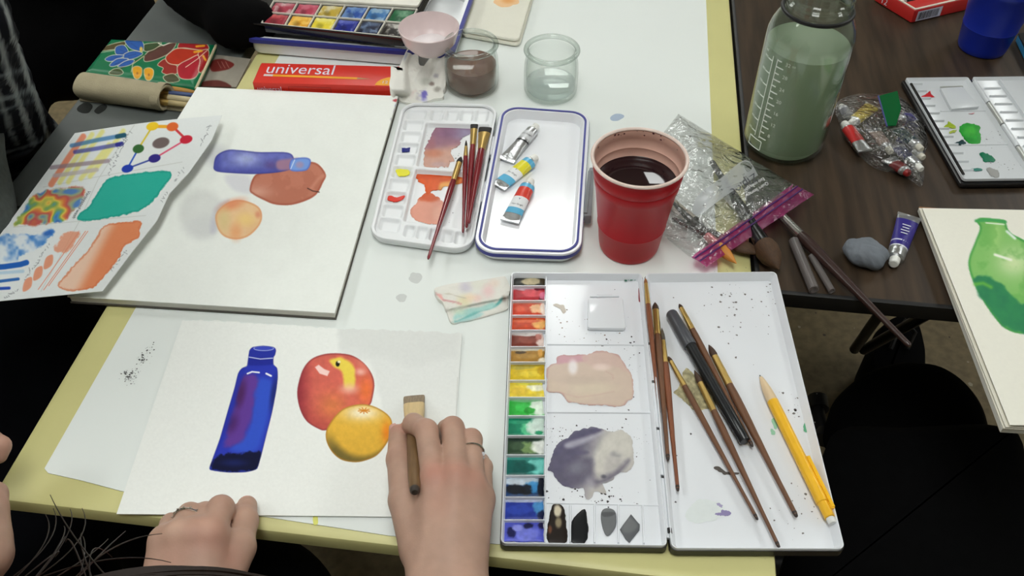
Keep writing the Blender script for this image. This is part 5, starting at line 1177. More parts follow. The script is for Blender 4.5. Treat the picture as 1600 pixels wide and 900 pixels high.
for lab, a, b, r, m in (('beige pen barrel with black end inside the zip bag', (1000, 277), (1084, 346), .0062, pmat('beige plastic', (188, 180, 168), rough=.35)), ('silver pen barrel under the white panel in the zip bag', (1128, 294), (1165, 337), .0058, pmat('satin silver', (186, 188, 184), rough=.3, metal=.4)), ('slim silver pen lying near the zip in the bag', (1094, 340), (1120, 372), .0036, pmat('satin silver'))):
    a = W(*a, TZ+.008); b = W(*b, TZ+.008); M, Ln = frame(a, b); n = 18; A_ = np.arange(n)*2*np.pi/n; f_ = lambda xs, rs: loft([np.column_stack([np.full(n, x), q*np.cos(A_), q*np.sin(A_)]) for x, q in zip(xs, rs)])
    t = thing('pen', lab, 'pen', M); mk('barrel', f_([0, .001, Ln-.001, Ln], [r*.8, r, r, r*.9]), m, t, local=True); mk('end_plug', f_([Ln-.0005, Ln, Ln+.002], [r*1.03, r*1.05, r*.7]), mb, t, local=True)
A0, B0, C0, D0 = (1060, 178), (1244, 290), (1082, 403), (958, 305)
m_bag = clear_mat('clear bag film', tint=(254, 254, 254), edge=(236, 238, 238), rough=.14, gloss=3.0, body=.10, body_rgb=(236, 239, 239), bump=.6, bsc=34)
t = thing('zip_bag', 'clear zip bag with pink closure holding brushes between the red cup and bottle', 'plastic bag', W(1110, 300, TZ))
u, v = np.meshgrid(np.linspace(0, 1, 90), np.linspace(0, 1, 70), indexing='ij')
bx = (A0[0]*(1-u)+B0[0]*u)*(1-v)+(D0[0]*(1-u)+C0[0]*u)*v; by = (A0[1]*(1-u)+B0[1]*u)*(1-v)+(D0[1]*(1-u)+C0[1]*u)*v
edge = np.clip(np.minimum(np.minimum(u*3.2, 1), np.minimum(v, 1-v)*5), 0, 1)**.6
hb = PZ+.0022+edge*(.017+.010*(fbm(bx, by, 26, 3, 3)-.5)+.008*np.abs(fbm(bx+by*.4, by, 15, 9, 3)-.5))
P = np.array([W(a, b, c) for a, b, c in zip(bx.ravel(), by.ravel(), hb.ravel())]).reshape(90, 70, 3)
g = gridmesh(P); mk('upper_film', (g[0], g[1][:, ::-1]), m_bag, t, sharp=80)
P2g = np.array([W(a, b, PZ+.0012) for a, b in zip(bx.ravel(), by.ravel())]).reshape(90, 70, 3)
Pm = P.copy()[::3, ::3]; Pm[:, :, 2] = TZ+.0018
g = gridmesh(Pm); mk('lower_film', (g[0], g[1]), m_bag, t)
m_pink = clear_mat('pink zip film', tint=(232, 132, 190), edge=(190, 80, 150), rough=.15, gloss=1.6, body=.42, body_rgb=(214, 92, 160), bump=.4, bsc=70)
def strip(p0, p1, q0, q1, h0, h1, n=40, wv=.002):
    k = np.linspace(0, 1, n); L = [W(p0[0]+(p1[0]-p0[0])*f, p0[1]+(p1[1]-p0[1])*f, h0+wv*math.sin(f*9)*.5+wv) for f in k]; R_ = [W(q0[0]+(q1[0]-q0[0])*f, q0[1]+(q1[1]-q0[1])*f, h1+wv*math.sin(f*9+1)*.5+wv) for f in k]
    Mx = [(np.array(a)+np.array(b))/2+[0, 0, .001*math.sin(i)] for i, (a, b) in enumerate(zip(L, R_))]
    return gridmesh(np.array([L, Mx, R_]))
zt_ = TZ+.017
mk('zip_band', strip((1244, 290), (1080, 402), (1272, 304), (1104, 417), zt_, zt_-.004), m_pink, t, sharp=80)
mk('zip_flap', strip((1240, 287), (1084, 398), (1222, 330), (1104, 417), zt_-.004, zt_-.006), m_pink, t, sharp=80)
for f, nm in ((.0, 'zip_ridge'), (.35, 'zip_ridge')):
    mk(nm, tube([W(1246+22*f-160*k, 291+13*f+112*k, zt_+.0025+.001*math.sin(9*k)) for k in np.linspace(0, 1, 30)], .0009, 6), clear_mat('violet zip ridge', tint=(170, 120, 190), edge=(120, 80, 150), rough=.1, gloss=1.5, body=.5, body_rgb=(140, 100, 180)), t)
# white writing panel and lettering on the film
def on_bag(x, y): 
    i = np.argmin((bx-x)**2+(by-y)**2); return W(x, y, hb.ravel()[i]+.0006)
pn = [(1083, 331), (1090, 306), (1128, 277), (1164, 250), (1183, 271), (1178, 278), (1138, 303), (1095, 334)]
k = smooth_poly(pn, 4); c = k.mean(0); XY = np.vstack([c[None]]+[c+(k-c)*f for f in (.25, .5, .75, 1)]); n = len(k)
F = [[0, 1+(j+1) % n, 1+j] for j in range(n)]+[[1+r*n+(j+1) % n, 1+(r+1)*n+(j+1) % n, 1+(r+1)*n+j, 1+r*n+j] for r in range(3) for j in range(n)]
mk('write_on_panel', (np.array([on_bag(*p) for p in XY]), F), clear_mat('milky panel', tint=(235, 238, 240), edge=(225, 228, 230), rough=.2, gloss=.8, body=.6, body_rgb=(226, 229, 232)), t)
def bag_text(s, px0, px1, hpx):
    g = text_geo(s, 1.0); V = np.asarray(g[0]); V = V/V[:, 0].max(); p0 = np.array(px0, float); p1 = np.array(px1, float); e = p1-p0; n = np.array([e[1], -e[0]])/np.linalg.norm(e)*hpx/ max(V[:, 1].max(), 1e-6)
    return np.array([on_bag(*(p0+e*a+n*b))+[0, 0, .0003] for a, b, _ in V]), g[1]
mk('lettering', bag_text('Ziploc', (1179, 270), (1140, 297), 13), pmat('grey bag ink', (70, 72, 76), rough=.5), t, smooth=False)
mk('small_print', join(bag_text('Quart Storage', (1199, 284), (1166, 304), 5), bag_text('Easy open tabs', (1193, 277), (1162, 296), 5)), pmat('white bag ink', (226, 228, 228), rough=.5), t, smooth=False)

# =================================================================== SMALL BAG OF PAINT TUBES
zs = lambda *p: (1280+p[0]/5, 120+p[1]/5)
zz = TZ+.0025
caps_ = pmat('cream cap', (206, 202, 188), rough=.4)
G_ = 'paint tubes in the small bag'
paint_tube('yellow-labelled paint tube in the small clear bag', zs(240, 370), zs(425, 225), zz+.006, .0072, [('label', .02, .95, (206, 184, 60))], group=G_)
paint_tube('red-labelled paint tube with bare silver end in the small bag', zs(190, 360), zs(360, 580), zz+.004, .0078, [('label', .02, .62, (196, 44, 44))], group=G_, crimp_w=.0095)
paint_tube('paint tube with cream cap in the middle of the small bag', zs(560, 590), zs(420, 410), zz+.006, .0068, [('label', .1, .8, (150, 130, 120))], group=G_, capm=caps_)
paint_tube('dark green paint tube lying under the green zip of the small bag', zs(800, 570), zs(600, 400), zz+.007, .0070, [('label', .15, .9, (30, 62, 60))], group=G_, capm=caps_)
paint_tube('black paint tube with cream cap at the right of the small bag', zs(815, 635), zs(640, 500), zz+.001, .0066, [('label', .2, .9, (28, 30, 40))], group=G_, capm=caps_)
paint_tube('navy paint tube with white cap at the near end of the small bag', zs(800, 725), zs(600, 540), zz+.006, .0066, [('label', .3, .9, (34, 36, 78))], group=G_)
paint_tube('red-tipped paint tube at the near corner of the small bag', zs(700, 760), zs(540, 640), zz+.001, .0072, [('label', .1, .6, (120, 34, 36))], group=G_, capm=pmat('red cap', (150, 32, 34), rough=.4))
paint_tube('violet paint tube at the far right of the small bag', zs(620, 320), zs(740, 310), zz+.004, .0066, [('label', .1, .9, (66, 60, 120))], group=G_)
paint_tube('white-capped silver tube at the far left corner of the small bag', zs(165, 225), zs(240, 320), zz+.002, .0066, [('label', .2, .9, (120, 120, 126))], group=G_)
ob = [(140, 210), (200, 160), (330, 130), (460, 135), (600, 130), (720, 235), (800, 330), (850, 510), (812, 640), (822, 760), (800, 850), (720, 800), (640, 760), (480, 720), (400, 680), (300, 590), (200, 450), (140, 300)]
O = smooth_poly([zs(*p) for p in ob], 5); n = len(O); c = O.mean(0); R_ = 18
fr = np.linspace(0, 1, R_+1)[1:]; XY = np.vstack([c[None]]+[c+(O-c)*f for f in fr]); ff = np.r_[0, np.repeat(fr, n)]
hh_ = zz+.0005+(1-ff**3)*(.021+.006*(fbm(XY[:, 0], XY[:, 1], 14, 2)-.5)*2)
P3 = np.array([W(a, b, q) for (a, b), q in zip(XY, hh_)])
F = [[0, 1+(j+1) % n, 1+j] for j in range(n)]+[[1+r*n+(j+1) % n, 1+(r+1)*n+(j+1) % n, 1+(r+1)*n+j, 1+r*n+j] for r in range(R_-1) for j in range(n)]
t = thing('tube_bag', 'small clear bag stuffed with paint tubes on the brown table', 'plastic bag', W(*c, TZ))
mk('upper_film', (P3, F), clear_mat('crinkled bag film', tint=(252, 252, 252), edge=(226, 228, 228), rough=.12, gloss=2.6, body=.05, body_rgb=(220, 222, 222), bump=.6, bsc=45), t, sharp=80)
mk('lower_film', (np.column_stack([P3[-n:, :2], np.full(n, TZ+.001)]), [list(range(n))]), clear_mat('crinkled bag film'), t)
gz = [zs(470, 150), zs(610, 112), zs(640, 250), zs(600, 380), zs(530, 385)]
gp = np.array([W(a, b, TZ+.026) for a, b in gz])
mk('green_zip', prism(gp, TZ+.0255, TZ+.0265), clear_mat('green zip film', tint=(70, 180, 110), edge=(40, 140, 80), rough=.15, gloss=1.2, body=.6, body_rgb=(30, 148, 84)), t, smooth=False)
mk('zip_ridge', tube([W(*zs(462, 150), TZ+.0268), W(*zs(530, 388), TZ+.0268)], .001, 6), pmat('blue zip ridge', (70, 76, 140), rough=.3), t)

# =================================================================== FAR-LEFT THINGS
def plate(P4, h0, h1, r=.001, ch=.0006): return slab(np.array([np.asarray(p)[:2] for p in P4]), r, h0, h1, ch)
# ---- pencil box
BZ = PZ+.0195
o_ = W(395, 129, BZ); ex = W(612, 135, BZ)-o_; Lb = np.linalg.norm(ex); ex /= Lb; ey = np.array([-ex[1], ex[0], 0]); wb = .046
t = thing('pencil_box', 'long red cardboard pencil box behind the sketch pad', 'box', o_*[1, 1, 0]+[0, 0, PZ])
m_redb = pmat('red printed card', (214, 46, 30), rough=.4, nz=.03)
Lb += .005
mk('box_body', slab(np.array([o_, o_+ex*Lb, o_+ex*Lb+ey*wb, o_+ey*wb])[:, :2], .0008, PZ+.0005, BZ, .0005), m_redb, t)
mk('end_flap', box(o_+ex*-.0004+ey*wb/2-[0, 0, .0095], (.0007, wb*.94, .017), math.atan2(ex[1], ex[0])), pmat('dark red card', (176, 36, 26), rough=.45), t, smooth=False)
def flat_on(name, pts, m, lift=.0003): # polygon in box-top coordinates (metres along, metres across)
    mk(name, (np.array([o_+ex*a+ey*b+[0, 0, lift] for a, b in pts]), [list(range(len(pts)))]), m, t, smooth=False)
m_wp = pmat('white print', (240, 236, 228), rough=.45)
g = text_geo('universal', 1.0); V = np.asarray(g[0]); w_ = V[:, 0].max()-V[:, 0].min(); V = V*[.088/w_, .024/.72*.95, 1]
mk('lettering', lay((V, g[1]), o_+ex*.0095+ey*.0225, ex, ey, .0003), m_wp, t, smooth=False)
m_py = pmat('yellow print', (238, 166, 34), rough=.45)
flat_on('pencil_picture', [(.022, .0150), (.132, .0135), (.132, .0178), (.022, .0195)], m_py)
flat_on('pencil_picture_eraser', [(.010, .0152), (.022, .0150), (.022, .0195), (.010, .0196)], pmat('pale print', (216, 206, 204), rough=.45))
flat_on('pencil_picture_point', [(.132, .0135), (.150, .0150), (.132, .0178)], pmat('brown print', (186, 142, 96), rough=.45))
flat_on('badge', [(min(.157+.028*(1-math.cos(a)), Lb-.001), .0012+.021*math.sin(a)) for a in np.linspace(0, math.pi*.95, 20)]+[(Lb-.001, .0012)], m_py)
g = text_geo('12', .0085); mk('badge_number', lay(g, o_+ex*.1645+ey*.0055, ex, ey, .0005), m_wp, t, smooth=False)
g = text_geo('universal', 1.0); V = np.asarray(g[0])*[.031/w_, .0115, 1]
mk('side_lettering', lay((V, g[1]), o_+ex*.004-[0, 0, .0125], ex, (0, 0, 1), .0008), m_wp, t, smooth=False)
flat = lambda a0, b0, a1, b1: (np.array([o_+ex*a0-ey*.0007-[0, 0, b0], o_+ex*a1-ey*.0007-[0, 0, b0], o_+ex*a1-ey*.0007-[0, 0, b1], o_+ex*a0-ey*.0007-[0, 0, b1]]), [[0, 1, 2, 3]])
mk('side_frame', join(flat(.045, .004, .1, .0045), flat(.045, .013, .1, .0135), flat(.045, .004, .0455, .0135), flat(.0995, .004, .1, .0135)), pmat('dark red print', (150, 30, 24), rough=.5), t, smooth=False)

# ---- white sealed box with the black paint box on it
H1 = PZ+.026
nl = W(380, 60, H1); nr = W(706, 86, H1); e1 = (nr-nl)/np.linalg.norm(nr-nl); e2 = np.array([-e1[1], e1[0], 0])
q = np.array([nl, nr, nr+e2*.19, nl+e2*.19])[:, :2]
t = thing('storage_box', 'white plastic box with a blue seal under the black paint box', 'box', (*q.mean(0), PZ))
O = lambda d: roundpoly(offset(ccw(q), d), .018, 8)
mk('container', loft([at(O(.008), PZ+.0005), at(O(.004), PZ+.003), at(O(.0015), H1-.006), at(O(.001), H1-.001), at(O(.002), H1), at(O(.009), H1), at(O(.011), PZ+.006)]), m_plas, t)
mk('seal', loft([at(O(-.0015), H1-.005), at(O(-.0015), H1+.0005), at(O(.003), H1+.0015), at(O(.003), H1-.004)], False, False), m_gask, t)
mk('lid_panel', prism(np.array([nl+e1*.178+e2*.012, nl+e1*.206+e2*.012, nl+e1*.206+e2*.18, nl+e1*.178+e2*.18])[:, :2], H1-.006, H1+.0011), m_plas, t)
H2 = H1+.021
nl = W(364, 33, H2); nr = W(640, 62, H2); e1 = (nr-nl)/np.linalg.norm(nr-nl); e2 = np.array([-e1[1], e1[0], 0]); wid = np.linalg.norm(nr-nl)
q = np.array([nl, nr, nr+e2*.125, nl+e2*.125])[:, :2]
t = pb = thing('paint_box', 'black metal paint box with rows of colourful pans on the white box', 'paint box', (*q.mean(0), H1+.0018))
O = lambda d, r=.004: roundpoly(offset(ccw(q), d), r, 5)
mk('tin', loft([at(O(.014, .012), H1+.0019), at(O(.006, .01), H1+.006), at(O(.004, .006), H2-.004), at(O(0), H2-.002), at(O(0), H2), at(O(.002), H2+.0003), at(O(.006), H2-.002)]), pmat('black enamel', (18, 18, 21), rough=.22, coat=.4), t)
pz = H2-.0025
IQ = np.array([W(409, 38, pz), W(626, 60, pz), W(652, 16, pz), W(428, 3, pz)])
x_ = (IQ[2]-IQ[1])[:2]; fq = [IQ[0][:2], IQ[1][:2], IQ[1][:2]+x_*2.6, IQ[0][:2]+(IQ[3]-IQ[0])[:2]*2.6]
mk('pan_bed', plate(fq, pz-.002, pz-.0002, .004), pmat('cream enamel', (222, 218, 206), rough=.35), t)
mk('mixing_flap', plate([IQ[3][:2]+(IQ[3]-IQ[0])[:2]*.06, IQ[2][:2]+x_*.06, IQ[2][:2]+x_*1.55, IQ[3][:2]+(IQ[3]-IQ[0])[:2]*1.55], pz-.0002, pz+.0045, .004, .0015), pmat('cream enamel'), t)
pans_ = [[(150, 50, 62), (222, 160, 46), (228, 208, 60), (24, 34, 130), (22, 28, 52), (38, 34, 32)], [(168, 60, 78), (176, 62, 84), (188, 160, 56), (34, 74, 154), (52, 108, 166), (26, 92, 56)]]
tint2 = [[(206, 96, 96), (240, 196, 100), (240, 232, 160), (120, 130, 200), (120, 140, 170), (200, 196, 190)], [(206, 176, 176), (200, 110, 126), (214, 206, 180), (120, 150, 190), (150, 176, 196), (120, 160, 130)]]
def pq(u, v): return (np.array([409, 38])*(1-u)+np.array([626, 60])*u)*(1-v)+(np.array([428, 3])*(1-u)+np.array([652, 16])*u)*v
for r_ in range(2):
    for c_ in range(6):
        u0, u1, v0, v1 = c_/6+.012, (c_+1)/6-.012, r_*.5+.03, r_*.5+.47
        O4 = []
        cs = [pq(u0, v0), pq(u1, v0), pq(u1, v1), pq(u0, v1)]
        for k in range(4):
            for f in np.linspace(0, 1, 6, endpoint=False): O4.append(cs[k]*(1-f)+cs[(k+1) % 4]*f)
        mid = pq((u0+u1)/2, (v0+v1)/2)
        def pp_(cv, c=tint2[r_][c_], m=mid, i=r_*6+c_):
            n = sstep(.5, .66, fbm(cv.x, cv.y, 6, i*7+3))[:, None]*.8; cv.c = cv.c*(1-n)+np.array(c)*n
            cv.ell(m[0]+3, m[1]-6, 12, 3, c, .6, .6, wob=.5, seed=i); cv.ell(m[0]-5, m[1]+3, 5, 4, np.array(cv.c[0])*.5, .6, .5, wob=.6, seed=i+2)
        mk('paint_pan', puddle(np.array(O4), pz+.0004, pans_[r_][c_], pp_, wob=1.2, ws=5, seed=i, th=.0016, rings=8, seg=44, smooth=False), m_wet, pb)
for k in range(7): mk('divider', bar(W(*pq(k/6, 0), pz), W(*pq(k/6, 1), pz), .0022, pz-.0005, pz+.0025, .5), pmat('cream enamel'), pb)
for v in (0, .5, 1): mk('divider', bar(W(*pq(0, v), pz), W(*pq(1, v), pz), .0022, pz-.0005, pz+.0025, .5), pmat('cream enamel'), pb)
# ---- bowl
bz = H2+.0012
bc = W(670, 42, bz+.032); bc[2] = bz
bM = Matrix.Translation(Vector([float(v) for v in bc]))
t = thing('ceramic_bowl', 'small pale pink ceramic bowl on the corner of the paint box', 'bowl', bM)
m_cer = pmat('pale pink ceramic', (226, 208, 208), rough=.25, nz=.04, nsc=40)
mk('bowl', lathe([(.001, .001), (.018, .001), (.021, 0), (.024, .003), (.033, .013), (.0375, .027), (.0385, .032), (.0375, .0328), (.0355, .028), (.031, .014), (.024, .008), (.001, .0075)], bc, 56), m_cer, t)
mk('glaze_pool', lathe([(.001, .0078), (.024, .0082), (.025, .0086)], bc, 40, False, False), pmat('white glaze', (232, 224, 226), rough=.15), t)

# ---- floral oilcloth pouch
FZ = GZ+.02
P4 = np.array([W(171, 57, FZ), W(336, 65, FZ), W(304, 133, FZ), W(126, 113, FZ)])
z0 = lambda p: ZC(p, 0, 0, 4)
def paint_pouch(cv):
    edge = (214, 206, 178)
    def petal(p, c, e=edge, w=1.1):
        P = z0(p); cv.fill(P, c, .6, wob=.5); S = smooth_poly(P); cv.line(np.vstack([S, S[:1]]), w, e, .5, .85)
    petal([(600, 320), (640, 295), (740, 265), (790, 262), (760, 300), (690, 312)], (84, 74, 44)); petal([(900, 360), (930, 320), (1010, 285), (1100, 268), (1060, 330), (980, 370), (910, 385)], (92, 58, 52)); petal([(900, 280), (960, 268), (1010, 270), (960, 310), (905, 320)], (60, 80, 50))
    cv.line(z0([(620, 330), (700, 318), (780, 300)]), 1, edge, .5, .8)
    cv.line(z0([(720, 460), (760, 425), (850, 380), (990, 300), (1060, 265)]), 1.4, (70, 60, 40)); cv.line(z0([(820, 450), (830, 400), (900, 350)]), 1.2, (200, 190, 150), .5); cv.line(z0([(990, 270), (1020, 285), (1060, 268)]), 1.6, (226, 220, 206), .6)
    for p in ([(780, 255), (820, 243), (870, 245), (898, 275), (892, 322), (860, 318), (810, 300)], [(720, 300), (745, 283), (780, 285), (802, 325), (770, 345), (725, 338)], [(765, 352), (800, 325), (850, 318), (892, 335), (850, 362), (800, 372)], [(656, 370), (690, 348), (740, 342), (775, 350), (720, 378), (680, 384)], [(685, 405), (730, 368), (790, 365), (800, 372), (760, 398), (705, 416)], [(735, 415), (775, 385), (820, 372), (840, 380), (815, 405), (765, 418)]): petal(p, (44, 92, 168))
    for p in ([(820, 270), (860, 300)], [(745, 310), (785, 325)], [(800, 350), (850, 338)], [(690, 370), (740, 355)], [(720, 400), (770, 380)]): cv.line(z0(p), .9, (30, 62, 130), .6, .7)
    cv.ell(*z0([(882, 308)])[0], 2.5, 4, (226, 190, 90), .4)
    for p in ([(985, 405), (1030, 368), (1080, 390), (1110, 420), (1110, 455), (1060, 470), (1012, 452), (1020, 425)],): petal(p, (150, 46, 40))
    for p, c in (([(1112, 300), (1125, 262), (1170, 245), (1230, 243), (1280, 262), (1305, 305), (1240, 312), (1160, 300)], (158, 30, 36)), ([(1035, 360), (1070, 322), (1110, 302), (1180, 305), (1245, 318), (1225, 365), (1140, 402), (1060, 398)], (180, 48, 28)), ([(1108, 440), (1118, 405), (1180, 370), (1245, 345), (1252, 420), (1225, 480), (1180, 496), (1125, 486)], (172, 32, 48)), ([(1240, 330), (1300, 310), (1300, 380), (1262, 450), (1240, 440), (1250, 380)], (160, 34, 36))): petal(p, c, w=1.4)
    for p in ([(1228, 290), (1275, 285)], [(1215, 325), (1260, 318)], [(1270, 350), (1285, 375)]): cv.line(z0(p), 3.4, (226, 160, 42), 1)
    cv.line(z0([(1160, 420), (1230, 372), (1300, 310)]), 1, (226, 206, 180), .5)
    for x, y in ((858, 458), (930, 468)): petal([(x-30, y-30), (x, y-45), (x+28, y-30), (x+26, y+10), (x+5, y+35), (x-20, y+25)], (222, 158, 36)); cv.ell(*z0([(x, y)])[0], 1.5, 2, (160, 100, 30), .5)
    petal([(680, 460), (710, 432), (750, 430), (770, 455), (740, 470)], (60, 76, 40)); petal([(1020, 480), (1070, 460), (1100, 470), (1120, 505), (1050, 515)], (74, 74, 48))
    cv.mottle(.05, 8, 3)
def pouch_pts(nu, nv):
    G = bil(P4, nu, nv); u = np.linspace(0, 1, nu)[:, None]; v = np.linspace(0, 1, nv)[None, :]
    e = np.minimum(np.minimum(u, 1-u)*wp_, np.minimum(v, 1-v)*hp_); k = np.clip(e/.012, 0, 1)
    G[:, :, 2] -= .0085*(1-np.sqrt(np.clip(1-(1-k)**2, 0, 1))); return G
wp_ = np.linalg.norm(P4[1]-P4[0]); hp_ = np.linalg.norm(P4[3]-P4[0])
t = thing('floral_pouch', 'green oilcloth pouch printed with blue and red flowers on the grey table', 'pouch', (*P4.mean(0)[:2], GZ))
G = pouch_pts(220, 130); painted('cloth', G, .004, (14, 112, 72), paint_pouch, pmat('oilcloth', rough=.3, nz=.02, attr=True, spec=.5), t, back=(14, 112, 72))
G2 = G.copy(); G2[:, :, 2] = 2*(FZ-.0095)-G2[:, :, 2]
V, F, n = sheet(np.where(np.arange(3) == 2, np.minimum(G2, FZ-.010)[::4, ::4], G2[::4, ::4]), .0003)
mk('underside', (V, F), pmat('green oilcloth back', (16, 104, 68), rough=.35), t)
zp = tube([P4[1]*[1, 1, 0]+[0, 0, FZ-.006], P4[2]*[1, 1, 0]+[0, 0, FZ-.006]], .0018, 8); mk('seam', zp, pmat('cream piping', (196, 184, 150), rough=.7), t)

# ---- canvas brush roll and its brushes
RZ = GZ+.0165
a = W(126, 133, RZ); b = W(260, 152, RZ)
m_can = pmat('unbleached canvas', (166, 156, 128), rough=.95, nz=.06, nsc=60, bump=.4, bsc=900)
t = thing('brush_roll', 'rolled beige canvas brush holder in front of the floral pouch', 'brush roll', a*[1, 1, 0]+[0, 0, GZ])
M, Ln = frame(a, b); n = 30; A_ = np.arange(n)*2*np.pi/n
def rr_(x, k, ph=0): return np.column_stack([np.full(n, x), (.019+.0012*np.sin(3*A_+ph))*k*np.cos(A_), (.0155+.001*np.sin(2*A_+ph))*k*np.sin(A_)])
mk('roll', xf(loft([rr_(x, k, x*20) for x, k in ((0, .85), (.002, .97), (Ln*.3, 1), (Ln*.6, 1.02), (Ln-.002, 1), (Ln, .97), (Ln-.001, .8), (Ln-.03, .72))]), M), m_can, t)
mk('hem', xf(loft([rr_(x, k) for x, k in ((Ln-.012, 1.015), (Ln-.011, 1.03), (Ln-.002, 1.03), (Ln-.001, 1.0))], False, False), M), m_can, t)
fq = np.array([W(124, 158, GZ+.001), W(262, 172, GZ+.001), W(290, 176, GZ+.001), W(300, 150, GZ+.001), W(255, 150, GZ+.001), W(130, 145, GZ+.001)])
mk('flap', plate(fq, GZ+.0006, GZ+.0035, .002, .0008), m_can, t)
for i, (y0, y1, c, r) in enumerate(((137, 143, (176, 128, 56), .0045), (144, 148, (58, 76, 120), .0035), (151, 156, (190, 176, 140), .0045), (158, 165, (176, 158, 112), .004))):
    p0 = W(238, y0-1, GZ+.012+.003*(i % 2)); p1 = W(311, y1+2, GZ+.008); M2, L2 = frame(p0, p1); m_ = 14; B_ = np.arange(m_)*2*np.pi/m_; f_ = lambda xs, rs: loft([np.column_stack([np.full(m_, x), q*np.cos(B_), q*np.sin(B_)]) for x, q in zip(xs, rs)])
    tt = thing('paintbrush', ('ochre-handled', 'blue-handled', 'pale wooden', 'tan-handled')[i]+' brush poking out of the canvas brush roll', 'brush', M2)
    mk('handle', f_([.02, .021, L2*.8, L2], [r, r, r*.9, r*.6]), pmat('roll handle %d' % i, c, rough=.5), tt, local=True); mk('ferrule', f_([0, .001, .021], [r*.9, r, r*1.02]), m_ferr, tt, local=True)
# ---- leaf card
P4 = np.array([W(326, 84, GZ+.004), W(392, 92, GZ+.004), W(369, 136, GZ+.004), W(300, 134, GZ+.004)])
def paint_leaf(cv):
    cv.fill(z0([(1310, 400), (1340, 375), (1390, 370), (1440, 385), (1462, 405), (1430, 430), (1380, 442), (1330, 445), (1315, 425)]), (112, 40, 36), 1, wob=1)
    for x in (1370, 1395, 1420): cv.line(z0([(x-10, 385), (x, 405), (x+12, 425)]), .9, (160, 110, 100), .5)
    cv.fill(z0([(1255, 520), (1290, 505), (1380, 505), (1440, 535), (1420, 545), (1260, 540)]), (92, 44, 38), 1, wob=1)
    cv.mottle(.06, 10, 2)
t = thing('leaf_card', 'grey card with a maroon leaf motif between the floral pouch and pencil box', 'card', (*P4.mean(0)[:2], GZ))
painted('card', bil(P4, 90, 60), .0025, (146, 140, 128), paint_leaf, art('glossy card', rough=.45), t, back=(140, 136, 126))

# =================================================================== FAR-RIGHT THINGS
# ---- black palette
KZ = TZ+.012
c0 = W(1505, 281, KZ); c1 = W(1413, 121, KZ); e2 = (c1-c0)/np.linalg.norm(c1-c0); hK = np.linalg.norm(c1-c0); e1 = np.array([e2[1], -e2[0], 0]); wK = np.linalg.norm(W(1512, 117, KZ)-c1)
t = thing('watercolour_box', 'black-backed watercolour palette with green puddles on the brown table', 'palette', c0*[1, 1, 0]+[0, 0, TZ])
m_w2 = pmat('grey-white enamel', (206, 210, 214), rough=.2, nz=.015)
def kq(a0, b0, a1, b1): return [c0+e1*a0*wK+e2*b0*hK, c0+e1*a1*wK+e2*b0*hK, c0+e1*a1*wK+e2*b1*hK, c0+e1*a0*wK+e2*b1*hK]
mk('base_shell', plate(kq(-.02, -.012, 1.0, 1.012), TZ+.0005, KZ-.005, .004, .002), pmat('black enamel'), t)
mk('paint_tray', tray_geo(np.array(kq(.012, .006, .985, .998)), KZ-.0045, KZ, KZ-.0035, .0012, .003, .004, .003), m_w2, t)
mk('lid_shell', plate(kq(1.03, -.012, 2.05, 1.012), TZ+.0005, KZ-.005, .004, .002), pmat('black enamel'), t)
mk('lid', tray_geo(np.array(kq(1.045, .006, 2.03, .998)), KZ-.0045, KZ, KZ-.0035, .0012, .003, .004, .003), m_w2, t)
fz_ = KZ-.0035
zk = lambda p: ZC(p, 1420, 100, 4.5)
mk('side_rail', join(bar(c0+e1*.004+e2*.01, c0+e1*.004+e2*hK*.93, .004, KZ-.001, KZ+.0012)), pmat('black enamel'), t)
for i in range(12):
    b = .05+i*.077; mk('well_ridge', bar(c0+e1*wK*.06+e2*hK*(b+.05), c0+e1*wK*.24+e2*hK*(b+.05), .004, fz_-.0004, fz_+.0022, .3), m_w2, t)
for i in range(11):
    b = .06+i*.083; mk('well_ridge', bar(c0+e1*wK*1.15+e2*hK*b, c0+e1*wK*1.4+e2*hK*b, .004, fz_-.0004, fz_+.0022, .3), m_w2, t)
mk('lid_ridge', bar(c0+e1*wK*1.46+e2*hK*.03, c0+e1*wK*1.46+e2*hK*.97, .004, fz_-.0004, fz_+.003, .4), m_w2, t)
for b in (.33, .66): mk('ridge', bar(c0+e1*wK*.28+e2*hK*b, c0+e1*wK*.95+e2*hK*b, .003, fz_-.0004, fz_+.001, .4), m_w2, t)
tp = [W(*p, fz_+.004) for p in zk([(222, 170), (375, 160), (495, 300), (300, 318)])]
mk('thumb_plate', plate(tp, fz_-.0002, fz_+.0045, .001), m_w2, t)
mk('hinge_pin', tube([W(*zk([(222, 163)])[0], fz_+.003), W(*zk([(378, 158)])[0], fz_+.003)], .0012, 8), pmat('satin silver'), t)
for i, (f0, f1) in enumerate(((.06, .27), (.28, .48), (.49, .7), (.71, .93))):
    mk('hinge', tube([c0+e1*wK*1.015+e2*hK*f0+[0, 0, .001], c0+e1*wK*1.015+e2*hK*f1+[0, 0, .001]], .0032, 10), [pmat('satin silver'), m_w2][i % 2], t)
def grn(cv): cv.ell(*zk([(430, 470)])[0], 10, 8, (70, 176, 60), .7, .8, wob=.5, seed=3); cv.ell(*zk([(400, 540)])[0], 12, 5, (24, 120, 40), .7, .7); cv.mottle(.12, 6, 3)
mk('green_puddle', puddle(zk([(358, 470), (365, 430), (400, 413), (440, 415), (475, 430), (500, 445), (498, 475), (508, 510), (505, 545), (480, 562), (430, 562), (395, 540), (372, 505)]), fz_+.0003, (40, 148, 50), grn, wob=3, ws=5, seed=2, th=.0003, rings=12, seg=80), m_wet, t)
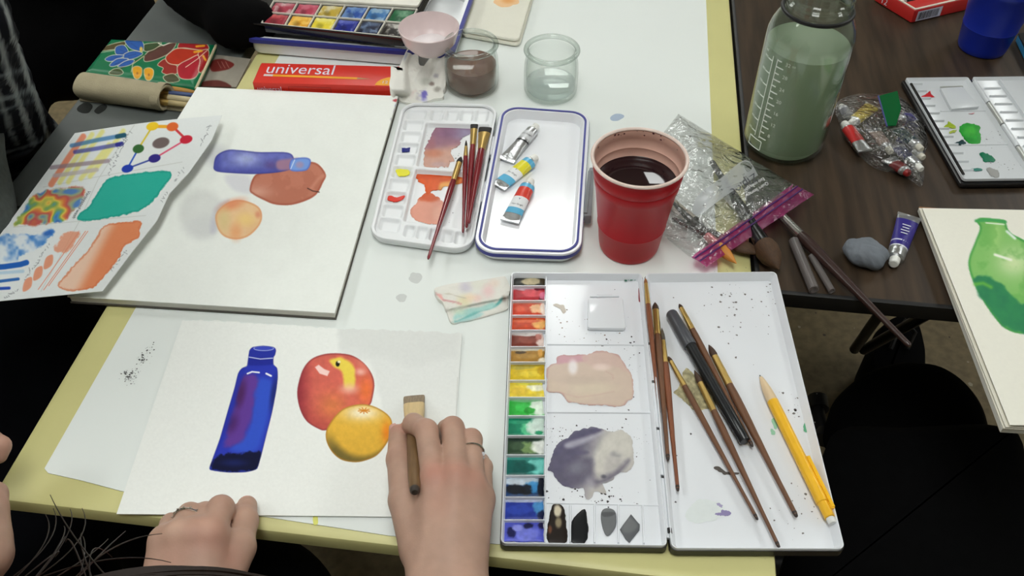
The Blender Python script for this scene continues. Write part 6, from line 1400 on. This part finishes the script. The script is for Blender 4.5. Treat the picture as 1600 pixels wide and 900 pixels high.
for nm, pts, c in (('red_paint', [(84, 232), (130, 205), (150, 192), (160, 215), (185, 232), (150, 234)], (192, 44, 50)), ('yellow_green_paint', [(245, 450), (270, 420), (280, 402), (300, 420), (325, 430), (330, 455), (290, 448)], (150, 172, 40)), ('olive_paint', [(285, 475), (310, 462), (338, 465), (318, 485), (290, 488)], (160, 176, 70)), ('dark_teal_paint', [(312, 560), (350, 545), (370, 530), (398, 545), (402, 565), (350, 570)], (24, 56, 60)), ('teal_paint', [(410, 745), (440, 735), (490, 732), (520, 745), (470, 752)], (52, 124, 112)), ('emerald_puddle', [(500, 640), (520, 620), (560, 635), (600, 660), (608, 685), (560, 690), (530, 685)], (18, 110, 78)), ('grey_puddle', [(545, 740), (570, 728), (620, 745), (636, 780), (610, 802), (575, 785), (555, 760)], (150, 150, 148)), ('pink_mark', [(415, 350), (440, 345), (466, 342), (450, 352)], (206, 140, 150))):
    mk(nm, puddle(zk(pts), fz_+.0006, c, None, wob=2, ws=4, seed=len(pts), th=.0005, rings=6, seg=44), m_wet, t)
tag(mk('paint_splatter', join(splat((1545, 215), (12, 8), 26, .0003, .0014, fz_, 41), splat((1565, 265), (14, 8), 20, .0003, .0012, fz_, 42)), ink, t, smooth=False), kind='stuff')
mk('dark_label', plate(kq(1.72, .68, 1.95, .78), KZ-.0034, KZ-.003, .0005, .0001), pmat('dark label', (50, 50, 54), rough=.4), t)

# ---- red box of sticks
XZ = TZ+.020
n0 = W(1430, 17, XZ); eL = (W(1375, -16, XZ)-n0); eL /= np.linalg.norm(eL); eR = (W(1516, -3, XZ)-n0); eR /= np.linalg.norm(eR)
bq = [n0, n0+eR*.10, n0+eR*.10+eL*.075, n0+eL*.075]
t = thing('red_stick_box', 'open red and white box of pastel sticks at the top behind the bottle', 'box', n0*[1, 1, 0]+[0, 0, TZ])
m_rb = pmat('red box card', (186, 34, 30), rough=.45)
mk('sleeve', tray_geo(np.array(bq), TZ+.0005, XZ, TZ+.006, .0018, .002, .0015, .001), m_rb, t)
mk('inner_rim', loft([at(roundpoly(offset(ccw(np.array(bq)[:, :2]), d), .001, 3), z) for d, z in ((.0016, TZ+.008), (.0016, XZ+.001), (.0045, XZ+.001), (.0065, TZ+.009))], False, False), pmat('cream card', (222, 216, 200), rough=.7), t)
mk('red_flap', plate([n0+eR*.008+eL*.009, n0+eR*.094+eL*.009, n0+eR*.094+eL*.028, n0+eR*.008+eL*.028], XZ-.006, XZ-.002, .001), m_rb, t)
for i in range(5):
    a = n0+eR*(.012+.017*i)+eL*.032+[0, 0, -.006]; ss = tag(mk('pastel_stick', tube([a, a+eL*.036], .0055, 10), pmat(('white pastel', 'black pastel')[i % 2], ((230, 228, 220), (34, 34, 36))[i % 2], rough=.8), M=Matrix.Translation(Vector([float(v) for v in a]))), ('first', 'second', 'third', 'fourth', 'fifth')[i]+' pastel stick from the left in the red box, '+('white', 'black')[i % 2], 'pastel', 'pastel sticks in the red box')
g = text_geo('12', .013); mk('box_number', lay(g, n0+eL*.062-[0, 0, .016], -eL, (0, 0, 1), .0004), m_wp, t, smooth=False)
nR = np.cross(eR, [0, 0, 1])
lb = lambda a0, a1, b0, b1, l: (np.array([n0+eR*a+nR*l-[0, 0, b] for a, b in ((a0, b0), (a1, b0), (a1, b1), (a0, b1))]), [[0, 1, 2, 3]])
mk('barcode_label', lb(.006, .05, .002, .0175, .0008), m_wp, t, smooth=False)
r = np.random.default_rng(2); x = .009; gs = []
while x < .044:
    w = .0004+.0012*r.random(); gs.append(lb(x, x+w, .004, .0155, .0011)); x += w+.0005+.001*r.random()
mk('barcode', join(*gs), pmat('black print', (40, 40, 44), rough=.6), t, smooth=False)
g = text_geo('pastels', .008); mk('flap_lettering', lay(g, n0+eR*.018+eL*.014+[0, 0, -.002], eR, eL, .0003), pmat('pale pink print', (222, 160, 150), rough=.5), t, smooth=False) if False else None

# ---- black case with a light blue edge
q4 = [W(1591, 52, TZ+.012), W(1612, 97, TZ+.012), W(1720, 90, TZ+.012), W(1700, 40, TZ+.012)]
t = thing('blue_edged_case', 'black case with a light blue edge beside the blue cup', 'case', np.mean(q4, 0)*[1, 1, 0]+[0, 0, TZ])
mk('case', plate(q4, TZ+.0096, TZ+.013, .003, .001), m_blk, t); mk('blue_edge', plate(q4, TZ+.0005, TZ+.0095, .004, .001), pmat('light blue plastic', (40, 150, 200), rough=.4), t)

# =================================================================== PEOPLE
m_skin = pmat('skin', rough=.5, spec=.35, nz=.035, nsc=120, attr=True, bump=.06, bsc=700)
_b = next(n for n in m_skin.node_tree.nodes if n.type == 'BSDF_PRINCIPLED'); _b.inputs['Subsurface Weight'].default_value = .05; _b.inputs['Subsurface Radius'].default_value = (.006, .002, .001); _b.inputs['Subsurface Scale'].default_value = .6
m_nail = pmat('finger nail', (214, 168, 156), rough=.25, nz=.02)
def H(x, y, h): return W(x, y, PZ+h)
SK = (178, 144, 126)
def skin_cols(V, red, pale=()):
    """even skin tone, ruddier over the knuckles"""
    n = fbm(V[:, 0]+V[:, 2]*.6, V[:, 1]-V[:, 2]*.4, .012, 4)[:, None]; c = np.tile(np.array(SK, float), (len(V), 1))*(1+(n-.5)*.10)
    for p, r, k in red:
        w = (np.exp(-((V-np.asarray(p))**2).sum(1)/(r*r))*k)[:, None]; c = c*(1-w)+np.array([184., 118, 102])*w
    for p, r, k in pale:
        w = (np.exp(-((V-np.asarray(p))**2).sum(1)/(r*r))*k)[:, None]; c = c*(1-w)+np.array([206., 172, 150])*w
    return lin(np.clip(c, 0, 255))
def hand_field(palm, fingers, kp=.0075, kf=.004, kj=.0045):
    def fn(X, Y, Z_):
        d = None
        for a, b, ra, rb in palm:
            c = cap(X, Y, Z_, a, b, ra, rb); d = c if d is None else smin(d, c, kp)
        f = None
        for pts, rad in fingers:
            c = chain(X, Y, Z_, pts, rad, kf); f = c if f is None else smin(f, c, .0012)
        return smin(d, f, kj)
    return fn
def bounds(palm, fingers, m):
    P = np.array([p for a, b, ra, rb in palm for p in (a, b)]+[p for pts, _ in fingers for p in pts]); return P.min(0)-m, P.max(0)+m
def nail(tip, d, n, w, l):
    """a small curved nail: tip point on the skin, d along the finger, n outwards"""
    d = np.asarray(d, float); d /= np.linalg.norm(d); n = np.asarray(n, float); n -= d*(n @ d); n /= np.linalg.norm(n); s = np.cross(d, n); V = []; nu, nv = 9, 7
    for i in range(nu):
        for j in range(nv):
            a = -1+2*i/(nu-1); b = j/(nv-1); ww = w*(1-.18*(b-.5)**2*4*(.5 if b < .5 else 1)); V.append(tip+s*a*ww-d*(1-b)*l+n*(.0008-.45*w*a*a-.0006*(1-b)))
    V = np.array(V).reshape(nu, nv, 3); g = gridmesh(V); return g
# ---- right hand
wl, wr = H(676, 925, .040), H(724, 925, .040)
ri = [H(679, 750, .058), H(666, 673, .055), H(646, 662, .040), H(637, 668, .029)]
rm = [H(714, 748, .062), H(707, 669, .047), H(699, 671, .024), H(693, 684, .010)]
rg = [H(739, 758, .056), H(736, 687, .042), H(729, 687, .020), H(721, 699, .0085)]
rp_ = [H(753, 778, .047), H(754, 730, .034), H(751, 722, .017), H(744, 731, .0085)]
rt_ = [H(657, 860, .036), H(632, 782, .040), H(624, 718, .034), H(621, 676, .026)]
palm = [(wl, ri[0], .0172, .0108), (wl*.6+wr*.4, rm[0], .0178, .0112), (wl*.25+wr*.75, rg[0], .0175, .0104), (wr, rp_[0], .0158, .0096),
        (wl-[0, 0, .006], H(697, 785, .040), .0165, .013), (wr-[0, 0, .006], H(732, 795, .034), .016, .012), (wl, rt_[1], .0160, .0112), (rt_[0], ri[0], .013, .0082),
        (H(683, 765, .052), H(716, 765, .055), .0092, .0098), (H(716, 765, .055), H(741, 773, .049), .0095, .009), (H(741, 773, .049), H(752, 788, .042), .0088, .0085)]
el_r = np.array([.075, .06, .72]); sh_r = np.array([.02, -.12, 1.0])
palm += [(wl, el_r-[.018, 0, 0], .0185, .03), (wr, el_r+[.018, 0, 0], .0185, .03)]
fing = [(ri, [.0105, .0092, .0084, .0066]), (rm, [.0108, .0094, .0084, .0066]), (rg, [.0102, .0089, .0080, .0064]), (rp_, [.009, .0078, .007, .0058]), (rt_, [.015, .0118, .0104, .0074])]
lo, hi = bounds(palm, fing, .022); VR, FR = surface_nets(hand_field(palm, fing), lo, hi, .0017)
CR = skin_cols(VR, [(ri[0]+[0, 0, .01], .012, .55), (rm[0]+[0, 0, .01], .012, .35), (rg[0]+[0, 0, .008], .012, .35), (ri[1], .009, .35), (rm[1], .009, .35), (rg[1], .009, .3), (rt_[2], .01, .3), (rt_[3], .009, .45), (H(690, 790, .06), .012, .25), (ri[3], .009, .5)])
# ---- left hand
wl2, wr2 = H(250, 955, .022), H(322, 965, .022)
li = [H(329, 836, .046), H(345, 795, .038), H(351, 799, .017), H(346, 810, .0068)]
lm = [H(305, 836, .049), H(321, 803, .032), H(330, 803, .014), H(327, 811, .0068)]
lr = [H(281, 838, .047), H(297, 805, .038), H(306, 806, .016), H(302, 814, .0068)]
lp = [H(257, 846, .041), H(268, 819, .031), H(278, 818, .014), H(276, 825, .0068)]
lt = [H(345, 915, .020), H(372, 856, .026), H(381, 815, .019), H(386, 790, .0115)]
palm2 = [(wl2, lp[0], .0175, .0118), (wl2*.7+wr2*.3, lr[0], .018, .0122), (wl2*.4+wr2*.6, lm[0], .018, .0122), (wr2, li[0], .018, .012), (wr2, lt[1], .016, .0125), (li[0], lm[0], .0088, .009), (lm[0], lr[0], .009, .009), (lr[0], lp[0], .009, .0088), (lt[1], li[0], .008, .0085), (H(290, 850, .03), H(290, 930, .016), .016, .018)]
el_l = np.array([-.33, .08, .70])
palm2 += [(wl2, el_l-[.02, 0, 0], .0185, .03), (wr2, el_l+[.02, .0, 0], .0185, .03)]
fing2 = [(li, [.0116, .0102, .0086, .0068]), (lm, [.0112, .0090, .0082, .0066]), (lr, [.0108, .0094, .008, .0064]), (lp, [.0098, .0082, .007, .0058]), (lt, [.014, .0122, .0110, .0082])]
lo, hi = bounds(palm2, fing2, .022); VL, FL = surface_nets(hand_field(palm2, fing2), lo, hi, .0017)
CL = skin_cols(VL, [(H(325, 832, .055), .013, .5), (H(360, 870, .04), .012, .3), (lt[2], .01, .25), (H(270, 870, .05), .02, .2), (li[1], .01, .35)], [(li[0]+[0, 0, .011], .008, .5), (lr[0]+[0, 0, .011], .008, .45), (lt[2]+[0, 0, .01], .008, .45)])
# ---- head and neck of the painter (leaning in from below the frame), same body
hd = np.array([-.112, .040, 1.020]); nk = np.array([-.11, -.10, .97]); rib = np.array([-.12, -.15, .80])
def head_f(X, Y, Z_):
    d = np.sqrt(((X-hd[0])/.073)**2+((Y-hd[1])/.092)**2+((Z_-hd[2])/.095)**2); d = (d-1)*.08
    d = smin(d, cap(X, Y, Z_, hd+[0, .055, -.055], hd+[0, .04, -.075], .035, .03), .03)          # jaw
    d = smin(d, cap(X, Y, Z_, hd+[0, .088, -.01], hd+[0, .108, -.034], .008, .012), .012)         # nose
    for s in (-1, 1):
        d = smin(d, cap(X, Y, Z_, hd+[s*.073, -.005, .0], hd+[s*.076, -.008, -.03], .009, .007), .008)   # ears
        d = np.maximum(d, -(np.sqrt((X-hd[0]-s*.031)**2+(Y-hd[1]-.098)**2+(Z_-hd[2]-.006)**2)-.013))     # eye sockets
    d = smin(d, cap(X, Y, Z_, hd+[-.018, .083, -.058], hd+[.018, .083, -.058], .006, .006), .006)       # lips
    d = smin(d, cap(X, Y, Z_, hd+[0, -.03, -.06], nk, .05, .055), .03); d = smin(d, cap(X, Y, Z_, nk, rib, .055, .12), .05)
    for e, s in ((el_r, 1), (el_l, -1)): d = smin(d, chain(X, Y, Z_, [rib+[s*.13, .02, .13], e], [.05, .036], .03), .04)
    return d
VH, FH = surface_nets(head_f, (-.42, -.30, .62), (.2, .17, 1.14), .007)
V = np.vstack([VR, VL, VH]); F = np.vstack([FR, FL+len(VR), FH+len(VR)+len(VL)]); C = np.vstack([CR, CL, skin_cols(VH, [])])
t = painter = thing('person', 'person painting, hands with rings reaching in from the near edge of the yellow table', 'person', (-.1, -.1, 0))
mk('body', (V, F, C), m_skin, t, sharp=180)
m_dark = pmat('black knit', (13, 13, 15), rough=.95, spec=.08, nz=.2, nsc=60)
def sdf_part(name, fn, lo, hi, h, m, parent, col=None):
    V, F = surface_nets(fn, lo, hi, h); return mk(name, (V, F) if col is None else (V, F, col(V)), m, parent, sharp=180)
def top_f(X, Y, Z_):
    d = cap(X, Y, Z_, rib+[0, 0, .1], rib+[.0, -.05, -.3], .15, .16); d = smin(d, cap(X, Y, Z_, rib+[-.13, .02, .14], rib+[.13, .02, .14], .075, .075), .05)
    for e, s, w in ((el_r, 1, (wl+wr)/2), (el_l, -1, (wl2+wr2)/2)):
        d = smin(d, cap(X, Y, Z_, rib+[s*.14, .02, .14], e, .062, .05), .03); d = smin(d, cap(X, Y, Z_, e, e+(w-e)*.42, .05, .046), .02)
    return d
sdf_part('jumper', top_f, (-.5, -.42, .33), (.28, .28, 1.1), .009, m_dark, t)
def leg_f(X, Y, Z_):
    d = None
    for s in (-1, 1):
        c = chain(X, Y, Z_, [np.array([-.12+s*.08, -.18, .50]), np.array([-.14+s*.12, .36, .55]), np.array([-.14+s*.12, .30, .08])], [.11, .09, .055], .03); d = c if d is None else np.minimum(d, c)
        d = np.minimum(d, cap(X, Y, Z_, np.array([-.14+s*.12, .28, .05]), np.array([-.14+s*.13, .44, .042]), .044, .04))
    return d
sdf_part('trousers', leg_f, (-.5, -.35, -.01), (.25, .55, .67), .009, pmat('dark denim', (13, 15, 20), rough=.9, spec=.08, nz=.2, nsc=60), t)
# red cuff at the left wrist
d_ = (el_l-(wl2+wr2)/2); cw = (wl2+wr2)/2
cp = [cw+d_*f for f in (-.06, .0, .1, .3)]
mk('red_cuff', tube(cp, [.045, .0465, .046, .046], 28, False, .62), pmat('red knit cuff', (150, 22, 34), rough=.9), t)
# hair: a cap of strands and loose locks
m_hairp = pmat('dark brown hair', (30, 20, 14), rough=.5, spec=.25, nz=.3, nsc=3, stretch=(200, 8, 8))
def hair_f(X, Y, Z_):
    d = (np.sqrt(((X-hd[0])/.088)**2+((Y-hd[1]+.012)/.098)**2+((Z_-hd[2]-.012)/.105)**2)-1)*.09
    d = smin(d, cap(X, Y, Z_, hd+[0, -.06, .0], hd+[0, -.13, -.10], .075, .06), .04)
    d = np.maximum(d, -(np.sqrt((X-hd[0])**2+(Y-hd[1]-.135)**2+(Z_-hd[2]+.075)**2)-.085))
    return d+.003*np.sin(X*260+fbm(X, Y, .03, 3)*8)
hb_ = sdf_part('hair', hair_f, hd-[.13, .26, .2], hd+[.13, .13, .13], .004, m_hairp, t)
r = np.random.default_rng(8); gs = []
def lock(p0, p1, p2, rad, n=14):
    k = np.linspace(0, 1, n)[:, None]; P = (1-k)**2*p0+2*k*(1-k)*p1+k*k*p2; gs.append(tube(P, rad*np.sin(np.clip(np.linspace(.25, 3.05, n), 0, 3.1))+.0002, 6))
for i in range(16):   # strands falling at the left
    s = r.random(); a = W(60+r.normal(0, 55), 935, .98); b = W(95+70*s+r.normal(0, 14), 850+r.normal(0, 12), .94); c = W(60+190*s+r.normal(0, 22), 790+r.normal(0, 30)+60*s, .88)
    lock(a, b, c, .00013+.00012*r.random())
for i in range(40):   # the lock along the bottom edge
    a = W(130+r.normal(0, 20), 925+r.normal(0, 10), 1.06); b = W(270+r.normal(0, 15), 872+r.normal(0, 7), 1.06); c = W(430+r.normal(0, 22), 925+r.normal(0, 8), 1.04)
    lock(a, b, c, .0009+.0008*r.random())
tag(mk('hair_strands', join(*gs), m_hairp, t), kind='stuff')
# nails
mk('nail', nail(rt_[3]+(rt_[3]-rt_[2])/np.linalg.norm(rt_[3]-rt_[2])*.0055+np.array([-.005, 0, .0045]), rt_[3]-rt_[2], np.array([-.7, -.1, .75]), .0052, .011), m_nail, t)
mk('nail', nail(lt[3]+(lt[3]-lt[2])/np.linalg.norm(lt[3]-lt[2])*.006+np.array([.003, 0, .0068]), lt[3]-lt[2], np.array([.55, -.1, .85]), .0058, .0115), m_nail, t)
# rings
m_slv = pmat('silver', (214, 212, 206), rough=.15, metal=1)
def torus(c, ax, R, r_, n=36, m=8):
    ax = np.asarray(ax, float)/np.linalg.norm(ax); u = np.cross(ax, [0.3, .2, 1]); u /= np.linalg.norm(u); v = np.cross(ax, u); V = []; F = []
    for i in range(n):
        a = 2*np.pi*i/n; d = u*math.cos(a)+v*math.sin(a)
        for j in range(m): b = 2*np.pi*j/m; V.append(c+d*(R+r_*math.cos(b))+ax*r_*math.sin(b))
    for i in range(n):
        for j in range(m): F.append([i*m+j, ((i+1) % n)*m+j, ((i+1) % n)*m+(j+1) % m, i*m+(j+1) % m])
    return np.array(V), F
c = rg[0]*.30+rg[1]*.70; rw = thing('ring', 'thin silver ring with a small stone on the right hand', 'ring', c)
mk('band', torus(c, rg[1]-rg[0], .0101, .0008), m_slv, rw)
sp = c+np.array([.0092, -.004, .004]); mk('stone', lathe([(.0002, -.0016), (.0021, .0004), (.0014, .0012), (.0002, .0013)], sp, 10), pmat('clear stone', (226, 230, 236), rough=.05, metal=.4), rw, smooth=False)
mk('stone', lathe([(.0002, -.001), (.0012, .0004), (.0002, .0012)], sp+[.0005, -.0032, -.0008], 10), pmat('clear stone'), rw, smooth=False)
c = lr[0]*.22+lr[1]*.78; rw = thing('ring', 'silver braided ring on the left hand', 'ring', c)
ax = lr[1]-lr[0]; mk('band', torus(c, ax, .0108, .0010), m_slv, rw)
gs = []
axn = ax/np.linalg.norm(ax); u = np.cross(axn, [.3, .2, 1]); u /= np.linalg.norm(u); v = np.cross(axn, u)
for i in range(28):
    a = 2*np.pi*i/28; p = c+(u*math.cos(a)+v*math.sin(a))*.0119+axn*(.0009 if i % 2 else -.0009); gs.append(lathe([(.0001, -.0009), (.0009, 0), (.0001, .0009)], p, 7))
mk('braid', join(*gs), m_slv, rw)
# ---- the wide brush held in the right hand
tipb = H(647, 619, .0015); endb = H(648, 766, .066); M, Ln = frame(endb, tipb); n = 20; A_ = np.arange(n)*2*np.pi/n
t = thing('wide_brush', 'stubby wide brush with pale chisel head held in the right hand', 'brush', M)
def fl(xs, ws, hs): return loft([np.column_stack([np.full(n, x), np.sign(np.cos(A_))*np.abs(np.cos(A_))**.5*w, np.sign(np.sin(A_))*np.abs(np.sin(A_))**.5*h]) for x, w, h in zip(xs, ws, hs)])
mk('handle', loft([np.column_stack([np.full(n, x), r_*np.cos(A_), r_*np.sin(A_)]) for x, r_ in ((.001, .0038), (.004, .0044), (.02, .0052), (Ln*.4, .0064), (Ln*.6, .0062), (Ln*.7, .0068))]), pmat('brown wood brush', (112, 84, 52), rough=.45, stretch=(8, 60, 60), nz=.25, nsc=6), t, local=True)
mk('end_knob', loft([np.column_stack([np.full(n, x), r_*np.cos(A_), r_*np.sin(A_)]) for x, r_ in ((-.0035, .0006), (-.003, .0024), (-.001, .0037), (.0015, .004), (.004, .0036))]), pmat('dark knob', (50, 42, 36), rough=.4), t, local=True)
mk('head', fl([Ln*.67, Ln*.7, Ln*.76, Ln*.83, Ln*.875], [.0068, .0078, .0088, .0094, .0096], [.0066, .0066, .0056, .0046, .0042]), pmat('pale birch head', (206, 180, 132), rough=.55, stretch=(6, 60, 60), nz=.1, nsc=6), t, local=True)
mk('bristles', fl([Ln*.87, Ln*.92, Ln*.97, Ln], [.0093, .0096, .0098, .0096], [.0040, .0034, .0022, .0009]), pmat('taupe bristles', (140, 122, 100), rough=.7, stretch=(3, 300, 300), nz=.25, nsc=3), t, local=True)

# ---- person in plaid at the left
t = thing('person', 'person in a black and white plaid shirt seated at the far left edge', 'person', (-.75, .7, 0))
s0, s1, s2, s3 = W(-122, 40, .98), W(-58, 125, .86), W(24, 225, .675), W(44, 320, .60)
s4 = W(30, 430, .56)
r_ = np.random.default_rng(1)
def sl_f(X, Y, Z_):
    d = chain(X, Y, Z_, [s0, s1, s2, s3, s4], [.075, .060, .050, .050, .05], .03); return d+.006*(fbm(X*1.0+Z_, Y-Z_*.6, .03, 6, 3)-.5)*2+.002*np.sin((Y+Z_*.8)*130)
def sl_c(V):
    x, y = PX(V); c = np.tile([9., 11, 17], (len(V), 1)); w = fbm(x, y, 20, 9)*9
    lw = lambda d, hw, s=1.5: sstep(hw+s, hw-s, np.abs(d))
    ax = np.array([.32, .95]); px_ = np.array([.95, -.32])
    al = x*ax[0]+y*ax[1]; ac = x*px_[0]+y*px_[1]
    for off, hw, k in ((-22, 5, .75), (4, 3.5, .85), (27, 5, .65), (-48, 4, .6), (46, 2, .7)):
        k_ = (lw(ac+w-off-4, hw)*k*(y < 228))[:, None]; c = c*(1-k_)+np.array([150., 156, 154])*k_
    for off, hw, k in ((118, 3, .6), (152, 4, .7), (168, 2, .55), (232, 2.5, .75), (244, 5, .42), (268, 2.2, .5), (282, 6, .34), (318, 3, .3)):
        k_ = (lw(al+w*.6-off, hw)*k)[:, None]; c = c*(1-k_)+np.array([128., 136, 138])*k_
    return lin(c)
sdf_part('plaid_sleeve', sl_f, np.min([s0, s1, s2, s3, s4], 0)-.1, np.max([s0, s1, s2, s3, s4], 0)+.1, .005, pmat('plaid flannel', rough=.95, spec=.1, nz=.1, nsc=200, attr=True), t, sl_c)
g0, g1 = W(-55, 225, .80), W(-52, 345, .76)
sdf_part('grey_vest', lambda X, Y, Z_: cap(X, Y, Z_, g0, g1, .042, .046)+.003*np.sin(Z_*90), np.minimum(g0, g1)-.08, np.maximum(g0, g1)+.08, .006, pmat('grey fleece', (74, 80, 78), rough=.95, nz=.2, nsc=150), t)
def lp_f(X, Y, Z_):
    d = cap(X, Y, Z_, W(-480, 250, .95), W(-330, 520, .46), .15, .17)
    for a, b, r0, r1 in (((-160, 400), (30, 430), .12, .105), ((-160, 600), (70, 600), .12, .105), ((-130, 780), (10, 900), .10, .09)): d = smin(d, cap(X, Y, Z_, W(*a, .48), W(*b, .50), r0, r1), .05); d = smin(d, cap(X, Y, Z_, W(*b, .5), W(*b, .5)*[1, 1, 0]+[0.03, 0, .06], .10, .06), .05)  # third limb is an added dark mass standing in for the shaded floor
    return d
sdf_part('dark_trousers_and_shade', lp_f, (-1.35, .2, -.02), (-.1, 1.45, 1.1), .014, pmat('black denim', (8, 9, 13), rough=.95, spec=.08, nz=.2, nsc=50), t)
k1 = [W(-40, 700, .80), W(-16, 688, .80), W(0, 697, .80), W(-2, 712, .796)]; k2 = [W(-50, 820, .79), W(-20, 800, .80), W(-8, 792, .79), W(-8, 822, .786)]; k3 = [W(-50, 850, .79), W(-18, 842, .795), W(-5, 838, .786), W(-8, 862, .782)]; k4 = [W(-55, 885, .785), W(-22, 880, .79), W(-8, 874, .78), W(-12, 895, .776)]; k5 = [W(-55, 770, .79), W(-30, 765, .80), W(-6, 770, .79), W(-10, 790, .785)]
pl = [(W(-30, 792, .79), W(-26, 866, .785), .019, .021), (W(-150, 790, .78), W(-48, 785, .788), .026, .016), (W(-150, 830, .775), W(-50, 850, .786), .026, .016), (W(-260, 850, .74), W(-140, 815, .776), .03, .026), (k1[0], W(-100, 780, .785), .012, .016)]
fg = [(k, [.0095, .0085, .0078, .0066]) for k in (k1, k2, k3, k4, k5)]
lo, hi = bounds(pl, fg, .035); V, F = surface_nets(hand_field(pl, fg), lo, hi, .0022); mk('hand', (V, F, skin_cols(V, [(k1[2], .01, .4), (k2[2], .012, .3)])), m_skin, t, sharp=180)

# ---- person in black at the far left
t = thing('person', 'person in black clothes leaning over the far end of the grey table', 'person', (-1.1, 1.5, 0))
def bk_f(X, Y, Z_):
    d = chain(X, Y, Z_, [W(60, -190, .80), W(10, -90, .54), W(10, 10, .44)], [.15, .16, .15], .08)
    d = smin(d, chain(X, Y, Z_, [W(-80, 10, .5), W(90, 40, .50), W(150, 30, .48)], [.16, .13, .12], .06), .06); d = smin(d, chain(X, Y, Z_, [W(-120, 150, .48), W(-40, 150, .46), W(-60, 260, .1)], [.15, .11, .08], .05), .04)
    a = chain(X, Y, Z_, [W(220, -230, .86), W(305, -110, .83), W(336, -16, .785), W(366, 30, .774)], [.08, .06, .040, .032], .04); a = smin(a, cap(X, Y, Z_, W(366, 34, .774), W(400, 36, .774), .032, .03), .03); a = smin(a, cap(X, Y, Z_, W(334, -8, .785), W(290, -24, .785), .038, .038), .03)
    return smin(d, a, .04)+.006*(fbm(X+Z_, Y, .06, 4)-.5)
sdf_part('black_clothes', bk_f, (-1.75, .75, -.02), (-.25, 2.2, 1.22), .014, pmat('black cloth', (7, 7, 8), rough=.95, spec=.08, nz=.3, nsc=40), t)

# =================================================================== CHAIR AND BAG AT THE RIGHT
m_up = pmat('black upholstery', (7, 7, 8), rough=.92, spec=.08, nz=.25, nsc=80)
SZ = .47
def Sx(x, y, z=SZ): return W(x, y, z)
t = thing('office_chair', 'black padded swivel chair at the near right beside the palette', 'chair', Sx(1420, 760, 0)*[1, 1, 0])
seat = smooth_poly([(1304, 640), (1316, 605), (1350, 575), (1395, 558), (1430, 555), (1475, 562), (1515, 588), (1545, 630), (1560, 690), (1575, 760), (1600, 860), (1500, 980), (1330, 980), (1235, 880), (1285, 735), (1310, 680)], 5)
so = ccw(np.array([Sx(*p)[:2] for p in seat]))
mk('seat', loft([at(offset(so, .012), SZ-.075), at(so, SZ-.06), at(offset(so, -.002), SZ-.03), at(offset(so, .003), SZ-.012), at(offset(so, .012), SZ-.003), at(offset(so, .03), SZ)]), m_up, t)
sc = so.mean(0)
bk = lambda X, Y, Z_: cap(X, Y, Z_, np.array([sc[0]-.06, sc[1]-.22, .62]), np.array([sc[0]+.14, sc[1]-.24, .62]), .10, .10)
bo_ = ccw(np.array([Sx(*q)[:2] for q in smooth_poly([(1300, 694), (1400, 690), (1560, 690), (1592, 760), (1640, 900), (1660, 1010), (1430, 1040), (1190, 1010), (1226, 880), (1270, 760)], 4)]))
mk('rear_cushion', loft([at(offset(bo_, .02), .46), at(bo_, .475), at(bo_, .50), at(offset(bo_, .012), .512), at(offset(bo_, .022), .516)]), m_up, t)
mk('stem', lathe([(.03, .12), (.03, .395)], (*sc, 0), 16), m_blkm, t)
for i in range(5):
    a = i*2*math.pi/5+.4; e = np.array([sc[0]+.27*math.cos(a), sc[1]+.27*math.sin(a)])
    mk('foot_arm', tube([(*sc, .13), (*(sc+(e-sc)*.5), .105), (*e, .075)], [.024, .02, .015], 10), m_blk, t)
    mk('caster', lathe([(.001, -.011), (.024, -.011), (.027, -.006), (.027, .006), (.024, .011), (.001, .011)], (0, 0, 0), 18), m_blk, t, local=True) if False else mk('caster', tube([(e[0]-.011, e[1], .028), (e[0]+.011, e[1], .028)], .0275, 18), m_blk, t)
mk('lever', tube([Sx(1300, 690, .40), Sx(1284, 672, .40), Sx(1278, 640, .40)], .009, 10), m_blk, t)
mk('lever_knob', tube([Sx(1279, 640, .40), Sx(1277, 622, .40)], .014, 12), m_blk, t)
mk('lever_knob', tube([Sx(1284, 688, .40), Sx(1290, 676, .40)], .013, 12), m_blk, t)
# dark shoulder bag on the floor beneath the table edge
bo = ccw(np.array([W(*p, .16)[:2] for p in smooth_poly([(1360, 560), (1364, 530), (1374, 505), (1392, 490), (1420, 484), (1440, 498), (1450, 525), (1454, 560), (1440, 600), (1375, 600)], 5)]))
t = thing('floor_bag', 'rounded black bag on the floor under the brown table edge', 'bag', (*bo.mean(0), 0))
mk('bag_body', loft([at(offset(bo, .01), .001), at(bo, .03), at(bo, .13), at(offset(bo, .008), .155), at(offset(bo, .025), .162)]), m_up, t)
mk('strap', tube([W(1392, 545, .166), W(1404, 515, .19), W(1414, 500, .19), W(1430, 520, .19), W(1418, 545, .166)], .004, 8), pmat('black webbing', (26, 26, 28), rough=.6), t)
